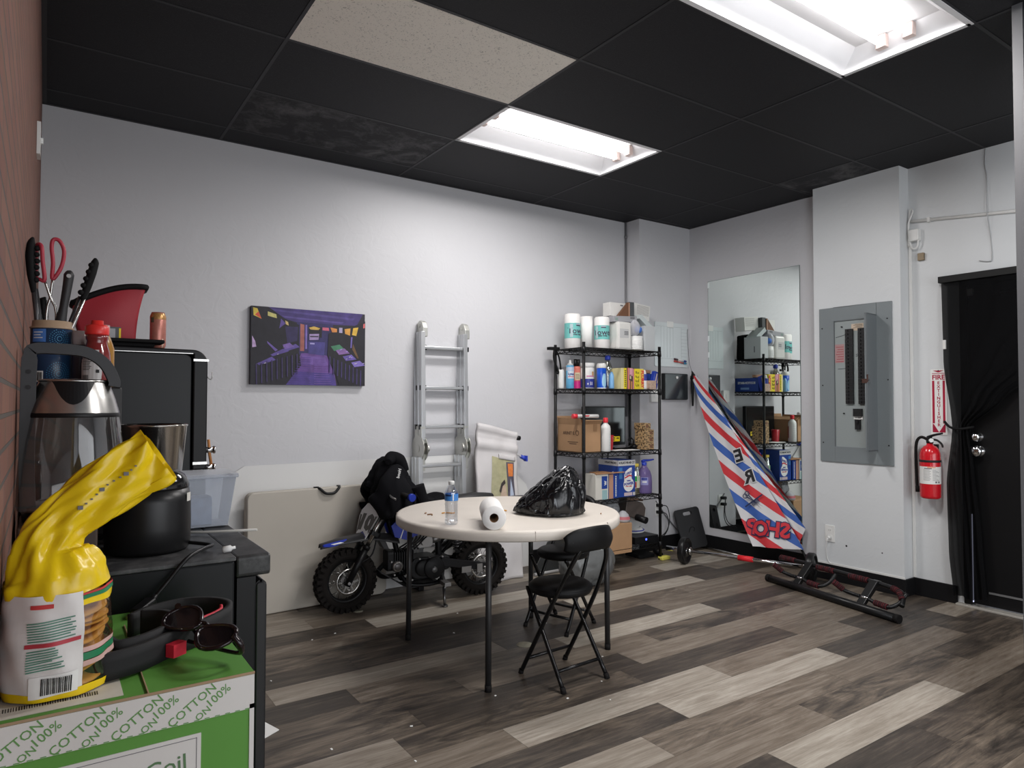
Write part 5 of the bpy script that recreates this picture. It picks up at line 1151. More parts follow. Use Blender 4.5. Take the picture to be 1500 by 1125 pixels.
# engine, facing the camera on the +y side
b = MB(); b.rbox((0.31, -0.085, 0.165), (0.53, 0.085, 0.305), 0.05, axis='y'); b.rbox((0.24, -0.06, 0.20), (0.34, 0.06, 0.30), 0.03, axis='y'); en = b.build('engine_case', BENG, bike, bevel=0.01)
b = MB()
for k in range(9): x = 0.500+k*0.0155; b.rbox((x, -0.062, 0.225+0.004*(k % 2)), (x+0.006, 0.062, 0.355), 0.015, axis='x')
b.box((0.50, -0.04, 0.24), (0.635, 0.04, 0.345)); b.build('cylinder_fins', BENG, bike)
b = MB(); b.rbox((0.63, -0.055, 0.23), (0.675, 0.055, 0.36), 0.02, axis='x'); b.build('cylinder_head', BENG, bike, bevel=0.006)
def rcover(nm, x, z, r, y0_, y1_, m_, par=bike):
    b = MB(); b.lathe([(r, y0_), (r, y1_-0.008), (r-0.008, y1_), (0.001, y1_)], (x, 0, z), 32, Matrix.Rotation(-PI/2, 4, 'X')); return b.build(nm, m_, par)
for x, z, r, y0_, y1_ in ((0.375, 0.235, 0.072, 0.08, 0.115), (0.445, 0.240, 0.055, 0.08, 0.105)): rcover('clutch_cover', x, z, r, y0_, y1_, BENG)
rcover('cover_plug', 0.375, 0.225, 0.022, 0.11, 0.120, mat('dull_grey_cap', (0.16, 0.16, 0.16), 0.35, 0.7))
rcover('cylinder_cap', 0.615, 0.262, 0.036, 0.055, 0.085, ALUD); rcover('cap_ring', 0.615, 0.262, 0.029, 0.08, 0.088, mat('cap_dark', (0.14, 0.13, 0.13), 0.4, 0.8))
for x, z in ((0.56, 0.205), (0.64, 0.215), (0.47, 0.30), (0.31, 0.30), (0.52, 0.17), (0.40, 0.30), (0.66, 0.30)):
    b = MB(); b.cyl((x, 0.07, z), (x, 0.094, z), 0.006, seg=8); b.build('bolt', ALUD, bike)
b = MB(); b.rbox((0.36, -0.03, 0.36), (0.47, 0.035, 0.43), 0.02, axis='y'); b.cyl((0.42, 0.03, 0.40), (0.42, 0.06, 0.40), 0.025, seg=14); b.cyl((0.30, 0, 0.41), (0.36, 0, 0.40), 0.03, seg=14); b.build('carburetor', ALUD, bike)
b = MB()
for k in range(6): b.tube([(0.50+0.02*k, 0.06, 0.36+0.01*(k % 3)), (0.44+0.02*k, 0.075, 0.42), (0.40+0.03*k, 0.06, 0.46), (0.5+0.02*k, 0.03, 0.50)], 0.005, 6, smooth_n=4)
b.build('cables', BLACK, bike)
b = MB(); b.tube([(0.66, -0.06, 0.26), (0.70, -0.08, 0.20), (0.62, -0.11, 0.16), (0.40, -0.11, 0.20), (0.20, -0.11, 0.33), (-0.05, -0.11, 0.43)], [0.016, 0.016, 0.016, 0.018, 0.032, 0.032], 12, smooth_n=6); b.build('exhaust', BFR, bike)
def SK(u, v): x = 0.735-0.43*u; z = 0.245-0.125*min(1, u*2.4) if u < 0.42 else 0.120; return Vector((x, (v-0.5)*0.17, z))
b = MB(); b.grid(SK, 14, 4, False); b.build('skid_plate', mat('skid_black', (0.03, 0.03, 0.032), 0.4), bike, thick=0.004)
for s_ in (-1, 1):
    b = MB(); b.cyl((0.335, s_*0.085, 0.150), (0.33, s_*0.185, 0.145), 0.010, seg=10); pg = b.build('peg_mount', BFR, bike)
    b = MB(); b.box((0.305, s_*0.185-0.045, 0.135), (0.350, s_*0.185+0.045, 0.160)); b.build('foot_peg', ALUD, pg, bevel=0.003)
b = MB(); b.tube([(0.315, 0.10, 0.175), (0.31, 0.14, 0.12), (0.325, 0.155, 0.10)], 0.013, 10); b.tube([(0.325, 0.15, 0.115), (0.335, 0.195, 0.01)], 0.0095, 10); b.cyl((0.335, 0.195, 0.0), (0.335, 0.195, 0.012), 0.020, seg=12); b.build('kickstand', mat('kickstand_steel', (0.20, 0.20, 0.20), 0.3, 0.9), bike)
# tank, shrouds and seat
b = MB(); b.sphere((0.50, 0, 0.575), 0.1, 24, 14, (1.5, 0.95, 0.75)); b.build('fuel_tank', BLACK, bike)
for s_ in (-1, 1):
    b = MB(); b.prism([(0.665, 0.53), (0.64, 0.455), (0.555, 0.43), (0.42, 0.48), (0.42, 0.57), (0.58, 0.60)], 'y', s_*0.085-0.004, s_*0.085+0.004); sh = b.build('radiator_shroud', BLUEB, bike, bevel=0.003)
    b = MB(); y = s_*0.0905; b.poly([Vector((x, y, z)) for x, z in ((0.605, 0.445), (0.598, 0.445), (0.555, 0.57), (0.562, 0.57))]); b.build('decal_stripe', WHITE, sh)
    text('TX', 'lettering', WHITE, sh, face((0.525, s_*0.0895, 0.500), (-s_, 0, 0), (0.25, 0, 1)), 0.085, 0.004)
b = MB(); b.tube([(0.42, 0, 0.605), (0.25, 0, 0.615), (0.05, 0, 0.635), (-0.10, 0, 0.645)], [0.05, 0.068, 0.065, 0.04], 16, smooth_n=5); b.build('seat', mat('seat_vinyl', (0.012, 0.012, 0.013), 0.5), bike)
def RF(u, v): t_ = (v-0.5)*2; return Vector((0.0-0.36*u, t_*(0.07-0.02*u), 0.60+0.055*math.sin(u*PI*0.6)-0.03*abs(t_)**2))
b = MB(); b.grid(RF, 14, 8); b.build('rear_fender', DGP, bike, thick=0.004)
b = MB(); b.tube([(WB-0.06, 0.05, 0.30), (WB-0.16, 0.05, 0.36), (WB-0.20, 0.045, 0.56)], 0.005, 6, smooth_n=6); b.build('brake_hose', BLACK, bike)
b = MB(); b.prism([(0.745, 0.46), (0.70, 0.46), (0.66, 0.37), (0.70, 0.38)], 'y', -0.045, 0.045); b.build('inner_fender', DGP, bike, bevel=0.004)

# --- black hoodie thrown over the handlebar
CLOTH = mat('black_hoodie_cloth', (0.006, 0.006, 0.0075), 0.95, spec=0.15, bump=0.25, bscale=500)
def wp(x, y, z): return bike.matrix_basis @ Vector((x, y, z))
hood = thing('hoodie', 'black hoodie draped over the handlebar of the dirt bike', 'hoodie', wp(WB-0.28, 0, 0.6), bike.rotation_euler.z)
def HP(u, v):
    # u runs from the front hem over the top to the back, v across the bike
    t_ = (v-0.5)*2
    path = spline([Vector(p) for p in ((0.135, 0, 0.165), (0.125, 0, 0.215), (0.090, 0, 0.300), (0.030, 0, 0.355), (-0.045, 0, 0.335), (-0.115, 0, 0.22), (-0.17, 0, 0.10), (-0.28, 0, 0.075), (-0.40, 0, 0.085))], 8)
    f = u*(len(path)-1); k = min(int(f), len(path)-2); p = path[k].lerp(path[k+1], f-k)
    wd = 0.13+0.15*math.sin(min(1, u*1.5)*PI*0.8)**1.0
    drop = (abs(t_)**2.3)*(0.22 if u < 0.6 else 0.10)*(0.55+0.8*math.sin(min(1, u*1.25)*PI))
    fold = 0.020*math.sin(t_*10+u*5)*(0.3+abs(t_))+0.022*noise.noise(Vector((u*7, t_*2.5, 3)))+0.009*noise.noise(Vector((u*16, t_*9, 8)))
    return Vector((p.x+fold*0.8+0.012*math.sin(t_*17+u*9), t_*wd+0.012*noise.noise(Vector((u*6, t_*4, 1))), p.z-drop+fold))
b = MB(); b.grid(HP, 60, 46); bd = b.build('body', CLOTH, hood, thick=0.010)
b = MB(); b.tube([HP(0.60, 0.85)+Vector((0, 0.0, 0.01)), HP(0.68, 0.86)+Vector((0, 0.03, -0.01)), HP(0.8, 0.9)+Vector((0.01, 0.06, -0.05)), HP(0.95, 0.8)+Vector((0.0, 0.06, -0.03))], [0.05, 0.046, 0.042, 0.034], 14, smooth_n=6); b.build('sleeve', CLOTH, hood)
b = MB(); b.tube([HP(0.36, 0.70)+Vector((0.02, 0.02, 0.03)), HP(0.42, 0.62)+Vector((0.01, 0.02, 0.035)), HP(0.50, 0.60)+Vector((0, 0.02, 0.03)), HP(0.56, 0.62)+Vector((0, 0.03, 0.01))], [0.02, 0.045, 0.045, 0.02], 14, smooth_n=6); b.build('hood', CLOTH, hood)
pa = HP(0.44, 0.80); Mh = face(pa+Vector((-0.01, 0.055, 0.0)), (0.30, 0.18, -0.95), (0.85, -0.30, 0.25))
text('Hood', 'lettering', mat('hoodie_print', (0.62, 0.62, 0.62), 0.7), hood, Mh, 0.026, 0.0008, 0.001)
# ================================================================== WIRE RACK AND EVERYTHING ON IT
WIRE = mat('black_epoxy_wire', (0.006, 0.006, 0.0065), 0.45, spec=0.35)
RX0, RX1, RY0, RY1 = 3.475, 4.315, 4.10, 4.46
SH = [1.762, 1.437, 0.928, 0.553, 0.150]
rack = thing('wire_rack', 'black five-tier wire rack crowded with supplies in the back corner', 'rack', (RX0, RY0, 0))
RWd, RD = RX1-RX0, RY1-RY0
for x, y in ((0, 0), (RWd, 0), (0, RD), (RWd, RD)):
    b = MB(); b.cyl((x, y, 0.012), (x, y, 1.80), 0.0125, seg=14); ps = b.build('post', WIRE, rack)
    b = MB(); b.cyl((x, y, 0.0), (x, y, 0.014), 0.017, seg=12); b.build('foot', BLACK, ps)
    for z in SH:
        b = MB(); b.cyl((x, y, z-0.045), (x, y, z+0.004), 0.017, 0.0145, seg=14); b.build('collar', BLACK, ps)
for z in SH:
    b = MB(); r = 0.0028
    for zz in (z-0.004, z-0.034):
        b.tube([(0, 0, zz), (RWd, 0, zz)], 0.0038, 6); b.tube([(0, RD, zz), (RWd, RD, zz)], 0.0038, 6); b.tube([(0, 0, zz), (0, RD, zz)], 0.0038, 6); b.tube([(RWd, 0, zz), (RWd, RD, zz)], 0.0038, 6)
    for yy in (0, RD):
        n = 28; b.tube([(RWd*k/n, yy, z-0.007 if k % 2 else z-0.031) for k in range(n+1)], r, 5)
    for xx in (0, RWd):
        n = 12; b.tube([(xx, RD*k/n, z-0.007 if k % 2 else z-0.031) for k in range(n+1)], r, 5)
    for k in range(1, 34): b.tube([(RWd*k/34, 0, z-0.004), (RWd*k/34, RD, z-0.004)], 0.0019, 5)
    for k in (0.25, 0.5, 0.75): b.tube([(0, RD*k, z-0.008), (RWd, RD*k, z-0.008)], 0.0038, 6)
    b.build('shelf', WIRE, rack)

def boxthing(name, label, cat, lo, hi, m_, rz=0.0, group=None, bevel=0.002, part='carton'):
    c = ((lo[0]+hi[0])/2, (lo[1]+hi[1])/2, lo[2]); t = thing(name, label, cat, c, rz, group)
    b = MB(); hx, hy = (hi[0]-lo[0])/2, (hi[1]-lo[1])/2; b.box((-hx, -hy, 0.0005), (hx, hy, hi[2]-lo[2])); b.build(part, m_, t, bevel=bevel)
    return t, hx, hy, hi[2]-lo[2]
def patch(t, nm, m_, hx, hy, side, u0, u1, z0, z1, off=0.0008, th=0.0006):
    """a printed patch on the front (-y), left (-x) or right (+x) side of a box thing"""
    b = MB()
    if side == 'f': b.box((u0, -hy-off-th, z0), (u1, -hy-off, z1))
    elif side == 'l': b.box((-hx-off-th, u0, z0), (-hx-off, u1, z1))
    elif side == 'r': b.box((hx+off, u0, z0), (hx+off+th, u1, z1))
    elif side == 'b': b.box((u0, hy+off, z0), (u1, hy+off+th, z1))
    elif side == 't': b.box((u0, z0, off), (u1, z1, off+th))
    return b.build(nm, m_, t)
def ftext(s, t, m_, hy, x, z, size, w_=0.0006, off=0.0018, rot=0.0):
    return text(s, 'lettering', m_, t, face((x, -hy-off, z), (math.cos(rot), 0, math.sin(rot)), (-math.sin(rot), 0, math.cos(rot))), size, w_)
def bottle(name, label, cat, c, prof, m_, cap_prof=None, cap_m=None, lab=None, lab_m=None, group=None, seg=28, capname='cap'):
    t = thing(name, label, cat, c, 0, group)
    b = MB(); b.lathe(prof, seg=seg, cap=True); b.build('body', m_, t)
    if cap_prof: b = MB(); b.lathe(cap_prof, seg=20); b.build(capname, cap_m, t)
    lo_ = None
    if lab: b = MB(); b.lathe([(lab[0], lab[1]), (lab[0], lab[2])], seg=36, cap=False); lo_ = b.build('label', lab_m, t)
    return t, lo_

z0 = SH[0]
# ---- top shelf
TEAL = mat('teal_print', (0.16, 0.50, 0.47), 0.5); DKT = mat('dark_plum_print', (0.06, 0.045, 0.08), 0.5); LAV = mat('grey_blue_print', (0.35, 0.42, 0.48), 0.5)
WRAP = mat('towel_wrap', (0.80, 0.78, 0.76), 0.45)
for (cx, cy, r, h, lab, a) in ((3.575, 4.36, 0.066, 0.29, 'leftmost printed paper towel roll on top of the rack', -1.58), (3.790, 4.24, 0.063, 0.268, 'second printed paper towel roll on top of the rack, right of the slim roll', -2.2)):
    t = thing('paper_towel_pack', lab, 'paper towel', (cx, cy, z0), 0, 'printed paper towel rolls on the rack')
    b = MB(); b.lathe([(0.001, 0.001), (r-0.006, 0.001), (r, 0.008), (r, h-0.012), (r-0.008, h), (r*0.4, h-0.004), (0.001, h-0.01)], seg=40); b.build('wrapped_roll', WRAP, t)
    b = MB(); b.lathe([(r+0.0008, h*0.30), (r+0.0008, h*0.73)], seg=44, cap=False); lb = b.build('label', TEAL, t)
    M = face(((r+0.0014)*math.cos(a), (r+0.0014)*math.sin(a), h*0.505), (-math.sin(a), math.cos(a), 0), (0, 0, 1)); text('Towel', 'lettering', DKT, lb, M, 0.068, 0.0009, bend=r+0.0014)
    M = face(((r+0.0014)*math.cos(a), (r+0.0014)*math.sin(a), h*0.40), (-math.sin(a), math.cos(a), 0), (0, 0, 1)); text('PAPER TOWEL', 'lettering', DKT, lb, M, 0.012, 0.0006, bend=r+0.0014)
    b = MB(); strip(b, a-0.2, a+0.45, h*0.655, h*0.715, r+0.0016); b.build('print_bar', LAV, lb)
    b = MB(); strip(b, a-0.2, a+0.45, h*0.645, h*0.675, r+0.0020); b.build('print_bar', DKT, lb)
    b = MB(); strip(b, a-1.0, a-0.62, h*0.33, h*0.70, r+0.0012); b.build('print_panel', mat('print_pale', (0.42, 0.55, 0.58), 0.5), lb)
t = thing('slim_towel_roll', 'plain slim white paper roll between the two printed towel rolls', 'paper towel', (3.705, 4.335, z0))
b = MB(); b.lathe([(0.018, 0.001), (0.05, 0.001), (0.05, 0.275), (0.018, 0.275), (0.018, 0.001)], seg=30, cap=False); b.build('paper', PT, t)
t, hx, hy, h = boxthing('towel_bundle', 'white plastic-wrapped bundle beside the second printed towel roll', 'bundle', (3.885, 4.15, z0), (4.045, 4.40, z0+0.235), mat('milky_wrap', (0.70, 0.69, 0.66), 0.3, var=0.08, vscale=20), bevel=0.02, part='wrapped_pack')
pt = patch(t, 'print_block', mat('pale_grey_block', (0.55, 0.55, 0.55), 0.5), hx, hy, 'f', -0.06, 0.04, 0.10, 0.175)
b = MB()
for k in range(3): b.box((-0.01, -hy-0.003, 0.125+k*0.012), (0.035, -hy-0.0022, 0.131+k*0.012))
b.build('lettering', GREYINK, pt)
tag(crumple('clear_bag', 'clear plastic bag slumped over the paper cups on top of the rack', 'bag', (4.105, 4.19, z0+0.126), 0.055, 0.055, 0.075, glassmat('clear_bag_film', (0.85, 0.85, 0.88), 0.15, 0.62), 5.0, plain_lump, 0.08, 4))
b = MB(); b.sphere((4.135, 4.168, z0+0.18), 0.034, 14, 9, (1, 0.9, 0.9)); tag(b.build('blue_sponge', mat('blue_sponge', (0.07, 0.20, 0.62), 0.7)), 'round blue sponge inside the clear bag on top of the rack', 'sponge')
t = thing('paper_cup_stack', 'stack of white paper cups near the front of the rack top', 'cups', (4.125, 4.19, z0))
b = MB(); pr = [(0.001, 0.001), (0.052, 0.001)]
for k in range(5): pr += [(0.060+0.0005*k, 0.012+k*0.018), (0.062, 0.014+k*0.018), (0.0595, 0.018+k*0.018)]
b.lathe(pr+[(0.058, 0.124)], seg=28); b.build('cups', WHITE_PL, t)
t, hx, hy, h = boxthing('grey_carton', 'pale grey carton at the right end of the rack top', 'box', (4.185, 4.14, z0), (4.305, 4.33, z0+0.215), mat('pale_grey_card', (0.54, 0.56, 0.57), 0.6))
pt = patch(t, 'seal', GREYINK, hx, hy, 'r', -0.03, -0.02, 0.06, 0.12)
t = thing('black_bag', 'black bag upright at the back of the rack top, seen in the mirror', 'bag', (4.16, 4.40, z0)); b = MB(); b.prism([(-0.12, 0.001), (0.13, 0.001), (0.12, 0.24), (0.02, 0.26), (-0.05, 0.20), (-0.11, 0.22)], 'y', -0.04, 0.04); b.build('body', BLACKM, t, bevel=0.012)
# stacked flat boxes on top
GB = mat('glossy_grey_box', (0.36, 0.36, 0.38), 0.35); WB_ = mat('white_card_box', (0.70, 0.69, 0.66), 0.55)
t = thing('flat_box', 'long flat grey box lying tilted across the bundle on the rack top', 'box', (4.035, 4.26, z0+0.240)); Mx = Matrix.Rotation(-0.05, 4, 'Y')
b = MB(); b.box((-0.17, -0.08, 0.0), (0.10, 0.08, 0.048), Mx); b.build('carton', GB, t, bevel=0.002)
b = MB(); b.box((-0.15, -0.0815, 0.012), (-0.12, -0.0805, 0.034), Mx); b.build('print_block', mat('grey_green_print', (0.25, 0.33, 0.30), 0.5), t)
b = MB(); b.box((0.02, -0.0815, 0.025), (0.07, -0.0805, 0.042), Mx); b.build('print_block', GREYINK, t)
t = thing('slanted_box', 'pale box sliding off the end of the flat grey box', 'box', (4.222, 4.235, z0+0.232)); Mx = Matrix.Rotation(0.62, 4, 'Y')
b = MB(); b.box((-0.08, -0.06, 0.0), (0.085, 0.06, 0.045), Mx); b.build('carton', mat('pale_blue_grey_box', (0.52, 0.57, 0.57), 0.4), t, bevel=0.003)
t = thing('small_white_box', 'white box at the left of the pile of boxes on the rack top', 'box', (3.985, 4.30, z0+0.292)); b = MB(); b.box((-0.085, -0.04, 0), (0.085, 0.05, 0.115)); b.build('carton', WB_, t, bevel=0.002)
b = MB(); b.box((0.03, -0.042, 0.09), (0.06, -0.0405, 0.10)); b.build('lettering', GREYINK, t)
t = thing('brown_wedge', 'brown cardboard wedge standing in the pile of boxes on the rack top', 'cardboard', (4.055, 4.235, z0+0.290))
b = MB(); b.prism([(-0.10, 0.0), (0.035, 0.0), (0.035, 0.12), (0.02, 0.125)], 'y', -0.012, 0.012); b.build('sheet', mat('brown_board', (0.16, 0.075, 0.04), 0.7), t); b = MB(); b.box((0.02, -0.014, 0.0), (0.034, -0.0125, 0.12)); b.build('edge_strip', mat('tan_edge', (0.42, 0.24, 0.16), 0.6), t)
t = thing('grey_block', 'dark grey block standing next to the brown wedge on the rack top', 'box', (4.118, 4.25, z0+0.290)); b = MB(); b.box((-0.024, -0.02, 0), (0.03, 0.03, 0.13)); b.build('carton', mat('slate_card', (0.075, 0.08, 0.085), 0.6), t)
t = thing('striped_box', 'white box with fine stripes at the right of the pile on the rack top', 'box', (4.255, 4.31, z0+0.285)); Mx = Matrix.Rotation(0.10, 4, 'Y'); b = MB(); b.box((-0.105, -0.04, 0.0), (0.115, 0.07, 0.135), Mx); b.build('carton', WB_, t, bevel=0.002)
b = MB()
for k in range(8): b.box((-0.045, -0.0418, 0.045+k*0.0105), (0.10, -0.0405, 0.0475+k*0.0105), Mx)
b.build('stripes', mat('stripe_grey', (0.30, 0.29, 0.28), 0.6), t)

# ---- second shelf
z1 = SH[1]
t = thing('black_strap', 'black strap hanging from the rear left corner of the rack top', 'strap', (3.445, 4.455, z0)); b = MB(); b.rbox((-0.045, -0.03, -0.005), (0.055, 0.03, 0.018), 0.012); b.tube([(0.0, -0.02, 0.0), (-0.012, -0.03, -0.08), (0.03, -0.03, -0.18), (0.025, -0.03, -0.20)], 0.009, 8, smooth_n=4); b.tube([(0.02, -0.02, 0.0), (0.045, -0.03, -0.08), (0.06, -0.03, -0.17)], 0.007, 8, smooth_n=4); b.build('webbing', BLACKM, t)
t, lb = bottle('squeeze_bottle', 'small white bottle at the far left of the second shelf', 'bottle', (3.515, 4.435, z1), [(0.001, 0.001), (0.024, 0.001), (0.026, 0.01), (0.026, 0.14), (0.02, 0.16), (0.001, 0.162)], WHITE_PL)
SKY = mat('spray_sky_blue', (0.16, 0.50, 0.80), 0.25); 
t, lb = bottle('spray_can', 'blue and white disinfectant spray can on the second shelf', 'spray can', (3.565, 4.38, z1), [(0.001, 0.001), (0.031, 0.001), (0.033, 0.004), (0.033, 0.185), (0.030, 0.193), (0.001, 0.194)], SKY, [(0.026, 0.193), (0.024, 0.205), (0.011, 0.212), (0.008, 0.236), (0.001, 0.237)], WHITE, (0.0336, 0.150, 0.178), mat('spray_pale_label', (0.60, 0.68, 0.84), 0.3))
a = -1.95
b = MB(); strip(b, a-0.9, a+0.9, 0.085, 0.148, 0.0338); b.build('label_band', mat('white_cloud_label', (0.72, 0.80, 0.88), 0.3), t)
text('Lysol', 'lettering', mat('lysol_navy', (0.02, 0.05, 0.25), 0.4), t, face((0.0342*math.cos(a), 0.0342*math.sin(a), 0.122), (-math.sin(a), math.cos(a), 0), (0, 0.12, 1)), 0.026, 0.001, bend=0.0345)
b = MB(); strip(b, a-0.8, a+0.8, 0.096, 0.102, 0.0343); b.build('label_stripe', mat('label_red', (0.60, 0.05, 0.12), 0.4), t)
t = thing('hair_spray_can', 'pink and orange spray can with twin black caps on the second shelf', 'spray can', (3.628, 4.37, z1))
b = MB(); b.lathe([(0.001, 0.001), (0.029, 0.001), (0.031, 0.004), (0.031, 0.175), (0.027, 0.186), (0.001, 0.187)], seg=28); b.build('body', mat('spray_coral', (0.72, 0.20, 0.15), 0.3), t)
b = MB(); b.lathe([(0.0316, 0.004), (0.0316, 0.065)], seg=30, cap=False); b.build('lower_band', mat('spray_magenta', (0.62, 0.03, 0.22), 0.3), t)
b = MB(); strip(b, a-0.8, a+0.8, 0.075, 0.135, 0.0317); lb = b.build('label', mat('spray_cream', (0.72, 0.62, 0.42), 0.4), t)
b = MB()
for k in range(4): strip(b, a-0.6, a+0.5-0.1*(k % 2), 0.085+k*0.011, 0.089+k*0.011, 0.0322)
b.build('lettering', mat('spray_brown', (0.16, 0.08, 0.05), 0.5), lb)
for dx in (-0.014, 0.016): b = MB(); b.cyl((dx, 0, 0.186), (dx, 0, 0.246), 0.0145, seg=16); b.build('cap', BLACK, t)
NV = mat('navy_label', (0.035, 0.05, 0.30), 0.4)
t, lb = bottle('supplement_tub', 'large white tub with navy label behind the front post on the second shelf', 'tub', (3.735, 4.36, z1), [(0.001, 0.001), (0.055, 0.001), (0.058, 0.006), (0.058, 0.185), (0.001, 0.187)], WHITE_PL, [(0.060, 0.180), (0.062, 0.184), (0.062, 0.212), (0.059, 0.217), (0.001, 0.218)], WHITE_PL, (0.0587, 0.012, 0.085), NV, capname='lid')
a = -2.1
for k, ch in enumerate(('x', '18')): text(ch, 'lettering', WHITE, lb, face((0.0592*math.cos(a+0.55*k-0.1), 0.0592*math.sin(a+0.55*k-0.1), 0.045), (-math.sin(a+0.55*k), math.cos(a+0.55*k), 0), (0, 0, 1)), 0.028+0.012*k, 0.001, bend=0.060)
b = MB(); strip(b, a-0.3, a+0.9, 0.10, 0.112, 0.0592); b.build('label_stripe', mat('label_pink', (0.65, 0.25, 0.40), 0.4), t); b = MB(); strip(b, a+0.5, a+0.9, 0.112, 0.145, 0.0590); b.build('label_stripe', mat('label_peach', (0.72, 0.42, 0.18), 0.4), t)
t, lb = bottle('wipes_canister', 'blue wipes canister with white lid on the second shelf', 'canister', (3.775, 4.23, z1), [(0.001, 0.001), (0.037, 0.001), (0.039, 0.006), (0.039, 0.175), (0.001, 0.176)], mat('wipes_blue', (0.012, 0.10, 0.62), 0.35), [(0.040, 0.170), (0.041, 0.174), (0.041, 0.195), (0.033, 0.210), (0.001, 0.212)], WHITE_PL, capname='lid')
a = -1.75
b = MB()
for k in range(10):
    t0, t1 = k/10, (k+1)/10; w0, w1 = 0.52*math.sin(PI*min(1, t0*0.62+0.38))**1.2 if t0 < 1 else 0, 0
    hw0 = 0.55*math.sqrt(max(0, 1-((t0-0.36)/0.64)**2)) if t0 > 0.36 else 0.55*math.sqrt(max(0, 1-((0.36-t0)/0.4)**2)); strip(b, a+0.1-hw0, a+0.1+hw0, 0.010+0.115*t0, 0.010+0.115*t1, 0.0396)
b.build('drop_print', mat('wipes_pale_blue', (0.36, 0.62, 0.80), 0.3), t)
b = MB(); b.lathe([(0.0394, 0.001), (0.0394, 0.010)], seg=30, cap=False); b.build('base_band', WHITE, t)
t, lb = bottle('soap_bottle', 'clear jug with bright blue cap at the middle of the second shelf', 'bottle', (3.88, 4.27, z1), [(0.001, 0.001), (0.040, 0.001), (0.042, 0.01), (0.042, 0.15), (0.036, 0.19), (0.018, 0.232), (0.015, 0.245)], glassmat('clear_jug', (0.85, 0.86, 0.80), 0.08, 0.6), [(0.022, 0.243), (0.024, 0.248), (0.024, 0.270), (0.018, 0.282), (0.001, 0.283)], BLUEP, (0.0414, 0.004, 0.06), mat('purple_liquid', (0.20, 0.15, 0.24), 0.25))
t, lb = bottle('blue_spray_bottle', 'slim pale blue bottle leaning in front of the clear jug on the second shelf', 'bottle', (3.845, 4.185, z1), [(0.001, 0.001), (0.02, 0.001), (0.022, 0.01), (0.020, 0.11), (0.008, 0.14), (0.001, 0.141)], mat('pale_blue_bottle', (0.20, 0.42, 0.68), 0.3))
YB = mat('yellow_box_print', (0.82, 0.66, 0.03), 0.45)
t, hx, hy, h = boxthing('yellow_box', 'tall yellow and white box standing left of the pencil box', 'box', (3.925, 4.155, z1), (3.985, 4.29, z1+0.175), mat('cream_box', (0.74, 0.66, 0.36), 0.5)); pb = patch(t, 'print_panel', YB, hx, hy, 'f', -0.002, hx, 0.0, h); 
b = MB()
for k in range(9): b.box((0.008, -hy-0.0024, 0.02+k*0.016), (0.022, -hy-0.0015, 0.029+k*0.016))
b.build('lettering', INK, pb)
t, hx, hy, h = boxthing('makeup_box', 'pink and orange patterned box in the row on the second shelf', 'box', (3.99, 4.15, z1), (4.065, 4.28, z1+0.178), mat('dark_patterned_box', (0.10, 0.055, 0.05), 0.5))
for k, (c, x0_, x1_, za, zb) in enumerate((((0.70, 0.22, 0.20), -0.036, -0.02, 0.0, 0.178), ((0.72, 0.35, 0.42), -0.016, 0.022, 0.11, 0.175), ((0.62, 0.26, 0.05), -0.018, -0.008, 0.0, 0.075), ((0.70, 0.30, 0.12), 0.004, 0.016, 0.0, 0.065), ((0.75, 0.28, 0.32), 0.026, 0.036, 0.0, 0.17), ((0.55, 0.5, 0.3), -0.012, 0.004, 0.085, 0.12))):
    patch(t, 'print_shape', mat('mk_box_%d' % k, c, 0.5), hx, hy, 'f', x0_, x1_, za, zb)
t, hx, hy, h = boxthing('yellow_red_box', 'yellow box with red vertical lettering on the second shelf', 'box', (4.07, 4.145, z1), (4.175, 4.28, z1+0.172), YB)
pb = patch(t, 'print_panel', mat('pale_yellow_print', (0.80, 0.60, 0.10), 0.5), hx, hy, 'f', 0.002, hx-0.002, 0.002, h-0.002)
text('FLURRY', 'lettering', mat('hot_red_ink', (0.72, 0.04, 0.06), 0.5), pb, face((0.033, -hy-0.0024, h*0.5), (0, 0, -1), (1, 0, 0)), 0.042, 0.0016)
b = MB(); rr = random.Random(2)
for k in range(16): x = -0.045+0.011*(k % 4); z = 0.02+0.036*(k//4)+0.006*rr.random(); b.box((x, -hy-0.0018, z), (x+0.006, -hy-0.0010, z+0.012+0.014*rr.random()))
b.build('lettering', mat('olive_ink', (0.20, 0.17, 0.02), 0.5), t)
t, lb = bottle('glue_bottle', 'small white bottle with blue label right of the yellow box', 'bottle', (4.198, 4.165, z1), [(0.001, 0.001), (0.026, 0.001), (0.028, 0.01), (0.026, 0.11), (0.014, 0.155), (0.010, 0.165), (0.001, 0.166)], WHITE_PL, None, None, (0.0278, 0.075, 0.13), NV)
t = thing('black_pouch', 'black pouch tossed on the second shelf near the right post', 'pouch', (4.165, 4.27, z1)); b = MB(); Mx = Matrix.Rotation(0.75, 4, 'Y'); b.rbox((-0.11, -0.05, 0.06), (0.06, 0.04, 0.13), 0.02, M=Mx); b.box((-0.03, -0.05, 0.0), (0.09, 0.05, 0.07)); b.build('body', BLACKM, t, bevel=0.012)
t = thing('brown_scrub_brush', 'brown brush lying on top of the black pouch near the right post', 'brush', (4.265, 4.215, z1+0.092)); b = MB(); b.rbox((-0.07, -0.025, 0.05), (0.045, 0.025, 0.075), 0.02, M=Matrix.Rotation(0.06, 4, 'Y')); b.build('handle', mat('tan_wood', (0.36, 0.20, 0.12), 0.6), t); b = MB(); b.box((-0.06, -0.02, 0.0), (0.035, 0.02, 0.052)); b.build('bristles', mat('dark_bristle', (0.03, 0.02, 0.018), 0.9), t)
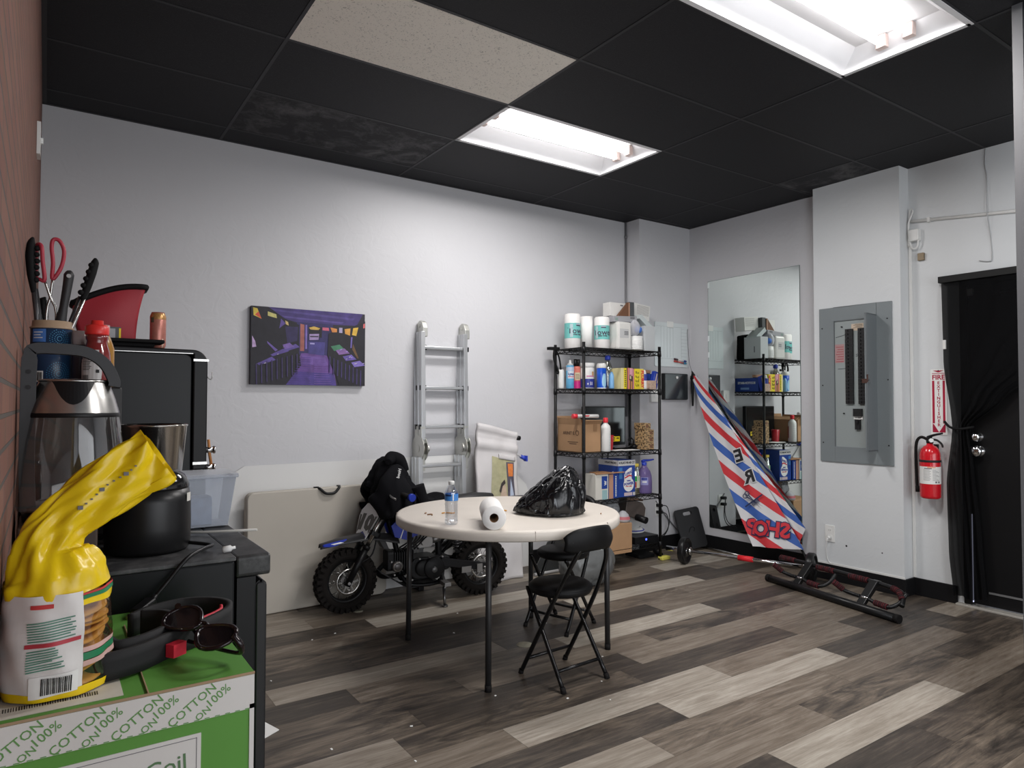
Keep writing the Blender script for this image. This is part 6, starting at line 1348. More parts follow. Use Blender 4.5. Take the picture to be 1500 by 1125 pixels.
t = thing('tissue_pack', 'small patterned tissue pack low at the right of the second shelf', 'tissue', (4.245, 4.14, z1)); b = MB(); b.rbox((-0.045, -0.03, 0.001), (0.04, 0.03, 0.075), 0.012, axis='y'); b.build('wrapper', mat('tissue_wrap', (0.50, 0.36, 0.28), 0.5, var=0.5, vscale=60), t)
t = thing('blue_bottle_box', 'bright blue box leaning at the right end of the second shelf', 'box', (4.268, 4.118, z1)); Mx = Matrix.Rotation(0.30, 4, 'Y')
b = MB(); b.box((-0.035, -0.002, 0.012), (0.028, 0.035, 0.155), Mx); b.build('carton', mat('royal_blue_box', (0.02, 0.05, 0.36), 0.4), t, bevel=0.002)
b = MB(); b.box((-0.012, -0.0036, 0.03), (0.0, -0.0024, 0.14), Mx); b.box((0.012, -0.0036, 0.06), (0.022, -0.0024, 0.15), Mx); b.build('print_stripe', mat('box_cream', (0.62, 0.50, 0.42), 0.5), t)
t, hx, hy, h = boxthing('blue_retail_box', 'wide blue retail box along the right end of the second shelf, seen in the mirror', 'box', (4.255, 4.165, z1), (4.308, 4.44, z1+0.135), mat('deep_blue_box', (0.015, 0.05, 0.26), 0.4))
text('SCOTCH-BRITE', 'lettering', WHITE, t, face((hx+0.0012, 0, 0.085), (0, 1, 0), (0, 0, 1)), 0.03, 0.0008); b = MB(); b.box((hx+0.0008, -0.03, 0.02), (hx+0.0015, 0.07, 0.04)); b.build('label_bar', mat('pale_label_bar', (0.2, 0.35, 0.6), 0.5), t)

# ---- third shelf
z2 = SH[2]
t = thing('shipping_carton', 'open brown shipping carton at the left of the third shelf', 'carton', (3.625, 4.275, z2), 0.0)
cx0, cx1, cy0, cy1, ch = -0.125, 0.070, -0.125, 0.185, 0.225
b = MB(); th = 0.004
b.box((cx0, cy0, 0.001), (cx1, cy1, 0.005)); b.box((cx0, cy0, 0), (cx0+th, cy1, ch)); b.box((cx1-th, cy0, 0), (cx1, cy1, ch)); b.box((cx0, cy0, 0), (cx1, cy0+th, ch)); b.box((cx0, cy1-th, 0), (cx1, cy1, ch)); b.build('carton', CARD, t)
for nm_, pts in (('f', [(cx0, cy0, ch), (cx1, cy0, ch), (cx1-0.01, cy0-0.035, ch+0.032), (cx0+0.005, cy0-0.035, ch+0.032)]), ('l', [(cx0, cy0, ch), (cx0, cy1, ch), (cx0-0.010, cy1-0.01, ch+0.05), (cx0-0.010, cy0+0.01, ch+0.045)]), ('b', [(cx0, cy1, ch), (cx1, cy1, ch), (cx1, cy1+0.01, ch+0.06), (cx0, cy1+0.01, ch+0.06)]), ('r', [(cx1, cy0, ch), (cx1, cy1, ch), (cx1-0.05, cy1-0.01, ch+0.03), (cx1-0.05, cy0+0.01, ch+0.03)])):
    b = MB(); b.poly([Vector(p) for p in pts]); b.build('flap', CARD, t, thick=0.003)
CI = mat('carton_ink', (0.13, 0.075, 0.045), 0.8)
for side in ('l', 'f'):
    if side == 'l':
        text('ARINIT E.', 'lettering', CI, t, face((cx0-0.0012, 0.04, 0.150), (0, -1, 0), (0, 0, 1)), 0.036, 0.0008); b = MB(); b.box((cx0-0.0012, -0.075, 0.078), (cx0-0.0004, 0.055, 0.084)); b.box((cx0-0.0012, -0.055, 0.064), (cx0-0.0004, 0.035, 0.070)); b.build('lettering', CI, t)
        b = MB(); b.torus((cx0-0.0006, -0.065, 0.155), 0.018, 0.003, 18, 6, Matrix.Rotation(PI/2, 4, 'Y')); b.build('logo', CI, t)
    else:
        pass
b = MB(); b.box((-0.01, cy0-0.0016, 0.165), (0.03, cy0-0.0006, ch)); b.build('tape', mat('brown_tape', (0.30, 0.17, 0.085), 0.35), t)
t = thing('glue_stick', 'fat white marker with red cap lying on the open carton', 'marker', (3.545, 4.185, z2+0.272)); d0, d1 = Vector((-0.07, 0.0, 0.016)), Vector((0.125, -0.03, 0.016))
b = MB(); b.cyl(d0, d1, 0.015, seg=16); b.build('barrel', WHITE_PL, t); b = MB(); b.cyl(d0-(d1-d0)*0.20, d0, 0.0185, seg=16); b.build('cap', REDPL, t)
b = MB(); b.box((-0.01, -0.0305, 0.014), (0.04, -0.0290, 0.024)); b.build('lettering', REDPL, t)
b = MB(); b.box((0.02, -0.040, 0.002), (0.09, -0.0375, 0.010)); b.bm.free()
hbp = [(0.001, 0.001), (0.038, 0.001), (0.041, 0.008), (0.041, 0.185), (0.036, 0.208), (0.018, 0.226), (0.015, 0.236)]; hcp = [(0.019, 0.234), (0.020, 0.238), (0.020, 0.268), (0.017, 0.274), (0.001, 0.275)]
t, lb = bottle('white_bottle', 'white bottle with red cap beside the open carton on the third shelf', 'bottle', (3.760, 4.165, z2), hbp, WHITE_PL, hcp, REDPL)
b = MB(); strip(b, 0.35, 2.4, 0.04, 0.16, 0.0416); lb = b.build('label', mat('maroon_label', (0.28, 0.02, 0.02), 0.4), t)
b = MB()
for k in range(6): strip(b, -1.5, -0.75, 0.05+k*0.022, 0.052+k*0.022, 0.0415)
b.build('measuring_marks', mat('pale_mark', (0.55, 0.55, 0.56), 0.5), t)
t = thing('red_cup', 'red plastic cup behind the white bottle on the third shelf, seen in the mirror', 'cup', (3.89, 4.27, z2)); b = MB(); b.lathe([(0.032, 0.001), (0.042, 0.125), (0.0405, 0.125), (0.031, 0.004), (0.001, 0.004)], seg=28, cap=False); b.build('cup', mat('dark_red_cup', (0.40, 0.02, 0.03), 0.35), t)
t = thing('monitor', 'black flat monitor with a yellow sticker at the back of the third shelf', 'monitor', (3.965, 4.415, z2)); b = MB(); b.rbox((-0.235, -0.02, 0.03), (0.235, 0.018, 0.365), 0.012, axis='y'); b.build('bezel', BLACK, t)
b = MB(); b.box((-0.222, -0.0215, 0.055), (0.222, -0.0200, 0.352)); b.build('screen', mat('dark_screen', (0.008, 0.009, 0.010), 0.18), t)
b = MB(); b.box((-0.02, 0.0, 0.0), (0.02, 0.02, 0.06)); b.rbox((-0.10, -0.05, 0.0005), (0.10, 0.03, 0.012), 0.03); b.build('stand', BLACK, t)
b = MB(); b.box((0.045, -0.0228, 0.062), (0.165, -0.0216, 0.105)); s1 = b.build('sticker', YELLOW, t)
b = MB()
for x, z, w_ in ((0.055, 0.085, 0.02), (0.085, 0.088, 0.025), (0.125, 0.085, 0.03), (0.085, 0.07, 0.02)): b.box((x, -0.0236, z), (x+w_, -0.0228, z+0.009))
b.build('lettering', INK, s1)
LEO = mat('leopard_box', (0.42, 0.27, 0.13), 0.6)
def leo():
    mt, tt, bb = nt('spotted_brown_box'); L = tt.links; tc = N(tt, 'ShaderNodeTexCoord'); v = N(tt, 'ShaderNodeTexVoronoi', Scale=55.0); r = N(tt, 'ShaderNodeValToRGB'); r.color_ramp.elements[0].color = (0.05, 0.028, 0.015, 1); r.color_ramp.elements[0].position = 0.36; r.color_ramp.elements[1].color = (0.44, 0.29, 0.145, 1); r.color_ramp.elements[1].position = 0.42
    L.new(tc.outputs['Object'], v.inputs['Vector']); L.new(v.outputs['Distance'], r.inputs[0]); L.new(r.outputs[0], bb.inputs['Base Color']); bb.inputs['Roughness'].default_value = 0.6; return mt
LEO = leo()
for k, (x, y, z, w_, h_, lab) in enumerate(((4.235, 4.20, 0.0, 0.105, 0.058, 'bottom spotted brown box of the stack on the third shelf'), (4.232, 4.20, 0.058, 0.107, 0.056, 'second spotted brown box from the bottom of the third-shelf stack'), (4.234, 4.20, 0.114, 0.105, 0.055, 'third spotted brown box from the bottom of the third-shelf stack'), (4.215, 4.205, 0.169, 0.078, 0.056, 'small spotted brown box on top of the third-shelf stack'))):
    t, hx, hy, h = boxthing('spotted_box', lab, 'box', (x-w_/2, y-0.06, z2+z), (x+w_/2, y+0.06, z2+z+h_-0.001), LEO, 0.0, 'spotted boxes on the third shelf'); 
    b = MB(); b.rbox((0.0 if w_ > 0.09 else -0.02, -hy-0.0016, 0.015), (0.035 if w_ > 0.09 else 0.01, -hy-0.0008, 0.043), 0.009, axis='y'); b.build('round_label', mat('box_brown_dot', (0.20, 0.10, 0.06), 0.6), t)
t = thing('headset', 'coiled black headset beside the monitor on the third shelf', 'headset', (4.11, 4.25, z2)); b = MB(); b.tube([(-0.06, 0, 0.012), (-0.03, -0.03, 0.03), (0.02, -0.02, 0.05), (0.04, 0.0, 0.08), (0.01, 0.01, 0.10), (-0.01, 0, 0.07), (0.03, -0.01, 0.03), (0.07, 0.01, 0.012)], 0.006, 8, smooth_n=5); b.build('cable', BLACK, t); b = MB(); b.sphere((0.05, 0.0, 0.024), 0.026, 14, 8, (1.2, 1, 0.9)); b.build('earpiece', BLACK, t)
for x, y, dz, rz, lab in ((3.95, 4.22, 0.001, 0.1, 'white sheet of paper on the third shelf below the monitor'), (4.02, 4.17, 0.0025, -0.15, 'creased white leaflet at the front of the third shelf')):
    b = MB(); b.box((x-0.085, y-0.05, z2+dz), (x+0.085, y+0.05, z2+dz+0.002), None); tag(b.build('paper_sheet', PAPER), lab, 'paper')
# cables dropping behind
b = MB(); b.tube([(4.02, 4.44, z2+0.02), (4.03, 4.50, z2-0.03), (4.02, 4.50, z2-0.20), (4.05, 4.50, z2-0.34)], 0.007, 8, smooth_n=5); b.tube([(4.06, 4.44, z2+0.02), (4.07, 4.475, z2-0.03), (4.06, 4.475, z2-0.20), (4.08, 4.475, z2-0.34)], 0.007, 8, smooth_n=5); tag(b.build('monitor_cable', BLACK), 'black monitor cables dropping behind the third shelf', 'cable')

# ---- fourth shelf
z3 = SH[3]
LB = mat('lysol_blue', (0.014, 0.055, 0.30), 0.35)
t, hx, hy, h = boxthing('wipes_box', 'large blue disinfecting wipes box on the fourth shelf', 'box', (3.855, 4.12, z3), (4.045, 4.36, z3+0.300), LB)
patch(t, 'top_band', mat('pale_band', (0.60, 0.60, 0.60), 0.5), hx, hy, 'f', -hx, hx, 0.255, h, 0.0006); patch(t, 'top_band', mat('pale_band', (0.60, 0.60, 0.60), 0.5), hx, hy, 'l', -hy, hy, 0.255, h, 0.0006)
ftext('4 FLAT-90-40 CT', t, INK, hy, 0.0, 0.278, 0.024, 0.0008); text('4 FLAT PACKS', 'lettering', INK, t, face((-hx-0.0018, -0.03, 0.278), (0, -1, 0), (0, 0, 1)), 0.022, 0.0008)
b = MB(); y = -hy-0.0012; b.poly([Vector((x, y, z)) for x, z in ((-0.03, 0.13), (-0.028, 0.185), (-0.02, 0.205), (0.03, 0.235), (0.055, 0.238), (0.057, 0.20), (0.05, 0.17), (0.055, 0.15), (0.03, 0.115))]); b.poly([Vector((0.02+0.058*math.cos(k*PI/16), y-0.0003, 0.10+0.058*math.sin(k*PI/16))) for k in range(32)]); lw = b.build('white_badge', WHITE, t)
text('Lysol', 'lettering', NV, lw, face((0.015, -hy-0.0022, 0.195), (1, 0, 0.28), (-0.28, 0, 1)), 0.038, 0.0012); b = MB(); b.poly([Vector((x, -hy-0.0022, z)) for x, z in ((-0.025, 0.160), (0.03, 0.182), (0.06, 0.170), (0.055, 0.162), (0.03, 0.168), (-0.022, 0.150))]); b.build('swoosh', mat('lysol_red', (0.62, 0.04, 0.06), 0.4), lw)
text('POWER', 'lettering', NV, lw, face((0.02, -hy-0.0022, 0.105), (1, 0, 0.1), (-0.1, 0, 1)), 0.030, 0.0014); text('WIPES', 'lettering', NV, lw, face((0.02, -hy-0.0022, 0.130), (1, 0, 0), (0, 0, 1)), 0.015, 0.0008); text('CLEAN + FRESH', 'lettering', mat('lysol_red', (0.62, 0.04, 0.06), 0.4), lw, face((0.02, -hy-0.0022, 0.085), (1, 0, 0), (0, 0, 1)), 0.010, 0.0006)
patch(t, 'info_panel', mat('pink_panel', (0.62, 0.50, 0.52), 0.5), hx, hy, 'f', -0.03, 0.06, 0.008, 0.035); patch(t, 'info_panel', mat('pale_panel', (0.55, 0.52, 0.52), 0.5), hx, hy, 'f', 0.068, hx-0.002, 0.008, 0.035); patch(t, 'highlight_print', mat('lysol_mid_blue', (0.05, 0.20, 0.48), 0.4), hx, hy, 'f', -0.085, -0.05, 0.15, 0.24)
b = MB(); b.prism([(-0.09, 0.14), (-0.02, 0.14), (-0.03, 0.19), (-0.06, 0.21), (-0.085, 0.185)], 'x', -hx-0.0016, -hx-0.0008); b.build('white_badge', WHITE, t)
t, hx, hy, h = boxthing('wipes_carton', 'white tissue carton with blue label in front on the fourth shelf', 'box', (3.60, 4.105, z3), (3.735, 4.26, z3+0.20), mat('off_white_carton', (0.66, 0.64, 0.58), 0.6)); pb = patch(t, 'label', LB, hx, hy, 'f', -0.005, 0.055, 0.085, 0.185); text('w', 'lettering', WHITE, pb, face((0.03, -hy-0.002, 0.13), (0, 0, 1), (-1, 0, 0)), 0.05, 0.001); patch(t, 'print_strip', mat('pale_teal_strip', (0.32, 0.50, 0.52), 0.5), hx, hy, 'f', 0.0, 0.055, 0.0, 0.075)
t, hx, hy, h = boxthing('slim_carton', 'slim brown and blue carton between the white carton and the wipes box', 'box', (3.745, 4.11, z3), (3.845, 4.26, z3+0.195), LB); patch(t, 'brown_panel', mat('pinkish_card', (0.48, 0.26, 0.18), 0.6), hx, hy, 'f', -hx, -0.005, 0.0, h); b = MB()
for k in range(12): b.box((0.018, -hy-0.002, 0.015+k*0.014), (0.03, -hy-0.001, 0.024+k*0.014))
b.build('lettering', WHITE, t)
b = MB(); b.box((3.60, 4.095, z3+0.203), (3.90, 4.115, z3+0.211), None); b.box((3.66, 4.10, z3+0.203), (3.80, 4.25, z3+0.209)); tag(b.build('thin_board', mat('pale_wood', (0.42, 0.22, 0.11), 0.6)), 'thin wooden slat laid over the cartons on the fourth shelf', 'board')
t, lb = bottle('cleaner_jar', 'clear jar with yellow lid and green label on the fourth shelf', 'jar', (4.135, 4.215, z3), [(0.001, 0.001), (0.038, 0.001), (0.042, 0.01), (0.042, 0.16), (0.038, 0.20), (0.031, 0.225), (0.030, 0.235)], glassmat('clear_jar', (0.86, 0.88, 0.80), 0.08, 0.6), [(0.032, 0.232), (0.034, 0.236), (0.034, 0.256), (0.001, 0.258)], mat('yellow_lid', (0.85, 0.66, 0.10), 0.4), (0.0427, 0.055, 0.155), mat('cream_label', (0.70, 0.66, 0.50), 0.5), capname='lid')
a = -2.35; b = MB(); strip(b, a-0.5, a+0.45, 0.11, 0.152, 0.0433); b.build('label_print', mat('label_green', (0.02, 0.42, 0.07), 0.5), lb); b = MB(); strip(b, a-0.5, a+0.35, 0.058, 0.105, 0.0433); b.build('label_print', mat('label_brick', (0.42, 0.06, 0.03), 0.5), lb); b = MB(); strip(b, a+0.65, a+1.0, 0.115, 0.15, 0.0433); b.build('label_print', mat('label_mint', (0.30, 0.68, 0.42), 0.5), lb)
b = MB(); b.lathe([(0.0405, 0.003), (0.0405, 0.05), (0.001, 0.05)], seg=24, cap=False); b.build('contents', mat('murky_liquid', (0.25, 0.22, 0.16), 0.3), t)
t = thing('detergent_jug', 'purple liquid jug with blue pump handle at the right of the fourth shelf', 'jug', (4.245, 4.215, z3)); b = MB(); b.lathe([(0.001, 0.001), (0.062, 0.001), (0.066, 0.012), (0.067, 0.10), (0.063, 0.15), (0.050, 0.19), (0.024, 0.225), (0.018, 0.24)], seg=32); b.build('body', mat('purple_jug', (0.24, 0.18, 0.42), 0.12, trans=0.35, ior=1.3), t)
b = MB(); b.lathe([(0.021, 0.236), (0.022, 0.24), (0.022, 0.262), (0.001, 0.264)], seg=18); b.tube([(-0.025, 0, 0.270), (0.0, -0.0, 0.276), (0.05, -0.02, 0.280), (0.085, -0.03, 0.285)], [0.012, 0.012, 0.008, 0.006], 10, smooth_n=4); b.build('pump', BLUEP, t)
a = -2.2; b = MB(); strip(b, a-0.6, a+0.35, 0.075, 0.14, 0.0685); lb = b.build('label', mat('jug_label', (0.30, 0.30, 0.58), 0.4), t); b = MB(); strip(b, a-0.5, a+0.2, 0.118, 0.135, 0.0692); b.build('lettering', NV, lb); b = MB(); strip(b, a-0.4, a+0.15, 0.095, 0.107, 0.0692); b.build('lettering', WHITE, lb)

# ---- bottom shelf
z4 = SH[4]
t = thing('brown_carton', 'plain brown carton low in the rack behind the stool backrest', 'carton', (3.83, 4.175, z4)); b = MB(); b.box((-0.30, -0.13, 0.001), (0.105, 0.14, 0.205)); b.build('carton', CARD, t, bevel=0.003); b = MB(); b.box((-0.30, -0.134, -0.028), (0.098, -0.131, -0.002)); b.build('hanging_flap', CARD, t)
tag(crumple('clear_film_bag', 'crumpled clear plastic bag above the brown carton in the rack', 'bag', (3.86, 4.235, z4+0.207), 0.10, 0.07, 0.095, glassmat('smoky_film', (0.42, 0.44, 0.46), 0.2, 0.45), 2.0, plain_lump, 0.10, 5))
t = thing('respirator_mask', 'grey and pink respirator mask on the brown carton in the rack', 'mask', (3.90, 4.115, z4+0.207)); b = MB(); b.lathe([(0.055, 0.0), (0.06, 0.02), (0.045, 0.06), (0.02, 0.085), (0.001, 0.09)], seg=24); b.build('shell', mat('mask_grey', (0.42, 0.42, 0.44), 0.5), t); b = MB(); b.lathe([(0.0605, 0.022), (0.053, 0.045)], seg=24, cap=False); b.build('band', mat('mask_pink', (0.50, 0.14, 0.16), 0.5), t)
t = thing('projector', 'dark brown projector with black lens on the bottom shelf of the rack', 'projector', (4.06, 4.19, z4+0.2065), 0.0); Mx = Matrix.Rotation(0.12, 4, 'Y') @ Matrix.Rotation(-0.25, 4, 'Z')
b = MB(); b.prism([(-0.095, 0.03), (0.09, -0.005), (0.095, 0.10), (0.06, 0.145), (-0.09, 0.165)], 'y', -0.07, 0.07, Mx); b.build('housing', mat('brown_black_plastic', (0.055, 0.042, 0.036), 0.45), t, bevel=0.006); b = MB(); b.box((-0.09, -0.0715, 0.155), (0.06, 0.071, 0.172), Mx); b.build('lid', mat('brown_lid', (0.14, 0.085, 0.055), 0.5), t); b = MB(); b.cyl(Mx @ Vector((0.02, -0.06, 0.02)), Mx @ Vector((0.06, -0.15, 0.005)), 0.028, seg=18); b.build('lens', BLACK, t)
t = thing('fan_heater', 'round white fan heater on a base at the right of the bottom shelf', 'fan heater', (4.215, 4.33, z4+0.062)); b = MB(); b.sphere((0, 0, 0.165), 0.125, 28, 18, (0.95, 0.9, 1.15)); b.build('shell', WHITE_PL, t); b = MB(); b.lathe([(0.001, 0.0), (0.10, 0.0), (0.105, 0.012), (0.08, 0.03), (0.001, 0.04)], seg=32); b.build('base', WHITE_PL, t); b = MB(); b.torus((0, 0, 0.018), 0.098, 0.006, 36, 6); b.build('blue_ring', mat('ring_blue', (0.06, 0.07, 0.40), 0.4), t)
t = thing('set_top_box', 'flat black set-top box with a glowing blue light on the bottom shelf', 'set-top box', (4.185, 4.24, z4)); b = MB(); b.box((-0.145, -0.125, 0.001), (0.125, 0.14, 0.060)); b.build('case', BLACK, t, bevel=0.004); b = MB(); b.cyl((-0.02, -0.125, 0.034), (-0.02, -0.127, 0.034), 0.009, seg=16); b.build('power_light', mat('blue_led', (0.05, 0.08, 0.9), 0.3, emit=(0.08, 0.12, 1.0), estr=2.2), t)
t, lb = bottle('purple_bottle', 'purple-tinted bottle on the floor under the rack, behind the near stool', 'bottle', (3.66, 4.22, 0.0), [(0.001, 0.001), (0.038, 0.001), (0.04, 0.008), (0.04, 0.115), (0.03, 0.128), (0.001, 0.13)], mat('violet_grey_bottle', (0.12, 0.11, 0.17), 0.3)); b = MB(); strip(b, -2.4, -1.4, 0.03, 0.095, 0.0406); b.build('label', mat('violet_label', (0.22, 0.21, 0.30), 0.4), t)
t = thing('barbell_pad', 'flat black pad on the floor under the right end of the rack', 'pad', (4.28, 4.30, 0.0)); b = MB(); b.rbox((-0.10, -0.10, 0.001), (0.09, 0.10, 0.03), 0.03); b.build('pad', BLACKM, t, bevel=0.005)
# ================================================================== LEFT FOREGROUND: COUNTER, FRIDGES, KETTLE, CARTON
b = MB(); b.box((-0.040, 0.86, 0), (0.36, 2.30, 0.55)); ct = tag(b.build('counter', mat('black_laminate', (0.014, 0.014, 0.015), 0.4)), 'low black counter along the brick wall under the mini fridge', 'counter')
# --- mini fridge
FB = mat('black_fridge_shell', (0.008, 0.009, 0.010), 0.36, spec=0.3); FD_ = mat('black_fridge_door', (0.008, 0.008, 0.009), 0.4, spec=0.3); 
def dusty(name, col, dust):
    mt, tt, bb = nt(name); L = tt.links; tc = N(tt, 'ShaderNodeTexCoord'); n = N(tt, 'ShaderNodeTexNoise', Scale=26.0, Detail=8.0); n.inputs['Roughness'].default_value = 0.75; r = N(tt, 'ShaderNodeValToRGB'); r.color_ramp.elements[0].position = 0.42; r.color_ramp.elements[0].color = (*col, 1); r.color_ramp.elements[1].position = 0.75; r.color_ramp.elements[1].color = (*dust, 1)
    L.new(tc.outputs['Object'], n.inputs['Vector']); L.new(n.outputs['Fac'], r.inputs[0]); L.new(r.outputs[0], bb.inputs['Base Color']); bb.inputs['Roughness'].default_value = 0.5; return mt
t = thing('mini_fridge', 'black mini fridge with a dusty top, behind the green carton', 'mini fridge', (-0.038, 1.40, 0.551))
b = MB(); b.box((0.0, 0.0, 0.0), (0.346, 0.49, 0.462)); b.build('cabinet', FB, t, bevel=0.004)
b = MB(); b.box((0.0, -0.002, 0.462), (0.348, 0.49, 0.470)); b.build('top_panel', dusty('dusty_black_top', (0.030, 0.031, 0.033), (0.12, 0.12, 0.12)), t, bevel=0.002)
b = MB(); b.rbox((0.349, -0.002, 0.428), (0.413, 0.488, 0.470), 0.008, axis='x'); b.build('door_cap', dusty('dusty_door_cap', (0.018, 0.018, 0.019), (0.085, 0.085, 0.085)), t, bevel=0.004)
b = MB(); b.box((0.350, 0.0, 0.0), (0.385, 0.486, 0.428)); b.rbox((0.384, 0.0, 0.0), (0.406, 0.486, 0.420), 0.012, axis='y'); d = b.build('door', FD_, t, bevel=0.003)
b = MB(); b.rbox((0.386, -0.004, 0.02), (0.404, 0.004, 0.415), 0.006, axis='y'); b.build('handle_strip', mat('satin_black', (0.020, 0.020, 0.022), 0.25), d, bevel=0.002)
b = MB(); b.sphere((0.405, 0.20, 0.27), 0.055, 20, 12, (0.42, 0.8, 1.0)); b.build('door_bulge', FD_, d)
b = MB(); b.torus((0.409, 0.07, 0.185), 0.010, 0.003, 18, 6, Matrix.Rotation(PI/2, 4, 'X')); b.build('ring', STEEL, d)
ZF = 1.0215

# --- tall retro fridge further back
t = thing('retro_fridge', 'tall black rounded retro fridge standing by the brick wall', 'fridge', (0.0, 3.05, 0))
def rprism(x0, x1, z0, z1, r, y0, y1):
    pts = [(x0, z0), (x1, z0)] + [(x1-r+r*math.cos(a), z1-r+r*math.sin(a)) for a in [k*PI/2/8 for k in range(9)]] + [(x0+r-r*math.sin(a), z1-r+r*math.cos(a)) for a in [k*PI/2/8 for k in range(9)]]
    return pts
b = MB(); b.prism(rprism(-0.035, 0.494, 0.02, 1.518, 0.03, 0, 0), 'y', 0.0, 0.48); b.build('cabinet', FB, t, bevel=0.004)
b = MB(); b.prism([(0.498, 1.045), (0.548, 1.045), (0.552, 1.06)] + [(0.552-0.055+0.055*math.cos(k*PI/16), 1.535-0.055+0.055*math.sin(k*PI/16)) for k in range(9)] + [(0.02, 1.540), (0.0, 1.530), (0.0, 1.520), (0.498, 1.515)], 'y', -0.012, 0.49); d = b.build('freezer_door', FD_, t, bevel=0.006)
b = MB(); b.rbox((0.498, -0.008, 0.03), (0.552, 0.49, 1.038), 0.01, axis='z'); d2 = b.build('door', FD_, t, bevel=0.006)
b = MB(); b.box((0.0, -0.0135, 1.5180), (0.496, -0.002, 1.5205)); b.build('chrome_trim', STEEL, t)
b = MB(); b.box((0.497, -0.018, 1.488), (0.555, 0.0, 1.497)); b.build('hinge', STEEL, d)
for z in (1.122, 1.050):
    b = MB(); b.cyl((0.545, 0.03, z), (0.590, 0.03, z), 0.013, seg=14); b.cyl((0.585, 0.03, z), (0.592, 0.03, z), 0.016, seg=14); b.build('handle_post', CHROME, d)
b = MB(); b.box((0.499, -0.016, 1.066), (0.553, -0.004, 1.077)); b.build('hinge', STEEL, d)
b = MB(); b.tube([(0.566, 0.03, 1.165), (0.570, 0.03, 1.11), (0.580, 0.028, 1.045)], 0.006, 8); b.build('leather_pull', mat('tan_leather', (0.45, 0.19, 0.06), 0.6), d)
b = MB(); b.tube([(0.552, 0.0, 1.425), (0.566, -0.002, 1.415), (0.572, -0.004, 1.43), (0.570, -0.004, 1.445)], 0.0022, 6, smooth_n=4); b.build('wire_hook', STEEL, d)
ZR = 1.541
t = thing('red_bag', 'red fabric bag with black rim standing on top of the retro fridge', 'bag', (0.20, 3.27, ZR))
def RBp(u, v, y): 
    xl = -0.115+0.05*(1-v)**2; xr = 0.105+0.035*v**2.2; zt = (0.165+0.088*math.sin(min(1, u*1.05+0.02)*PI/2)); bul = 0.02*math.sin(PI*u)*math.sin(PI*v)
    return Vector((xl+(xr-xl)*u, y-bul if y < 0 else y+bul, 0.003+zt*v))
RB = mat('red_fabric', (0.36, 0.022, 0.035), 0.55, bump=0.2, bscale=300)
b = MB(); 
for y in (-0.05, 0.06): b.grid(lambda u, v, y=y: RBp(u, v, y), 18, 14)
for uu in (0.0, 1.0): b.grid(lambda u, v, uu=uu: RBp(uu, v, -0.05).lerp(RBp(uu, v, 0.06), u), 6, 14)
b.build('body', RB, t)
b = MB(); b.tube([RBp(k/14, 1.0, -0.05)+Vector((0, -0.001, 0.004)) for k in range(15)]+[RBp(1, 1.0, 0.06)+Vector((0.004, 0, 0.004))]+[RBp(1-k/14, 1.0, 0.06)+Vector((0, 0.001, 0.004)) for k in range(15)], 0.0125, 8, closed=True); b.build('rim', BLACKM, t)
b = MB(); b.box((0.005, -0.0725, 0.0), (0.05, -0.070, 0.085)); lg = b.build('logo_patch', mat('slate_patch', (0.10, 0.10, 0.11), 0.5), t); b = MB(); b.box((0.005, -0.0735, 0.0), (0.030, -0.0726, 0.078)); b.build('patch_panel', mat('pale_grey_patch', (0.42, 0.42, 0.44), 0.5), lg); b = MB(); b.box((0.043, -0.0735, 0.0), (0.050, -0.0726, 0.080)); b.build('patch_stripe', YELLOW, lg)
t = thing('black_tray', 'flat black tray on top of the retro fridge in front of the red bag', 'tray', (0.20, 3.12, ZR)); b = MB(); b.rbox((-0.16, -0.06, 0.016), (0.195, 0.06, 0.030), 0.01); b.box((-0.15, -0.04, 0.0005), (0.16, 0.05, 0.016)); b.build('tray', BLACKM, t, bevel=0.004)
t = thing('drink_can', 'slim pink and orange drink can on the retro fridge', 'can', (0.388, 3.225, ZR+0.001)); b = MB(); b.lathe([(0.001, 0.003), (0.022, 0.0), (0.029, 0.012), (0.031, 0.018), (0.031, 0.140), (0.026, 0.152), (0.025, 0.157), (0.023, 0.154), (0.001, 0.153)], seg=32); b.build('body', mat('can_salmon', (0.52, 0.20, 0.155), 0.3, 0.3, var=0.25, vscale=45), t)
b = MB(); b.lathe([(0.0312, 0.126), (0.0312, 0.140), (0.0265, 0.1525)], seg=32, cap=False); b.build('top_band', mat('can_gold', (0.48, 0.25, 0.09), 0.3, 0.4, var=0.5, vscale=120), t)
b = MB(); strip(b, -2.7, -2.2, 0.112, 0.134, 0.0317); b.build('round_logo', mat('can_dark_green', (0.10, 0.10, 0.06), 0.4), t); b = MB(); b.sphere((0.012, -0.0225, 0.03), 0.014, 10, 8, (0.6, 0.5, 1.7)); b.build('figure_print', mat('can_cream', (0.70, 0.50, 0.38), 0.4), t)

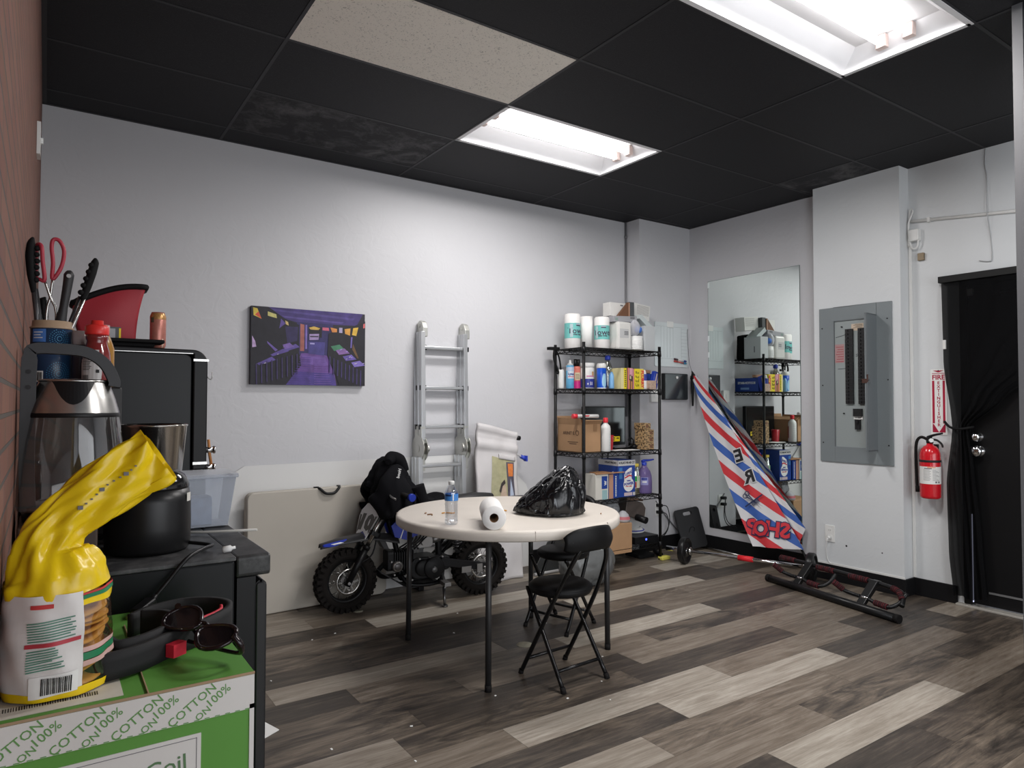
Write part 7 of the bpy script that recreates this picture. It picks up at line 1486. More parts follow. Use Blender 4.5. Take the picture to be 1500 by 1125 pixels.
# --- black box under the canister, then canister with utensils
t = thing('microwave', 'dark microwave behind the glass kettle, carrying the canister and sauce bottles', 'microwave', (-0.038, 1.715, ZF)); b = MB(); b.box((0.0, 0.0, 0.012), (0.176, 0.19, 0.331)); b.build('case', mat('dark_microwave', (0.013, 0.012, 0.012), 0.4), t, bevel=0.004); b = MB(); b.box((0.01, 0.02, 0.0), (0.16, 0.17, 0.012)); b.build('feet', BLACK, t)
ZM = ZF+0.3315
t = thing('coffee_canister', 'dark blue canister holding kitchen utensils by the brick wall', 'canister', (0.010, 1.83, ZM))
b = MB(); r = 0.040; b.lathe([(0.001, 0.001), (r-0.002, 0.001), (r, 0.004), (r, 0.128)], seg=40); b.build('body', mat('canister_navy', (0.012, 0.035, 0.085), 0.3), t)
b = MB(); b.lathe([(r-0.001, 0.127), (r+0.0015, 0.128), (r+0.0015, 0.131), (r-0.002, 0.132), (r-0.003, 0.145), (r-0.005, 0.145), (r-0.005, 0.02)], seg=40, cap=False); b.build('rim', mat('tan_rim', (0.42, 0.30, 0.20), 0.5), t)
a = -1.85
b = MB(); strip(b, a-0.75, a+0.0, 0.097, 0.125, r+0.0007); lb = b.build('label', mat('canister_light_blue', (0.07, 0.20, 0.55), 0.4), t)
b = MB()
for k in range(3): strip(b, a-0.65, a-0.15-0.1*(k % 2), 0.105+k*0.006, 0.107+k*0.006, r+0.0013)
b.build('lettering', WHITE, lb)
b = MB(); strip(b, a-0.75, a-0.1, 0.010, 0.034, r+0.0007); lb = b.build('barcode_label', WHITE, t)
b = MB()
for k in range(11): strip(b, a-0.70+k*0.052, a-0.675+k*0.052+0.012*(k % 3 == 0), 0.013, 0.031, r+0.0013)
b.build('barcode', INK, lb)
b = MB(); strip(b, a-0.60, a-0.48, 0.046, 0.062, r+0.0007); b.build('small_print', WHITE, t)
b = MB()
for cz_, R0 in ((0.028, 5), (0.105, 4)):
    for ring_ in range(1, R0+1):
        n = 6+ring_*5
        for k in range(n):
            th = 2*PI*k/n; da = 0.085*ring_*math.cos(th)/0.75; dz = 0.0050*ring_*math.sin(th)
            zz = cz_+dz
            if 0.008 < zz < 0.124 and abs(da) < 0.9: strip(b, a+0.62+da-0.018, a+0.62+da+0.018, zz-0.0008, zz+0.0008, r+0.0006)
b.build('dot_pattern', mat('canister_dots', (0.05, 0.26, 0.44), 0.4), t)
cxy = Vector((0.010, 1.83, ZM))
def uten(nm, lab): return thing(nm, lab, 'utensil', cxy, 0, 'utensils in the blue canister')
def rel(x, y, z): return Vector((x, y, z))-cxy
t = uten('kitchen_tongs', 'black-headed tongs leaning left against the brick in the blue canister')
b = MB(); b.tube([rel(-0.006, 1.83, 1.40), rel(-0.018, 1.83, 1.50), rel(-0.026, 1.83, 1.575)], 0.005, 8); b.tube([rel(0.0, 1.84, 1.40), rel(-0.012, 1.84, 1.50), rel(-0.022, 1.84, 1.57)], 0.005, 8); b.build('arm', mat('grey_steel_arm', (0.10, 0.10, 0.105), 0.35, 0.7), t)
b = MB(); b.tube([rel(-0.025, 1.83, 1.56), rel(-0.030, 1.83, 1.60), rel(-0.0325, 1.83, 1.64), rel(-0.0315, 1.83, 1.668), rel(-0.028, 1.83, 1.682)], [0.005, 0.0085, 0.0095, 0.008, 0.002], 10, smooth_n=4)
for k in range(6): b.sphere(rel(-0.0215+0.001*(k % 2), 1.828, 1.588+k*0.014), 0.0062, 8, 6)
b.build('head', BLACKM, t)
t = uten('scissor_tongs', 'scissor tongs with red loop handles in the blue canister')
b = MB(); b.tube([rel(0.014, 1.83, 1.40), rel(0.017, 1.83, 1.515), rel(0.006, 1.83, 1.55), rel(-0.006, 1.83, 1.590)], 0.0028, 8, smooth_n=3); b.tube([rel(0.0, 1.83, 1.40), rel(-0.001, 1.83, 1.515), rel(0.005, 1.832, 1.55), rel(0.009, 1.832, 1.595)], 0.0028, 8, smooth_n=3); b.build('shaft', STEEL, t)
RG = mat('red_rubber_grip', (0.42, 0.035, 0.06), 0.45)
b = MB(); b.tube([rel(*p) for p in ((0.008, 1.832, 1.595), (0.009, 1.832, 1.63), (0.006, 1.832, 1.665), (0.009, 1.832, 1.682), (0.020, 1.832, 1.681), (0.029, 1.832, 1.660), (0.026, 1.832, 1.628), (0.016, 1.832, 1.603))], 0.0042, 8, closed=True, smooth_n=5); b.build('handle_loop', RG, t)
b = MB(); b.tube([rel(*p) for p in ((-0.006, 1.826, 1.590), (-0.010, 1.826, 1.63), (-0.013, 1.826, 1.664), (-0.022, 1.84, 1.662), (-0.022, 1.84, 1.60), (-0.014, 1.83, 1.590))], 0.0042, 8, closed=True, smooth_n=5); b.build('handle_loop', RG, t)
t = uten('spatula', 'black-handled utensil with a hanging hole in the blue canister')
b = MB(); b.tube([rel(0.024, 1.82, 1.49), rel(0.030, 1.82, 1.53), rel(0.036, 1.82, 1.575), rel(0.039, 1.82, 1.604), rel(0.0385, 1.82, 1.614)], [0.0125, 0.0085, 0.0095, 0.0105, 0.004], 12, smooth_n=4); b.cyl(rel(0.012, 1.825, 1.40), rel(0.024, 1.82, 1.49), 0.004, seg=8); hnd = b.build('handle', mat('soft_black_grip', (0.022, 0.022, 0.024), 0.5), t)
b = MB(); b.cyl(rel(0.0385, 1.8125, 1.600), rel(0.0385, 1.8085, 1.6005), 0.0045, seg=14); b.build('hole', mat('pale_hole', (0.40, 0.40, 0.40), 0.6), hnd)
t = uten('serving_tongs', 'steel tongs with black scalloped head leaning right in the blue canister')
b = MB(); b.tube([rel(0.032, 1.83, 1.42), rel(0.048, 1.83, 1.49), rel(0.068, 1.83, 1.555)], 0.0045, 8); b.build('arm', STEEL, t); b = MB(); b.tube([rel(0.030, 1.84, 1.42), rel(0.044, 1.84, 1.50), rel(0.062, 1.84, 1.56)], 0.0045, 8); b.build('arm', mat('grey_steel_arm', (0.10, 0.10, 0.105), 0.35, 0.7), t)
b = MB(); b.tube([rel(0.066, 1.83, 1.552), rel(0.074, 1.83, 1.58), rel(0.083, 1.83, 1.615), rel(0.089, 1.83, 1.640), rel(0.089, 1.83, 1.650)], [0.005, 0.0085, 0.0095, 0.008, 0.002], 10, smooth_n=4)
for k in range(5): b.sphere(rel(0.0625+k*0.0048, 1.826, 1.568+k*0.016), 0.0064, 8, 6)
b.build('head', BLACKM, t)
t = uten('peeler', 'small black utensil handle low behind the scissor tongs in the canister'); b = MB(); b.tube([rel(-0.004, 1.85, 1.40), rel(-0.006, 1.85, 1.53), rel(-0.009, 1.85, 1.553)], [0.007, 0.009, 0.006], 10, smooth_n=3); b.build('handle', BLACK, t)
# sauces
KET = mat('ketchup_red', (0.19, 0.018, 0.018), 0.18, coat=0.6)
t, lb = bottle('ketchup_bottle', 'ketchup bottle with bright red cap beside the blue canister', 'bottle', (0.092, 1.76, ZM), [(0.001, 0.001), (0.025, 0.001), (0.0285, 0.008), (0.0285, 0.05), (0.026, 0.075), (0.021, 0.092), (0.0195, 0.100), (0.022, 0.106), (0.022, 0.115)], KET, [(0.0225, 0.114), (0.0232, 0.117), (0.0232, 0.132), (0.020, 0.136), (0.0125, 0.137), (0.0120, 0.146), (0.001, 0.147)], mat('cap_bright_red', (0.72, 0.035, 0.03), 0.35))
a = -2.0; b = MB()
for k in range(10):
    zz0, zz1 = 0.010+k*0.007, 0.017+k*0.007; rr0 = 0.0288 if zz1 < 0.055 else 0.0288-0.0045*((zz1-0.055)/0.03); wd = 0.85*math.sqrt(max(0.05, 1-((k-4)/6.2)**4)); strip(b, a-wd, a+wd*0.85, zz0, zz1, rr0+0.0008)
lb = b.build('label', mat('label_grey_white', (0.56, 0.55, 0.54), 0.45), t)
b = MB()
for k in range(8): strip(b, a-0.6, a-0.58+0.05*k if False else a-0.1+0.08*(k % 3), 0.036+k*0.0035, 0.0372+k*0.0035, 0.0306)
for k in range(8): strip(b, a-0.62+k*0.06, a-0.60+k*0.06+0.02*(k % 2), 0.014, 0.025, 0.0306)
strip(b, a+0.35, a+0.55, 0.030, 0.037, 0.0306); b.build('lettering', INK, lb)
t, lb = bottle('mustard_bottle', 'amber sauce bottle half hidden behind the ketchup', 'bottle', (0.106, 1.845, ZM), [(0.001, 0.001), (0.024, 0.001), (0.026, 0.006), (0.026, 0.09), (0.018, 0.115), (0.014, 0.125)], mat('amber_sauce', (0.35, 0.17, 0.03), 0.2), [(0.016, 0.124), (0.016, 0.145), (0.001, 0.146)], mat('clear_pink_cap', (0.5, 0.33, 0.32), 0.3))
t, lb = bottle('seasoning_jar', 'small dark seasoning jar between the canister and the ketchup', 'jar', (0.062, 1.805, ZM), [(0.001, 0.001), (0.014, 0.001), (0.016, 0.005), (0.016, 0.085), (0.013, 0.095)], mat('dark_jar', (0.03, 0.03, 0.045), 0.3), [(0.0155, 0.094), (0.0155, 0.125), (0.001, 0.126)], mat('smoky_cap', (0.40, 0.36, 0.36), 0.25))

# --- dark wooden box and the glass kettle on it
t = thing('wooden_box', 'small dark brown box lifting the glass kettle off the mini fridge', 'box', (0.03, 1.485, ZF)); b = MB(); b.box((-0.066, -0.08, 0.0), (0.05, 0.08, 0.088)); b.build('box', mat('dark_brown_wood', (0.045, 0.026, 0.018), 0.45, var=0.2, vscale=12), t, bevel=0.003)
ZK = ZF+0.0885; kc = Vector((0.044, 1.485, ZK))
t = thing('glass_kettle', 'electric glass kettle with steel collar and black handle beside the brick wall', 'kettle', kc)
KG = glassmat('kettle_glass', (0.80, 0.80, 0.80), 0.03, 0.93, tint=(0.86, 0.85, 0.84))
b = MB(); b.lathe([(0.001, 0.0), (0.074, 0.0), (0.076, 0.004), (0.076, 0.014), (0.001, 0.016)], seg=40); b.build('base', BLACK, t)
b = MB(); b.lathe([(0.076, 0.016), (0.0835, 0.020), (0.0850, 0.030), (0.0850, 0.055), (0.0830, 0.095), (0.0785, 0.140), (0.0720, 0.184)], seg=48, cap=False); b.build('glass_body', KG, t)
b = MB(); b.lathe([(0.001, 0.018), (0.074, 0.018), (0.076, 0.024), (0.074, 0.027), (0.001, 0.026)], seg=40); b.build('floor_plate', mat('hammered_steel', (0.42, 0.42, 0.42), 0.35, 0.9, bump=0.6, bscale=160), t)
b = MB(); b.lathe([(0.0726, 0.182), (0.0732, 0.184), (0.0732, 0.187), (0.0722, 0.190)], seg=48, cap=False); b.build('seal', BLACK, t)
b = MB(); b.lathe([(0.0722, 0.190), (0.0655, 0.215), (0.0560, 0.242), (0.0545, 0.245)], seg=48, cap=False); b.build('collar', STEEL, t)
b = MB(); b.lathe([(0.0550, 0.2445), (0.0565, 0.2475), (0.052, 0.250), (0.001, 0.252)], seg=40); b.build('lid', STEEL, t)
b = MB()   # dark V-shaped spout insert on the collar
def rad(z): return 0.0722-(z-0.190)*0.309
n = 14
for k in range(n):
    u0, u1 = k/n*2-1, (k+1)/n*2-1
    zb = lambda u: 0.247-0.042*math.cos(u*PI/2)**1.2
    a0_, a1_ = -1.62+0.62*u0, -1.62+0.62*u1
    def P(a_, z): rr_ = rad(z)+0.0015; return Vector((rr_*math.cos(a_), rr_*math.sin(a_), z))
    b._new([P(a0_, zb(u0)), P(a1_, zb(u1)), P(a1_, 0.2455), P(a0_, 0.2455)], [(0, 1, 2, 3)])
b.build('spout', BLACK, t)
b = MB(); hp = [(-0.066, -0.02, 0.020), (-0.069, -0.02, 0.10), (-0.069, -0.02, 0.20), (-0.068, -0.02, 0.285), (-0.062, -0.02, 0.302), (-0.030, -0.02, 0.304), (0.015, -0.02, 0.300), (0.045, -0.02, 0.280), (0.060, -0.02, 0.250), (0.060, -0.02, 0.238)]
pts = spline([Vector(p) for p in hp], 6)
vs = []
for i, p in enumerate(pts):
    a_ = pts[max(0, i-1)]; c_ = pts[min(len(pts)-1, i+1)]; tg = (c_-a_).normalized(); nn = Vector((0, 1, 0)).cross(tg).normalized(); w_ = 0.0095 if i > 18 else 0.0115
    vs.append([b.bm.verts.new(p+nn*s1*w_+Vector((0, s2*0.013, 0))) for s1, s2 in ((-1, -1), (1, -1), (1, 1), (-1, 1))])
for A_, B_ in zip(vs, vs[1:]):
    for k in range(4): b.bm.faces.new((A_[k], A_[(k+1) % 4], B_[(k+1) % 4], B_[k]))
b.bm.faces.new(vs[0]); b.bm.faces.new(vs[-1][::-1]); b.build('handle', mat('kettle_handle_grey', (0.028, 0.029, 0.032), 0.42), t, bevel=0.003)
for z in (0.235, 0.262): b = MB(); b.cyl((-0.069, -0.0335, z), (-0.069, -0.0345, z), 0.004, seg=10); b.build('screw', INK, t)

# --- small black cooker with cord, and the tapered steel cup behind it
t = thing('black_cooker', 'small round black cooker with domed lid on the mini fridge', 'cooker', (0.176, 1.562, ZF))
b = MB(); b.lathe([(0.001, 0.001), (0.072, 0.001), (0.077, 0.008), (0.0785, 0.05), (0.0775, 0.10), (0.074, 0.125)], seg=48); b.build('body', BLACKMET, t)
b = MB(); b.lathe([(0.0745, 0.1245), (0.0748, 0.128), (0.073, 0.136), (0.066, 0.150), (0.050, 0.160), (0.001, 0.165)], seg=48); b.build('lid', mat('gloss_black_lid', (0.010, 0.010, 0.011), 0.12), t)
b = MB(); strip(b, -0.62, -0.38, 0.098, 0.115, 0.0785); s1 = b.build('sticker', mat('cream_sticker', (0.62, 0.60, 0.55), 0.5), t)
b = MB(); b.tube([(0.072, -0.03, 0.012), (0.098, -0.055, 0.010), (0.105, -0.085, 0.012), (0.080, -0.125, 0.014), (0.045, -0.170, 0.008), (0.015, -0.178, -0.025), (-0.008, -0.185, -0.050)], 0.0038, 8, smooth_n=6); b.build('cord', BLACK, t)
b = MB(); b.tube([(-0.006, -0.184, -0.047), (-0.016, -0.188, -0.058)], [0.005, 0.007], 10); b.build('strain_relief', BLACK, t)
pd = Vector((-0.62, -0.68, -0.22)).normalized(); Mp_ = face(Vector((-0.014, -0.187, -0.056)), pd.cross(Vector((0, 0, 1))), pd)
b = MB(); b.rbox((-0.011, 0.0, -0.008), (0.011, 0.042, 0.008), 0.005, axis='y', M=Mp_); pl = b.build('plug', BLACK, t, bevel=0.002)
for x in (-0.0055, 0.0055): b = MB(); b.box((x-0.0009, 0.040, -0.0035), (x+0.0009, 0.058, 0.0035), Mp_); b.build('prong', mat('brass_prong', (0.55, 0.45, 0.25), 0.3, 1.0), pl)
t = thing('steel_cup', 'tall tapered steel cup standing behind the black cooker', 'cup', (0.202, 1.722, ZF)); b = MB(); b.lathe([(0.001, 0.001), (0.044, 0.001), (0.046, 0.004), (0.0675, 0.243), (0.0700, 0.246), (0.0690, 0.249), (0.0655, 0.244), (0.0445, 0.01), (0.001, 0.008)], seg=48); b.build('cup', mat('polished_steel', (0.50, 0.48, 0.45), 0.18, 1.0), t)

# --- translucent bin, stick and cap on the fridge top
BIN = glassmat('frosted_bin_plastic', (0.72, 0.75, 0.80), 0.25, 0.74, tint=(0.90, 0.92, 0.95))
t = thing('storage_bin', 'translucent plastic bin on the back corner of the mini fridge', 'bin', (0.285, 1.80, ZF))
b = MB(); lo_ = [(-0.075, -0.05), (0.082, -0.05), (0.082, 0.06), (-0.075, 0.06)]; hi_ = [(-0.085, -0.06), (0.098, -0.06), (0.098, 0.07), (-0.085, 0.07)]
vs = [Vector((*p, 0.004)) for p in lo_]+[Vector((*p, 0.122)) for p in hi_]; b._new(vs, [(0, 1, 2, 3)]+[(k, (k+1) % 4, 4+(k+1) % 4, 4+k) for k in range(4)]); b.build('tub', BIN, t, thick=0.002)
b = MB(); b.box((-0.090, -0.066, 0.118), (0.104, 0.076, 0.128)); b.build('lid', BIN, t, bevel=0.003)
b = MB(); b.box((-0.05, -0.03, 0.006), (0.05, 0.03, 0.07)); b.build('contents', mat('pale_blue_contents', (0.30, 0.36, 0.48), 0.5, var=0.5, vscale=40), t)
b = MB(); b.tube([(0.22, 1.715, ZF+0.006), (0.30, 1.655, ZF+0.008), (0.395, 1.588, ZF+0.014)], 0.0028, 8); tag(b.build('white_stick', mat('grey_white_stick', (0.50, 0.49, 0.46), 0.5)), 'thin pale stick lying across the mini fridge top, poking past its edge', 'stick')
t = thing('bottle_cap', 'small white cap lying on the dusty mini fridge top', 'cap', (0.307, 1.448, ZF)); b = MB(); Mx = Matrix.Rotation(1.4, 4, 'Y') @ Matrix.Rotation(0.3, 4, 'X'); b.lathe([(0.004, -0.012), (0.0065, -0.010), (0.0065, 0.003), (0.003, 0.006), (0.003, 0.012), (0.001, 0.0122)], (0, 0, 0.007), 16, Mx); b.build('cap', WHITE, t)

# --- green cotton carton
GRN = mat('carton_green', (0.10, 0.29, 0.045), 0.6, var=0.06, vscale=10); WST = mat('carton_white', (0.66, 0.65, 0.62), 0.65); GPR = mat('carton_green_print', (0.13, 0.30, 0.09), 0.65); EDGE = mat('cut_card_edge', (0.36, 0.25, 0.15), 0.8)
cx0, cx1, cy0, cy1, cz0, cz1 = -0.040, 0.2425, 0.980, 1.385, 0.5505, 0.949
t = thing('cotton_carton', 'green and white cotton coil carton in the left foreground', 'carton', (cx0, cy0, cz0)); W_, D_, H_ = cx1-cx0, cy1-cy0, cz1-cz0
b = MB(); b.box((0, 0, 0), (W_, D_, H_)); b.build('carton', GRN, t, bevel=0.0015)
b = MB(); b.box((0.155, 0.0, H_), (W_, D_*0.80, H_+0.0022)); b.build('flap', GRN, t); b = MB(); b.box((0.1535, 0.0, H_), (0.155, D_*0.80, H_+0.0026)); b.box((0.0, -0.0008, H_-0.0004), (W_+0.0006, 0.0004, H_+0.0028)); b.build('raw_edge', EDGE, t)
b = MB(); b.box((0.0, -0.0012, H_-0.046), (W_, -0.0002, H_-0.0008)); ws = b.build('white_band', WST, t)
b = MB(); b.box((W_-0.006, -0.0012, 0.0), (W_, -0.0002, H_-0.04)); b.build('white_corner', WST, t)
ang = 0.62
for k in range(9):
    sx = 0.016+0.0315*k; wd = ('COTTON', '100%')[k % 2]; sz = H_-0.0235+(0.004 if k % 2 else -0.001)
    if sx < W_-0.018: text(wd, 'print', GPR, ws, face((sx, -0.0014, sz), (math.cos(ang), 0, math.sin(ang)), (-math.sin(ang), 0, math.cos(ang))), 0.0155, 0.00012, 0.0001)
    if k % 2 == 0 and sx+0.018 < W_-0.012: text('ON', 'print', GPR, ws, face((sx+0.013, -0.0014, H_-0.0380), (math.cos(ang), 0, math.sin(ang)), (-math.sin(ang), 0, math.cos(ang))), 0.0125, 0.00012, 0.0001)
b = MB()
for k in range(22): b.box((0.004+k*0.0127, -0.0017, H_-0.0455), (0.010+k*0.0127, -0.0013, H_-0.0445))
b.build('dash_line', GPR, ws)
b = MB(); b.box((0.0, -0.0012, H_-0.165), (0.216, -0.0002, H_-0.062)); lp_ = b.build('white_panel', WST, t)
b = MB(); b.box((0.0, -0.0016, H_-0.0675), (0.211, -0.0012, H_-0.0668)); b.box((0.2103, -0.0016, H_-0.165), (0.211, -0.0012, H_-0.0668)); b.build('panel_line', GREYINK, lp_)
text('Cotton Coil', 'lettering', mat('panel_green_ink', (0.10, 0.20, 0.09), 0.6), lp_, face((0.128, -0.0016, H_-0.098), (1, 0, 0.05), (-0.05, 0, 1)), 0.029, 0.0002, 0.0001)
# shipping label on top
b = MB(); b.box((0.0, 0.018, H_+0.0001), (0.128, 0.16, H_+0.0007)); sl = b.build('shipping_label', mat('label_cream', (0.62, 0.59, 0.52), 0.6), t)
text('0880', 'lettering', INK, sl, face((0.045, 0.070, H_+0.0010), (-1, -0.06, 0), (0.06, -1, 0)), 0.022, 0.0006); text('CM', 'lettering', INK, sl, face((0.030, 0.105, H_+0.0010), (-1, -0.06, 0), (0.06, -1, 0)), 0.030, 0.001); text('A80', 'lettering', INK, sl, face((0.098, 0.112, H_+0.0010), (-1, -0.06, 0), (0.06, -1, 0)), 0.022, 0.0006)
b = MB(); rr = random.Random(4)
for k in range(38): x = 0.004+k*0.0026; b.box((x, 0.038, H_+0.0007), (x+0.0008+0.0008*rr.random(), 0.050, H_+0.0010))
b.build('barcode', INK, sl)

# --- bag of tostadas with twisted yellow neck, standing on the carton
bc = Vector((0.018, 1.080, cz1+0.003)); YEL = mat('yellow_bag_film', (0.82, 0.58, 0.008), 0.28, bump=0.25, bscale=60)
t = thing('tostada_bag', 'bag of tostadas with a twisted yellow neck standing on the green carton', 'bag', bc)
TOS = mat('toasted_tostada', (0.62, 0.30, 0.05), 0.75, var=0.35, vscale=40)
for k in range(13):
    b = MB(); rr_ = 0.0555+0.003*math.sin(k*2.1); z = 0.006+k*0.0092
    def TP(u, v, k=k, z=z, rr_=rr_):
        a_ = 2*PI*u; r_ = rr_*v*(1+0.03*math.sin(a_*3+k)); return Vector((r_*math.cos(a_)+0.002*math.sin(k*1.7), r_*math.sin(a_)*0.95, z+0.005*v*v*math.sin(a_*2+k*1.3)+0.003*v*math.sin(a_*3+k)))
    b.grid(TP, 30, 5); b.build('tostada', TOS, t, thick=0.0026)
def BS(a_, z, off=0.0):
    r_ = (0.0605+off)*(1-0.06*abs((z-0.06)/0.07)**3)+0.0012*math.sin(a_*9+z*60)+0.0010*math.sin(a_*5-z*140); return Vector((r_*math.cos(a_), r_*0.98*math.sin(a_), z))
def band(nm, m_, a0, a1, z0, z1, off=0.0, par=None, skew=0.0, nu=26, nv=10):
    b = MB(); b.grid(lambda u, v: BS(a0+(a1-a0)*u, z0+(z1-z0)*v+skew*(u-0.5), off), nu, nv); return b.build(nm, m_, par or t)
FILM = glassmat('clear_bag_gloss', (0.95, 0.93, 0.88), 0.08, 0.94)
band('clear_film', FILM, -1.20, 0.9, 0.010, 0.126, 0.0012); band('clear_film', FILM, 0.9, 2.2, 0.010, 0.126, 0.0012)
lb = band('paper_label', mat('bag_label_white', (0.74, 0.72, 0.70), 0.35), -3.6, -1.12, 0.004, 0.128, 0.002)
GI = mat('label_green_ink', (0.10, 0.26, 0.19), 0.6); BR_ = mat('band_red', (0.55, 0.05, 0.05), 0.5); BG_ = mat('band_green', (0.02, 0.20, 0.085), 0.5); BW_ = mat('band_pink_white', (0.62, 0.40, 0.36), 0.5)
rr = random.Random(8)
for k in range(8): band('lettering', GI, -2.10, -1.26-0.10*rr.random(), 0.097-k*0.0032, 0.0985-k*0.0032, 0.0032, lb, 0.004, 12, 1)
band('red_rule', mat('label_rule_red', (0.50, 0.05, 0.07), 0.5), -2.15, -1.18, 0.0675, 0.0725, 0.0032, lb, 0.004, 12, 1)
for k in range(9): band('lettering', GI, -2.10, -1.45-0.25*rr.random(), 0.0625-k*0.0030, 0.0640-k*0.0030, 0.0032, lb, 0.004, 12, 1)
band('lettering', BR_, -2.05, -1.65, 0.113, 0.118, 0.0032, lb, 0.0, 8, 1)
band('barcode_patch', WHITE, -2.05, -1.22, 0.006, 0.032, 0.0032, lb, 0.003, 10, 2)
for k in range(16): band('barcode', INK, -1.84+k*0.032, -1.825+k*0.032+0.008*(k % 3 == 0), 0.009, 0.029, 0.0045, lb, 0.0, 1, 1)
for a0_, a1_ in ((-1.12, 0.9), (0.9, 2.2)):
    band('pink_stripe', BW_, a0_, a1_, 0.054, 0.060, 0.0022, None, 0.006, 20, 1); band('green_stripe', BG_, a0_, a1_, 0.044, 0.053, 0.0022, None, 0.006, 20, 1); band('pink_stripe', BW_, a0_, a1_, 0.036, 0.043, 0.0022, None, 0.006, 20, 1); band('green_stripe', BG_, a0_, a1_, 0.119, 0.124, 0.0022, None, 0.004, 20, 1); band('red_stripe', BR_, a0_, a1_, 0.1245, 0.127, 0.0024, None, 0.004, 20, 1)
band('yellow_base', YEL, -3.6, 2.7, 0.0, 0.010, 0.0026, None, 0, 50, 3); band('yellow_shoulder', YEL, -1.12, 2.75, 0.110, 0.119, 0.0015, None, 0, 40, 3)
# yellow top: closes over the stack, gathers at the neck, then fans out up to the right
path = spline([Vector(p) for p in ((0.0, 0.0, 0.120), (-0.005, -0.003, 0.146), (-0.012, -0.004, 0.178), (0.004, -0.004, 0.208), (0.040, -0.004, 0.240), (0.082, -0.004, 0.272), (0.116, -0.004, 0.292))], 8)
wid = [0.0600, 0.0560, 0.0350, 0.0310, 0.0350, 0.0385, 0.0330]; dep = [0.058, 0.050, 0.028, 0.017, 0.014, 0.010, 0.006]
NP_ = len(path)
def NK(u, v):
    f = v*(NP_-1); k = min(int(f), NP_-2); p = path[k].lerp(path[k+1], f-k); tg = (path[min(k+1, NP_-1)]-path[max(k-1, 0)]).normalized()
    q = v*(len(wid)-1); j = min(int(q), len(wid)-2); w_ = wid[j]+(wid[j+1]-wid[j])*(q-j); d_ = dep[j]+(dep[j+1]-dep[j])*(q-j)
    side = Vector((tg.z, 0, -tg.x)); side = side.normalized() if side.length > 0.01 else Vector((1, 0, 0)); bk_ = Vector((0, 1, 0)); a_ = 2*PI*u
    cr = 1+0.10*math.sin(a_*7+v*9)*min(1, v*3)+0.07*math.sin(a_*13-v*17)*min(1, v*3)
    jag = Vector((0.010*math.sin(a_+0.5), 0, -0.008*math.sin(a_+0.5)))*max(0, v-0.85)*6
    return p+side*(w_*math.cos(a_)*cr)+bk_*(d_*math.sin(a_)*cr+0.006*math.sin(v*20+math.cos(a_)*5)*v)+jag
b = MB(); b.grid(NK, 64, 70); b.build('yellow_neck', YEL, t)
b = MB()
for k in range(11):
    p = NK(0.735+0.004*math.sin(k), 0.60+k*0.026)+Vector((0, -0.0012, 0)); s_ = 0.0012 if k % 4 else 0.003
    b.box((p.x-s_, p.y-0.0012, p.z-s_*0.8), (p.x+s_, p.y+0.0006, p.z+s_*0.8))
b.build('printed_code', GREYINK, t)

# --- black strap with red lining and the sunglasses on the carton
ZC = cz1+0.003
t = thing('lifting_strap', 'black padded strap with red lining looped on the green carton', 'strap', (0.15, 1.17, ZC))
def strap(nm, pts, h, m_, th): 
    P_ = spline([Vector(p) for p in pts], 8); b = MB(); n_ = len(P_)-1
    b.grid(lambda u, v: P_[min(n_, int(round(u*n_)))]+Vector((0, 0, 1.35*h*v)), n_, 3); return b.build(nm, m_, t, thick=th)
STR = mat('black_neoprene', (0.010, 0.010, 0.011), 0.75)
strap('band', [(-0.088, -0.070, 0.001), (-0.100, -0.098, 0.001), (-0.083, -0.118, 0.001), (-0.040, -0.105, 0.001), (0.010, -0.065, 0.001), (0.060, -0.030, 0.001), (0.098, 0.010, 0.001), (0.108, 0.050, 0.001), (0.090, 0.085, 0.001), (0.050, 0.105, 0.001), (0.0, 0.09, 0.001), (-0.035, 0.055, 0.001)], 0.026, STR, 0.009)
strap('band', [(-0.070, -0.065, 0.001), (-0.060, -0.088, 0.001), (-0.020, -0.070, 0.001), (0.020, -0.020, 0.001), (0.010, 0.030, 0.001), (-0.02, 0.05, 0.001)], 0.030, STR, 0.008)
strap('red_lining', [(0.052, -0.022, 0.006), (0.078, 0.000, 0.006), (0.091, 0.018, 0.006), (0.094, 0.035, 0.006)], 0.022, mat('red_lining', (0.62, 0.02, 0.045), 0.6), 0.004)
b = MB(); b.box((-0.010, -0.078, 0.006), (0.012, -0.063, 0.024), Matrix.Rotation(0.6, 4, 'Z') @ Matrix.Translation((-0.04, -0.005, 0))); b.build('red_tab', mat('red_lining', (0.62, 0.02, 0.045), 0.6), t)
SG = mat('dark_tortoise', (0.010, 0.005, 0.006), 0.15, var=0.7, vscale=60); LN = mat('dark_lens', (0.010, 0.007, 0.008), 0.06)
t = thing('sunglasses', 'dark tortoiseshell sunglasses resting on the strap on the green carton', 'sunglasses', (0.188, 1.078, ZC+0.046), 0.0)
gx = Vector((0.33, -0.93, -0.10)).normalized(); gz = Vector((-0.10, -0.55, 0.80)); gz = (gz-gx*gz.dot(gx)).normalized(); gy = gz.cross(gx)
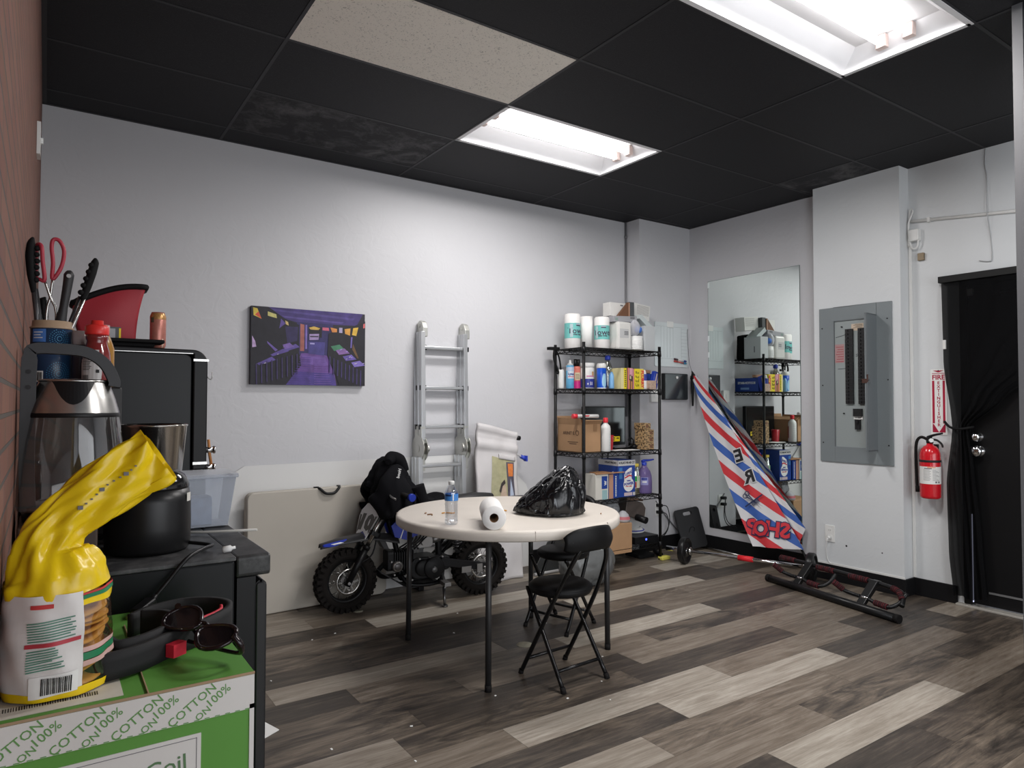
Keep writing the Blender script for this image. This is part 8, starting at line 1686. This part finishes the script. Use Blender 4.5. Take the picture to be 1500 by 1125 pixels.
Mg = Matrix((gx*1.18, gz*1.18, gy*1.22)).transposed().to_4x4()
for s_ in (-1, 1):
    b = MB(); pts = []
    for k in range(20): a_ = 2*PI*k/20; pts.append(Mg @ Vector((s_*0.034+0.0275*math.cos(a_)*(1+0.08*math.cos(2*a_)), 0.004*abs(s_*0.034+0.0275*math.cos(a_))*6-0.004, 0.020*math.sin(a_)+0.003*math.sin(a_*2)*s_)))
    b.tube(pts, 0.0034, 8, closed=True); fr_ = b.build('frame', SG, t); b = MB(); b.poly(pts); b.build('lens', LN, fr_, thick=0.0016)
    b = MB(); b.tube([Mg @ Vector(p) for p in ((s_*0.063, 0.002, 0.008), (s_*0.070, -0.012, 0.010), (s_*0.055, -0.022-0.005*s_, 0.010), (-s_*0.020, -0.020-0.005*s_, -0.008))], [0.0045, 0.005, 0.003, 0.003], 8, smooth_n=5); b.build('temple', SG, t)
b = MB(); b.tube([Mg @ Vector(p) for p in ((-0.008, -0.003, 0.006), (0, -0.005, 0.010), (0.008, -0.003, 0.006))], 0.003, 8, smooth_n=4); b.build('bridge', SG, t)

# --- paper on the floor behind the fridge, switch on the brick wall
b = MB(); b._new([Vector(p) for p in ((0.60, 2.72, 0.0006), (0.80, 2.835, 0.0006), (0.735, 3.06, 0.0006), (0.53, 2.96, 0.0006), (0.60, 2.72, 0.0014), (0.80, 2.835, 0.004), (0.735, 3.06, 0.0014), (0.53, 2.96, 0.0014))], [(0, 1, 2, 3), (4, 5, 6, 7), (0, 1, 5, 4), (1, 2, 6, 5), (2, 3, 7, 6), (3, 0, 4, 7)]); tag(b.build('floor_paper', PAPER), 'white sheet of paper on the floor behind the mini fridge', 'paper')
t = thing('wall_switch', 'white switch plate high on the brick wall', 'switch', (XB, 3.02, 2.215)); b = MB(); b.rbox((0.0005, -0.04, 0.0), (0.012, 0.04, 0.12), 0.005, axis='x'); b.build('plate', WHITE_PL, t); b = MB(); b.box((0.012, -0.006, 0.05), (0.02, 0.006, 0.07)); b.build('toggle', WHITE_PL, t)
